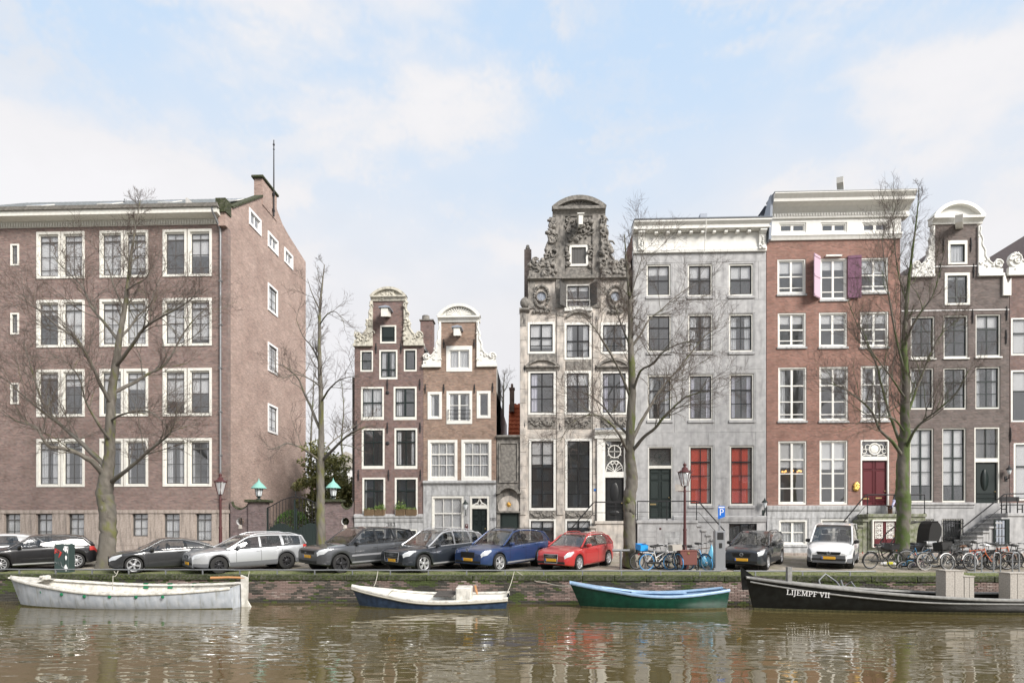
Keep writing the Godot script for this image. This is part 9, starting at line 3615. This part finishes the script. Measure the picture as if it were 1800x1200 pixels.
	put("box_lid", b, "box_brown", t)
	b = MB.new()
	b.box(-0.04, 0.70, 0.30, 0.04, 0.78, 0.32)
	put("clasp", b, "brass", t)
	var wm := bike_wheel(Color.BLACK, "", 0.28)
	for q in [Vector3(-0.42, 0.28, -0.05), Vector3(0.42, 0.28, -0.05), Vector3(0, 0.28, -1.3)]:
		var w := put("wheel", wm[0], "rubber", t, q)
		w.rotation.y = PI / 2
		put("rim", wm[1], "galvanised", w)
	b = MB.new()
	b.tube([Vector3(0, 0.3, -0.4), Vector3(0, 0.35, -0.9), Vector3(0, 0.3, -1.3)], [0.03, 0.03, 0.02], 6)
	b.tube([Vector3(0, 0.35, -0.9), Vector3(0, 0.95, -1.0)], [0.02, 0.02], 6)
	b.ball(Vector3(0, 1.0, -1.0), Vector3(0.1, 0.05, 0.14), 8, 5)
	b.tube([Vector3(-0.3, 1.05, -0.5), Vector3(0.3, 1.05, -0.5)], [0.015, 0.015], 6)
	b.tube([Vector3(0, 0.8, -0.45), Vector3(0, 1.05, -0.5)], [0.015, 0.015], 6)
	put("frame", b, "plain_black", t)
	# refuse bags
	for q in [[7.254, 0.98, 0.16, "tall pale blue refuse bag leaning on the parking meter"], [6.895, 0.62, 0.17, "slumped pale blue refuse bag beside the tall one"]]:
		t = thing("refuse_bag", q[3], "bag", Vector3(q[0], street_y(7.7), 7.7))
		b = MB.new()
		var rows := []
		for i in 9:
			var f := i / 8.0
			var row := PackedVector3Array()
			for k in 14:
				var a := TAU * k / 14
				var rad: float = q[2] * (1.25 * sin(pow(f, 0.6) * PI * 0.92 + 0.22) + 0.05) * (1.0 + 0.10 * sin(a * 4.0 + f * 5.0))
				row.append(Vector3(cos(a) * rad, f * q[1], sin(a) * rad * 0.8))
			rows.append(row)
		b.loft(rows, true, true)
		put("bag_body", b, bag, t)
	# by the van and the mossy tree
	bicycle("black bicycle with dark crate standing alone behind the white van", Vector3(14.172,0.142,8.045), 10.0, {"frame": "plain_black", "crate": "iron", "top": false})
	bicycle("blue bicycle with white basket against the mossy tree", Vector3(16.265,0.196,7.123), -25.0, {"frame": "bike_blue", "crate": "plain_white", "tyre": "plain_white", "top": false, "lean": 10.0})
	bicycle("small child's bicycle with white tyres lying by the mossy tree", Vector3(15.242,0.156,7.809), 15.0, {"frame": "bike_blue", "tyre": "plain_white", "s": 0.55, "lean": 38.0, "rack": false, "called": "child_bicycle"})
	bicycle("smaller child's bicycle with white tyres and stabilisers", Vector3(15.594,0.144,8.017), 5.0, {"frame": "purple_paint", "tyre": "plain_white", "s": 0.48, "lean": 30.0, "rack": false, "called": "child_bicycle"})
	t = thing("paper_bag", "yellow and white paper bag lying on the moss", "bag", Vector3(15.129,0.221,6.684))
	b = MB.new()
	b.cbox(-0.32, 0.02, -0.12, 0.28, 0.15, 0.12, 0.04)
	put("bag_body", b, "plain_white", t)
	b = MB.new()
	b.cbox(-0.10, 0.025, -0.124, 0.20, 0.156, 0.124, 0.04)
	put("printed_panel", b, plain("bag_yellow", lin(0.75, 0.72, 0.03), 0.6), t)
	t.rotation.y = -0.5
	# black pedicab with hood behind the tree
	t = thing("pedicab", "black three-wheeled pedicab with folded hood behind the mossy tree", "pedicab", Vector3(17.02, street_y(4.6), 4.6))
	b = MB.new()
	b.cbox(-1.2, 0.42, -0.45, 1.0, 0.85, 0.45, 0.12)
	b.cbox(-1.35, 0.5, -0.35, -0.9, 0.75, 0.35, 0.1)
	put("body", b, "car_black", t)
	b = MB.new()
	b.prism(PackedVector2Array([Vector2(0.66, 0.85), Vector2(1.12, 0.88), Vector2(1.24, 1.2), Vector2(1.26, 1.5), Vector2(1.20, 1.7), Vector2(1.08, 1.82), Vector2(0.94, 1.84), Vector2(0.82, 1.74), Vector2(0.74, 1.5), Vector2(0.70, 1.2)]), -0.5, 0.5)
	put("hood", b, "rubber", t)
	b = MB.new()
	for z in [-0.5, 0.5]:
		b.tube([Vector3(-1.0, 0.85, z), Vector3(-0.7, 1.3, z), Vector3(-0.2, 1.72, z), Vector3(0.5, 1.84, z), Vector3(1.1, 1.82, z)], [0.03, 0.03, 0.03, 0.03, 0.03], 6)
	put("hood_frame", b, "plain_black", t)
	wm = bike_wheel(Color.BLACK, "", 0.42)
	for q in [Vector3(-0.55, 0.42, 0.5), Vector3(0.75, 0.42, 0.5), Vector3(-0.55, 0.42, -0.5)]:
		var w := put("wheel", wm[0], "rubber", t, q)
		put("rim", wm[1], "steel_grey", w)
	b = MB.new()
	b.box(0.98, 0.55, 0.25, 1.03, 0.68, 0.42)
	put("rear_lamp", b, "lamp_red", t)
	# the crowd of bicycles at the stands
	var us := [[1648, 1002, 12, "plain_black", "black delivery bicycle with big black crate and white-walled tyres", {"crate": "rubber", "crate_size": Vector3(0.48, 0.34, 0.5), "tyre": "wicker"}], [1686, 1003, 195, "iron", "dark bicycle with brown leather saddle and green-white rear mudguard", {"saddle": "leather", "guard": "plain_white"}], [1672, 995, 170, "plain_black", "black bicycle with steel handlebar behind the big black crate", {}], [1715, 999, -20, "bike_orange", "orange-red bicycle at the first stand hoop", {"tyre": "rubber"}], [1706, 993, 205, "iron", "dark bicycle with raised handlebar behind the orange-red one", {"s": 1.08}], [1742, 998, 15, "plain_black", "black bicycle with pale saddle between two stand hoops", {"saddle": "plain_white"}], [1734, 992, 190, "steel_grey", "grey bicycle at the back of the stands", {}], [1768, 998, -165, "plain_black", "black step-through bicycle at the third stand hoop", {"top": false}], [1764, 991, 10, "bike_orange", "orange bicycle with black tyres at the back of the stands", {}], [1792, 999, 5, "iron", "dark bicycle with copper-coloured chain case at the last hoop", {"guard": "leather"}], [1800, 992, 200, "plain_black", "black bicycle with wide white handlebar at the stand end", {"bar": "plain_white"}]]
	var gp := [Vector3(16.073,0.108,8.634), Vector3(16.86,0.097,8.82), Vector3(17.199,0.171,7.552), Vector3(17.878,0.134,8.183), Vector3(18.068,0.178,7.425), Vector3(18.477,0.135,8.171), Vector3(18.73,0.179,7.412), Vector3(19.074,0.136,8.159), Vector3(19.512,0.186,7.286), Vector3(19.577,0.13,8.254), Vector3(20.304,0.175,7.491)]
	for i in us.size():
		bicycle(us[i][4], gp[i], us[i][2], with({"frame": us[i][3], "lean": rng.randf_range(-8, 8)}, us[i][5]))
	t = thing("bicycle_stand", "row of grey steel hoops on a ground bar holding bicycles", "bicycle stand", Vector3(17.416, street_y(9.35), 9.35))
	b = MB.new()
	b.box(-0.6, 0, -0.03, 3.4, 0.05, 0.03)
	put("ground_bar", b, "steel_grey", t)
	for i in 5:
		b = MB.new()
		var x := -0.3 + i * 0.72
		b.tube([Vector3(x, 0, 0), Vector3(x, 0.7, 0), Vector3(x + 0.06, 0.8, 0), Vector3(x + 0.2, 0.8, 0), Vector3(x + 0.26, 0.7, 0), Vector3(x + 0.26, 0, 0)], [0.025, 0.025, 0.025, 0.025, 0.025, 0.025], 7)
		put("hoop", b, "steel_grey", t)
	make_person()
	# grass tufts in the joints of the verge
	var gm := plain("grass_blade", Color.WHITE, 0.8)
	gm.vertex_color_use_as_albedo = true
	b = MB.new()
	b.colored = true
	for i in 5200:
		var x := rr.randf_range(-24, 27)
		var z := 10.55 - absf(rr.randfn(0, 0.45))
		if bark_noise.get_noise_2d(x * 1.4, z * 3.0) < 0.0:
			continue
		b.col = Color(0.05, 0.09, 0.015).lerp(Color(0.15, 0.18, 0.04), rr.randf())
		var p := Vector3(x, street_y(z) + 0.01, z)
		var h := rr.randf_range(0.02, 0.07)
		b.tri(p - Vector3(0.008, 0, 0), p + Vector3(0.008, 0, 0.004), p + Vector3(rr.randfn(0, 0.02), h, rr.randfn(0, 0.02)))
	var gr := put("grass", b, gm)
	tag(gr, "short grass and moss tufts along the quay edge", "", "", "stuff")

# a seated figure on the landing of the red brick house, one leg crossed, mostly behind the tree
func make_person() -> void:
	var base := Vector3(18.668, 2.626, 0.75)
	var bn := thing("bench", "low dark bench on the mossy landing by the red doors", "bench", base)
	var b := MB.new()
	b.cbox(-0.5, 0.40, -0.42, 0.5, 0.45, -0.02, 0.01)
	put("seat", b, "leather", bn)
	for x in [-0.4, 0.4]:
		b = MB.new()
		b.box(x - 0.03, 0, -0.40, x + 0.03, 0.40, -0.04)
		put("leg", b, "leather", bn)
	var bones := [[Vector3(0, 0.56, -0.2), Vector3(0.02, 0.98, -0.24), 0.16, 0.17], [Vector3(-0.12, 0.98, -0.24), Vector3(0.15, 0.98, -0.24), 0.09, 0.09], [Vector3(0.02, 1.0, -0.24), Vector3(0.0, 1.14, -0.22), 0.06, 0.055],
		[Vector3(-0.08, 0.55, -0.18), Vector3(-0.36, 0.66, 0.12), 0.10, 0.068], [Vector3(-0.36, 0.66, 0.12), Vector3(-0.56, 0.34, 0.26), 0.066, 0.045], [Vector3(-0.56, 0.34, 0.26), Vector3(-0.72, 0.27, 0.32), 0.045, 0.035],
		[Vector3(0.04, 0.55, -0.18), Vector3(-0.18, 0.54, 0.22), 0.10, 0.068], [Vector3(-0.18, 0.54, 0.22), Vector3(-0.24, 0.10, 0.22), 0.066, 0.045], [Vector3(-0.24, 0.08, 0.22), Vector3(-0.32, 0.04, 0.36), 0.045, 0.035],
		[Vector3(-0.15, 0.96, -0.24), Vector3(-0.28, 0.72, -0.14), 0.055, 0.045], [Vector3(-0.28, 0.72, -0.14), Vector3(-0.24, 0.62, 0.06), 0.043, 0.032], [Vector3(0.18, 0.96, -0.24), Vector3(0.26, 0.72, -0.12), 0.055, 0.045], [Vector3(0.26, 0.72, -0.12), Vector3(0.06, 0.62, 0.06), 0.043, 0.032]]
	for f in 5:
		for q in [Vector3(-0.24, 0.62, 0.06), Vector3(0.06, 0.62, 0.06)]:
			bones.append([q, q + Vector3((f - 2) * 0.018, -0.02 - (0.01 if f == 0 else 0.0), 0.085 if f != 0 else 0.05), 0.012, 0.009])
	for q in bones:
		q[0] += base
		q[1] += base
	var pm := plain("person_surface", Color.WHITE, 0.8)
	pm.vertex_color_use_as_albedo = true
	var head := [[Vector3(0.0, 1.20, -0.22) + base, Vector3(0.0, 1.29, -0.22) + base, 0.085, 0.098], [Vector3(-0.02, 1.22, -0.13) + base, Vector3(-0.02, 1.25, -0.125) + base, 0.016, 0.012]]
	var p := put("person", surface_net(bones + head, 0.018, 0.03, base), pm)
	p.position = base
	tag(p, "seated person in pale lilac trousers and dark jacket half hidden by the mossy tree", "person")
	b = MB.new()
	b.ball(Vector3(0.0, 1.31, -0.24), Vector3(0.105, 0.10, 0.11), 12, 8)
	put("hair", b, "leather", p)

# distance to tapered bones joined by a smooth minimum, meshed as surface nets
func surface_net(bones: Array, cell: float, k: float, org: Vector3) -> MB:
	var vals := {}
	for q in bones:
		var lo: Vector3 = q[0].min(q[1]) - Vector3.ONE * (maxf(q[2], q[3]) + cell * 2) - org
		var hi: Vector3 = q[0].max(q[1]) + Vector3.ONE * (maxf(q[2], q[3]) + cell * 2) - org
		for x in range(floori(lo.x / cell), ceili(hi.x / cell) + 1):
			for y in range(floori(lo.y / cell), ceili(hi.y / cell) + 1):
				for z in range(floori(lo.z / cell), ceili(hi.z / cell) + 1):
					var p := Vector3(x, y, z) * cell + org
					var ab: Vector3 = q[1] - q[0]
					var t := clampf((p - q[0]).dot(ab) / ab.length_squared(), 0, 1)
					var d := p.distance_to(q[0] + ab * t) - lerpf(q[2], q[3], t)
					var key := Vector3i(x, y, z)
					var o: float = vals.get(key, 9.0)
					var h := maxf(k - absf(o - d), 0.0) / k
					vals[key] = minf(o, d) - h * h * k * 0.25
	var b := MB.new()
	b.colored = true
	var ids := {}
	var corners := []
	for i in 8:
		corners.append(Vector3i(i & 1, (i >> 1) & 1, (i >> 2) & 1))
	for key in vals:
		var inn := 0
		var c := Vector3.ZERO
		var g := Vector3.ZERO
		var n := 0
		var vs := []
		for q in corners:
			var f: float = vals.get(key + q, 0.05)
			vs.append(f)
			inn += 1 if f < 0 else 0
			g += (Vector3(q) - Vector3.ONE * 0.5) * f
		if inn == 0 or inn == 8:
			continue
		for i in 8:
			for m in [1, 2, 4]:
				if i & m == 0 and (vs[i] < 0) != (vs[i | m] < 0):
					c += Vector3(corners[i]).lerp(Vector3(corners[i | m]), vs[i] / (vs[i] - vs[i | m]))
					n += 1
		var p: Vector3 = (Vector3(key) + c / n) * cell
		b.col = Color(0.44, 0.44, 0.62) if p.y < 0.75 else Color(0.02, 0.025, 0.03)
		if p.y < 0.14 or (p.x < -0.55 and p.y < 0.42):
			b.col = Color(0.03, 0.02, 0.03)
		if p.y > 1.1 or (p.y < 0.68 and p.y > 0.56 and p.z > 0.0 and p.x > -0.3 and absf(p.x + 0.09) > 0.1 and p.z > 0.08):
			b.col = Color(0.50, 0.32, 0.24)
		ids[key] = b.vert(p, g.normalized())
	for key in vals:
		for a in 3:
			var e := Vector3i.ZERO
			e[a] = 1
			if not vals.has(key + e):
				continue
			var s0: bool = vals[key] < 0
			if s0 == (vals[key + e] < 0):
				continue
			var u := Vector3i.ZERO
			var w := Vector3i.ZERO
			u[(a + 1) % 3] = 1
			w[(a + 2) % 3] = 1
			if not (ids.has(key) and ids.has(key - u) and ids.has(key - w) and ids.has(key - u - w)):
				continue
			var f := [ids[key], ids[key - u], ids[key - u - w], ids[key - w]]
			if s0:
				b.ix.append_array([f[0], f[2], f[1], f[0], f[3], f[2]])
			else:
				b.ix.append_array([f[0], f[1], f[2], f[0], f[2], f[3]])
	return b
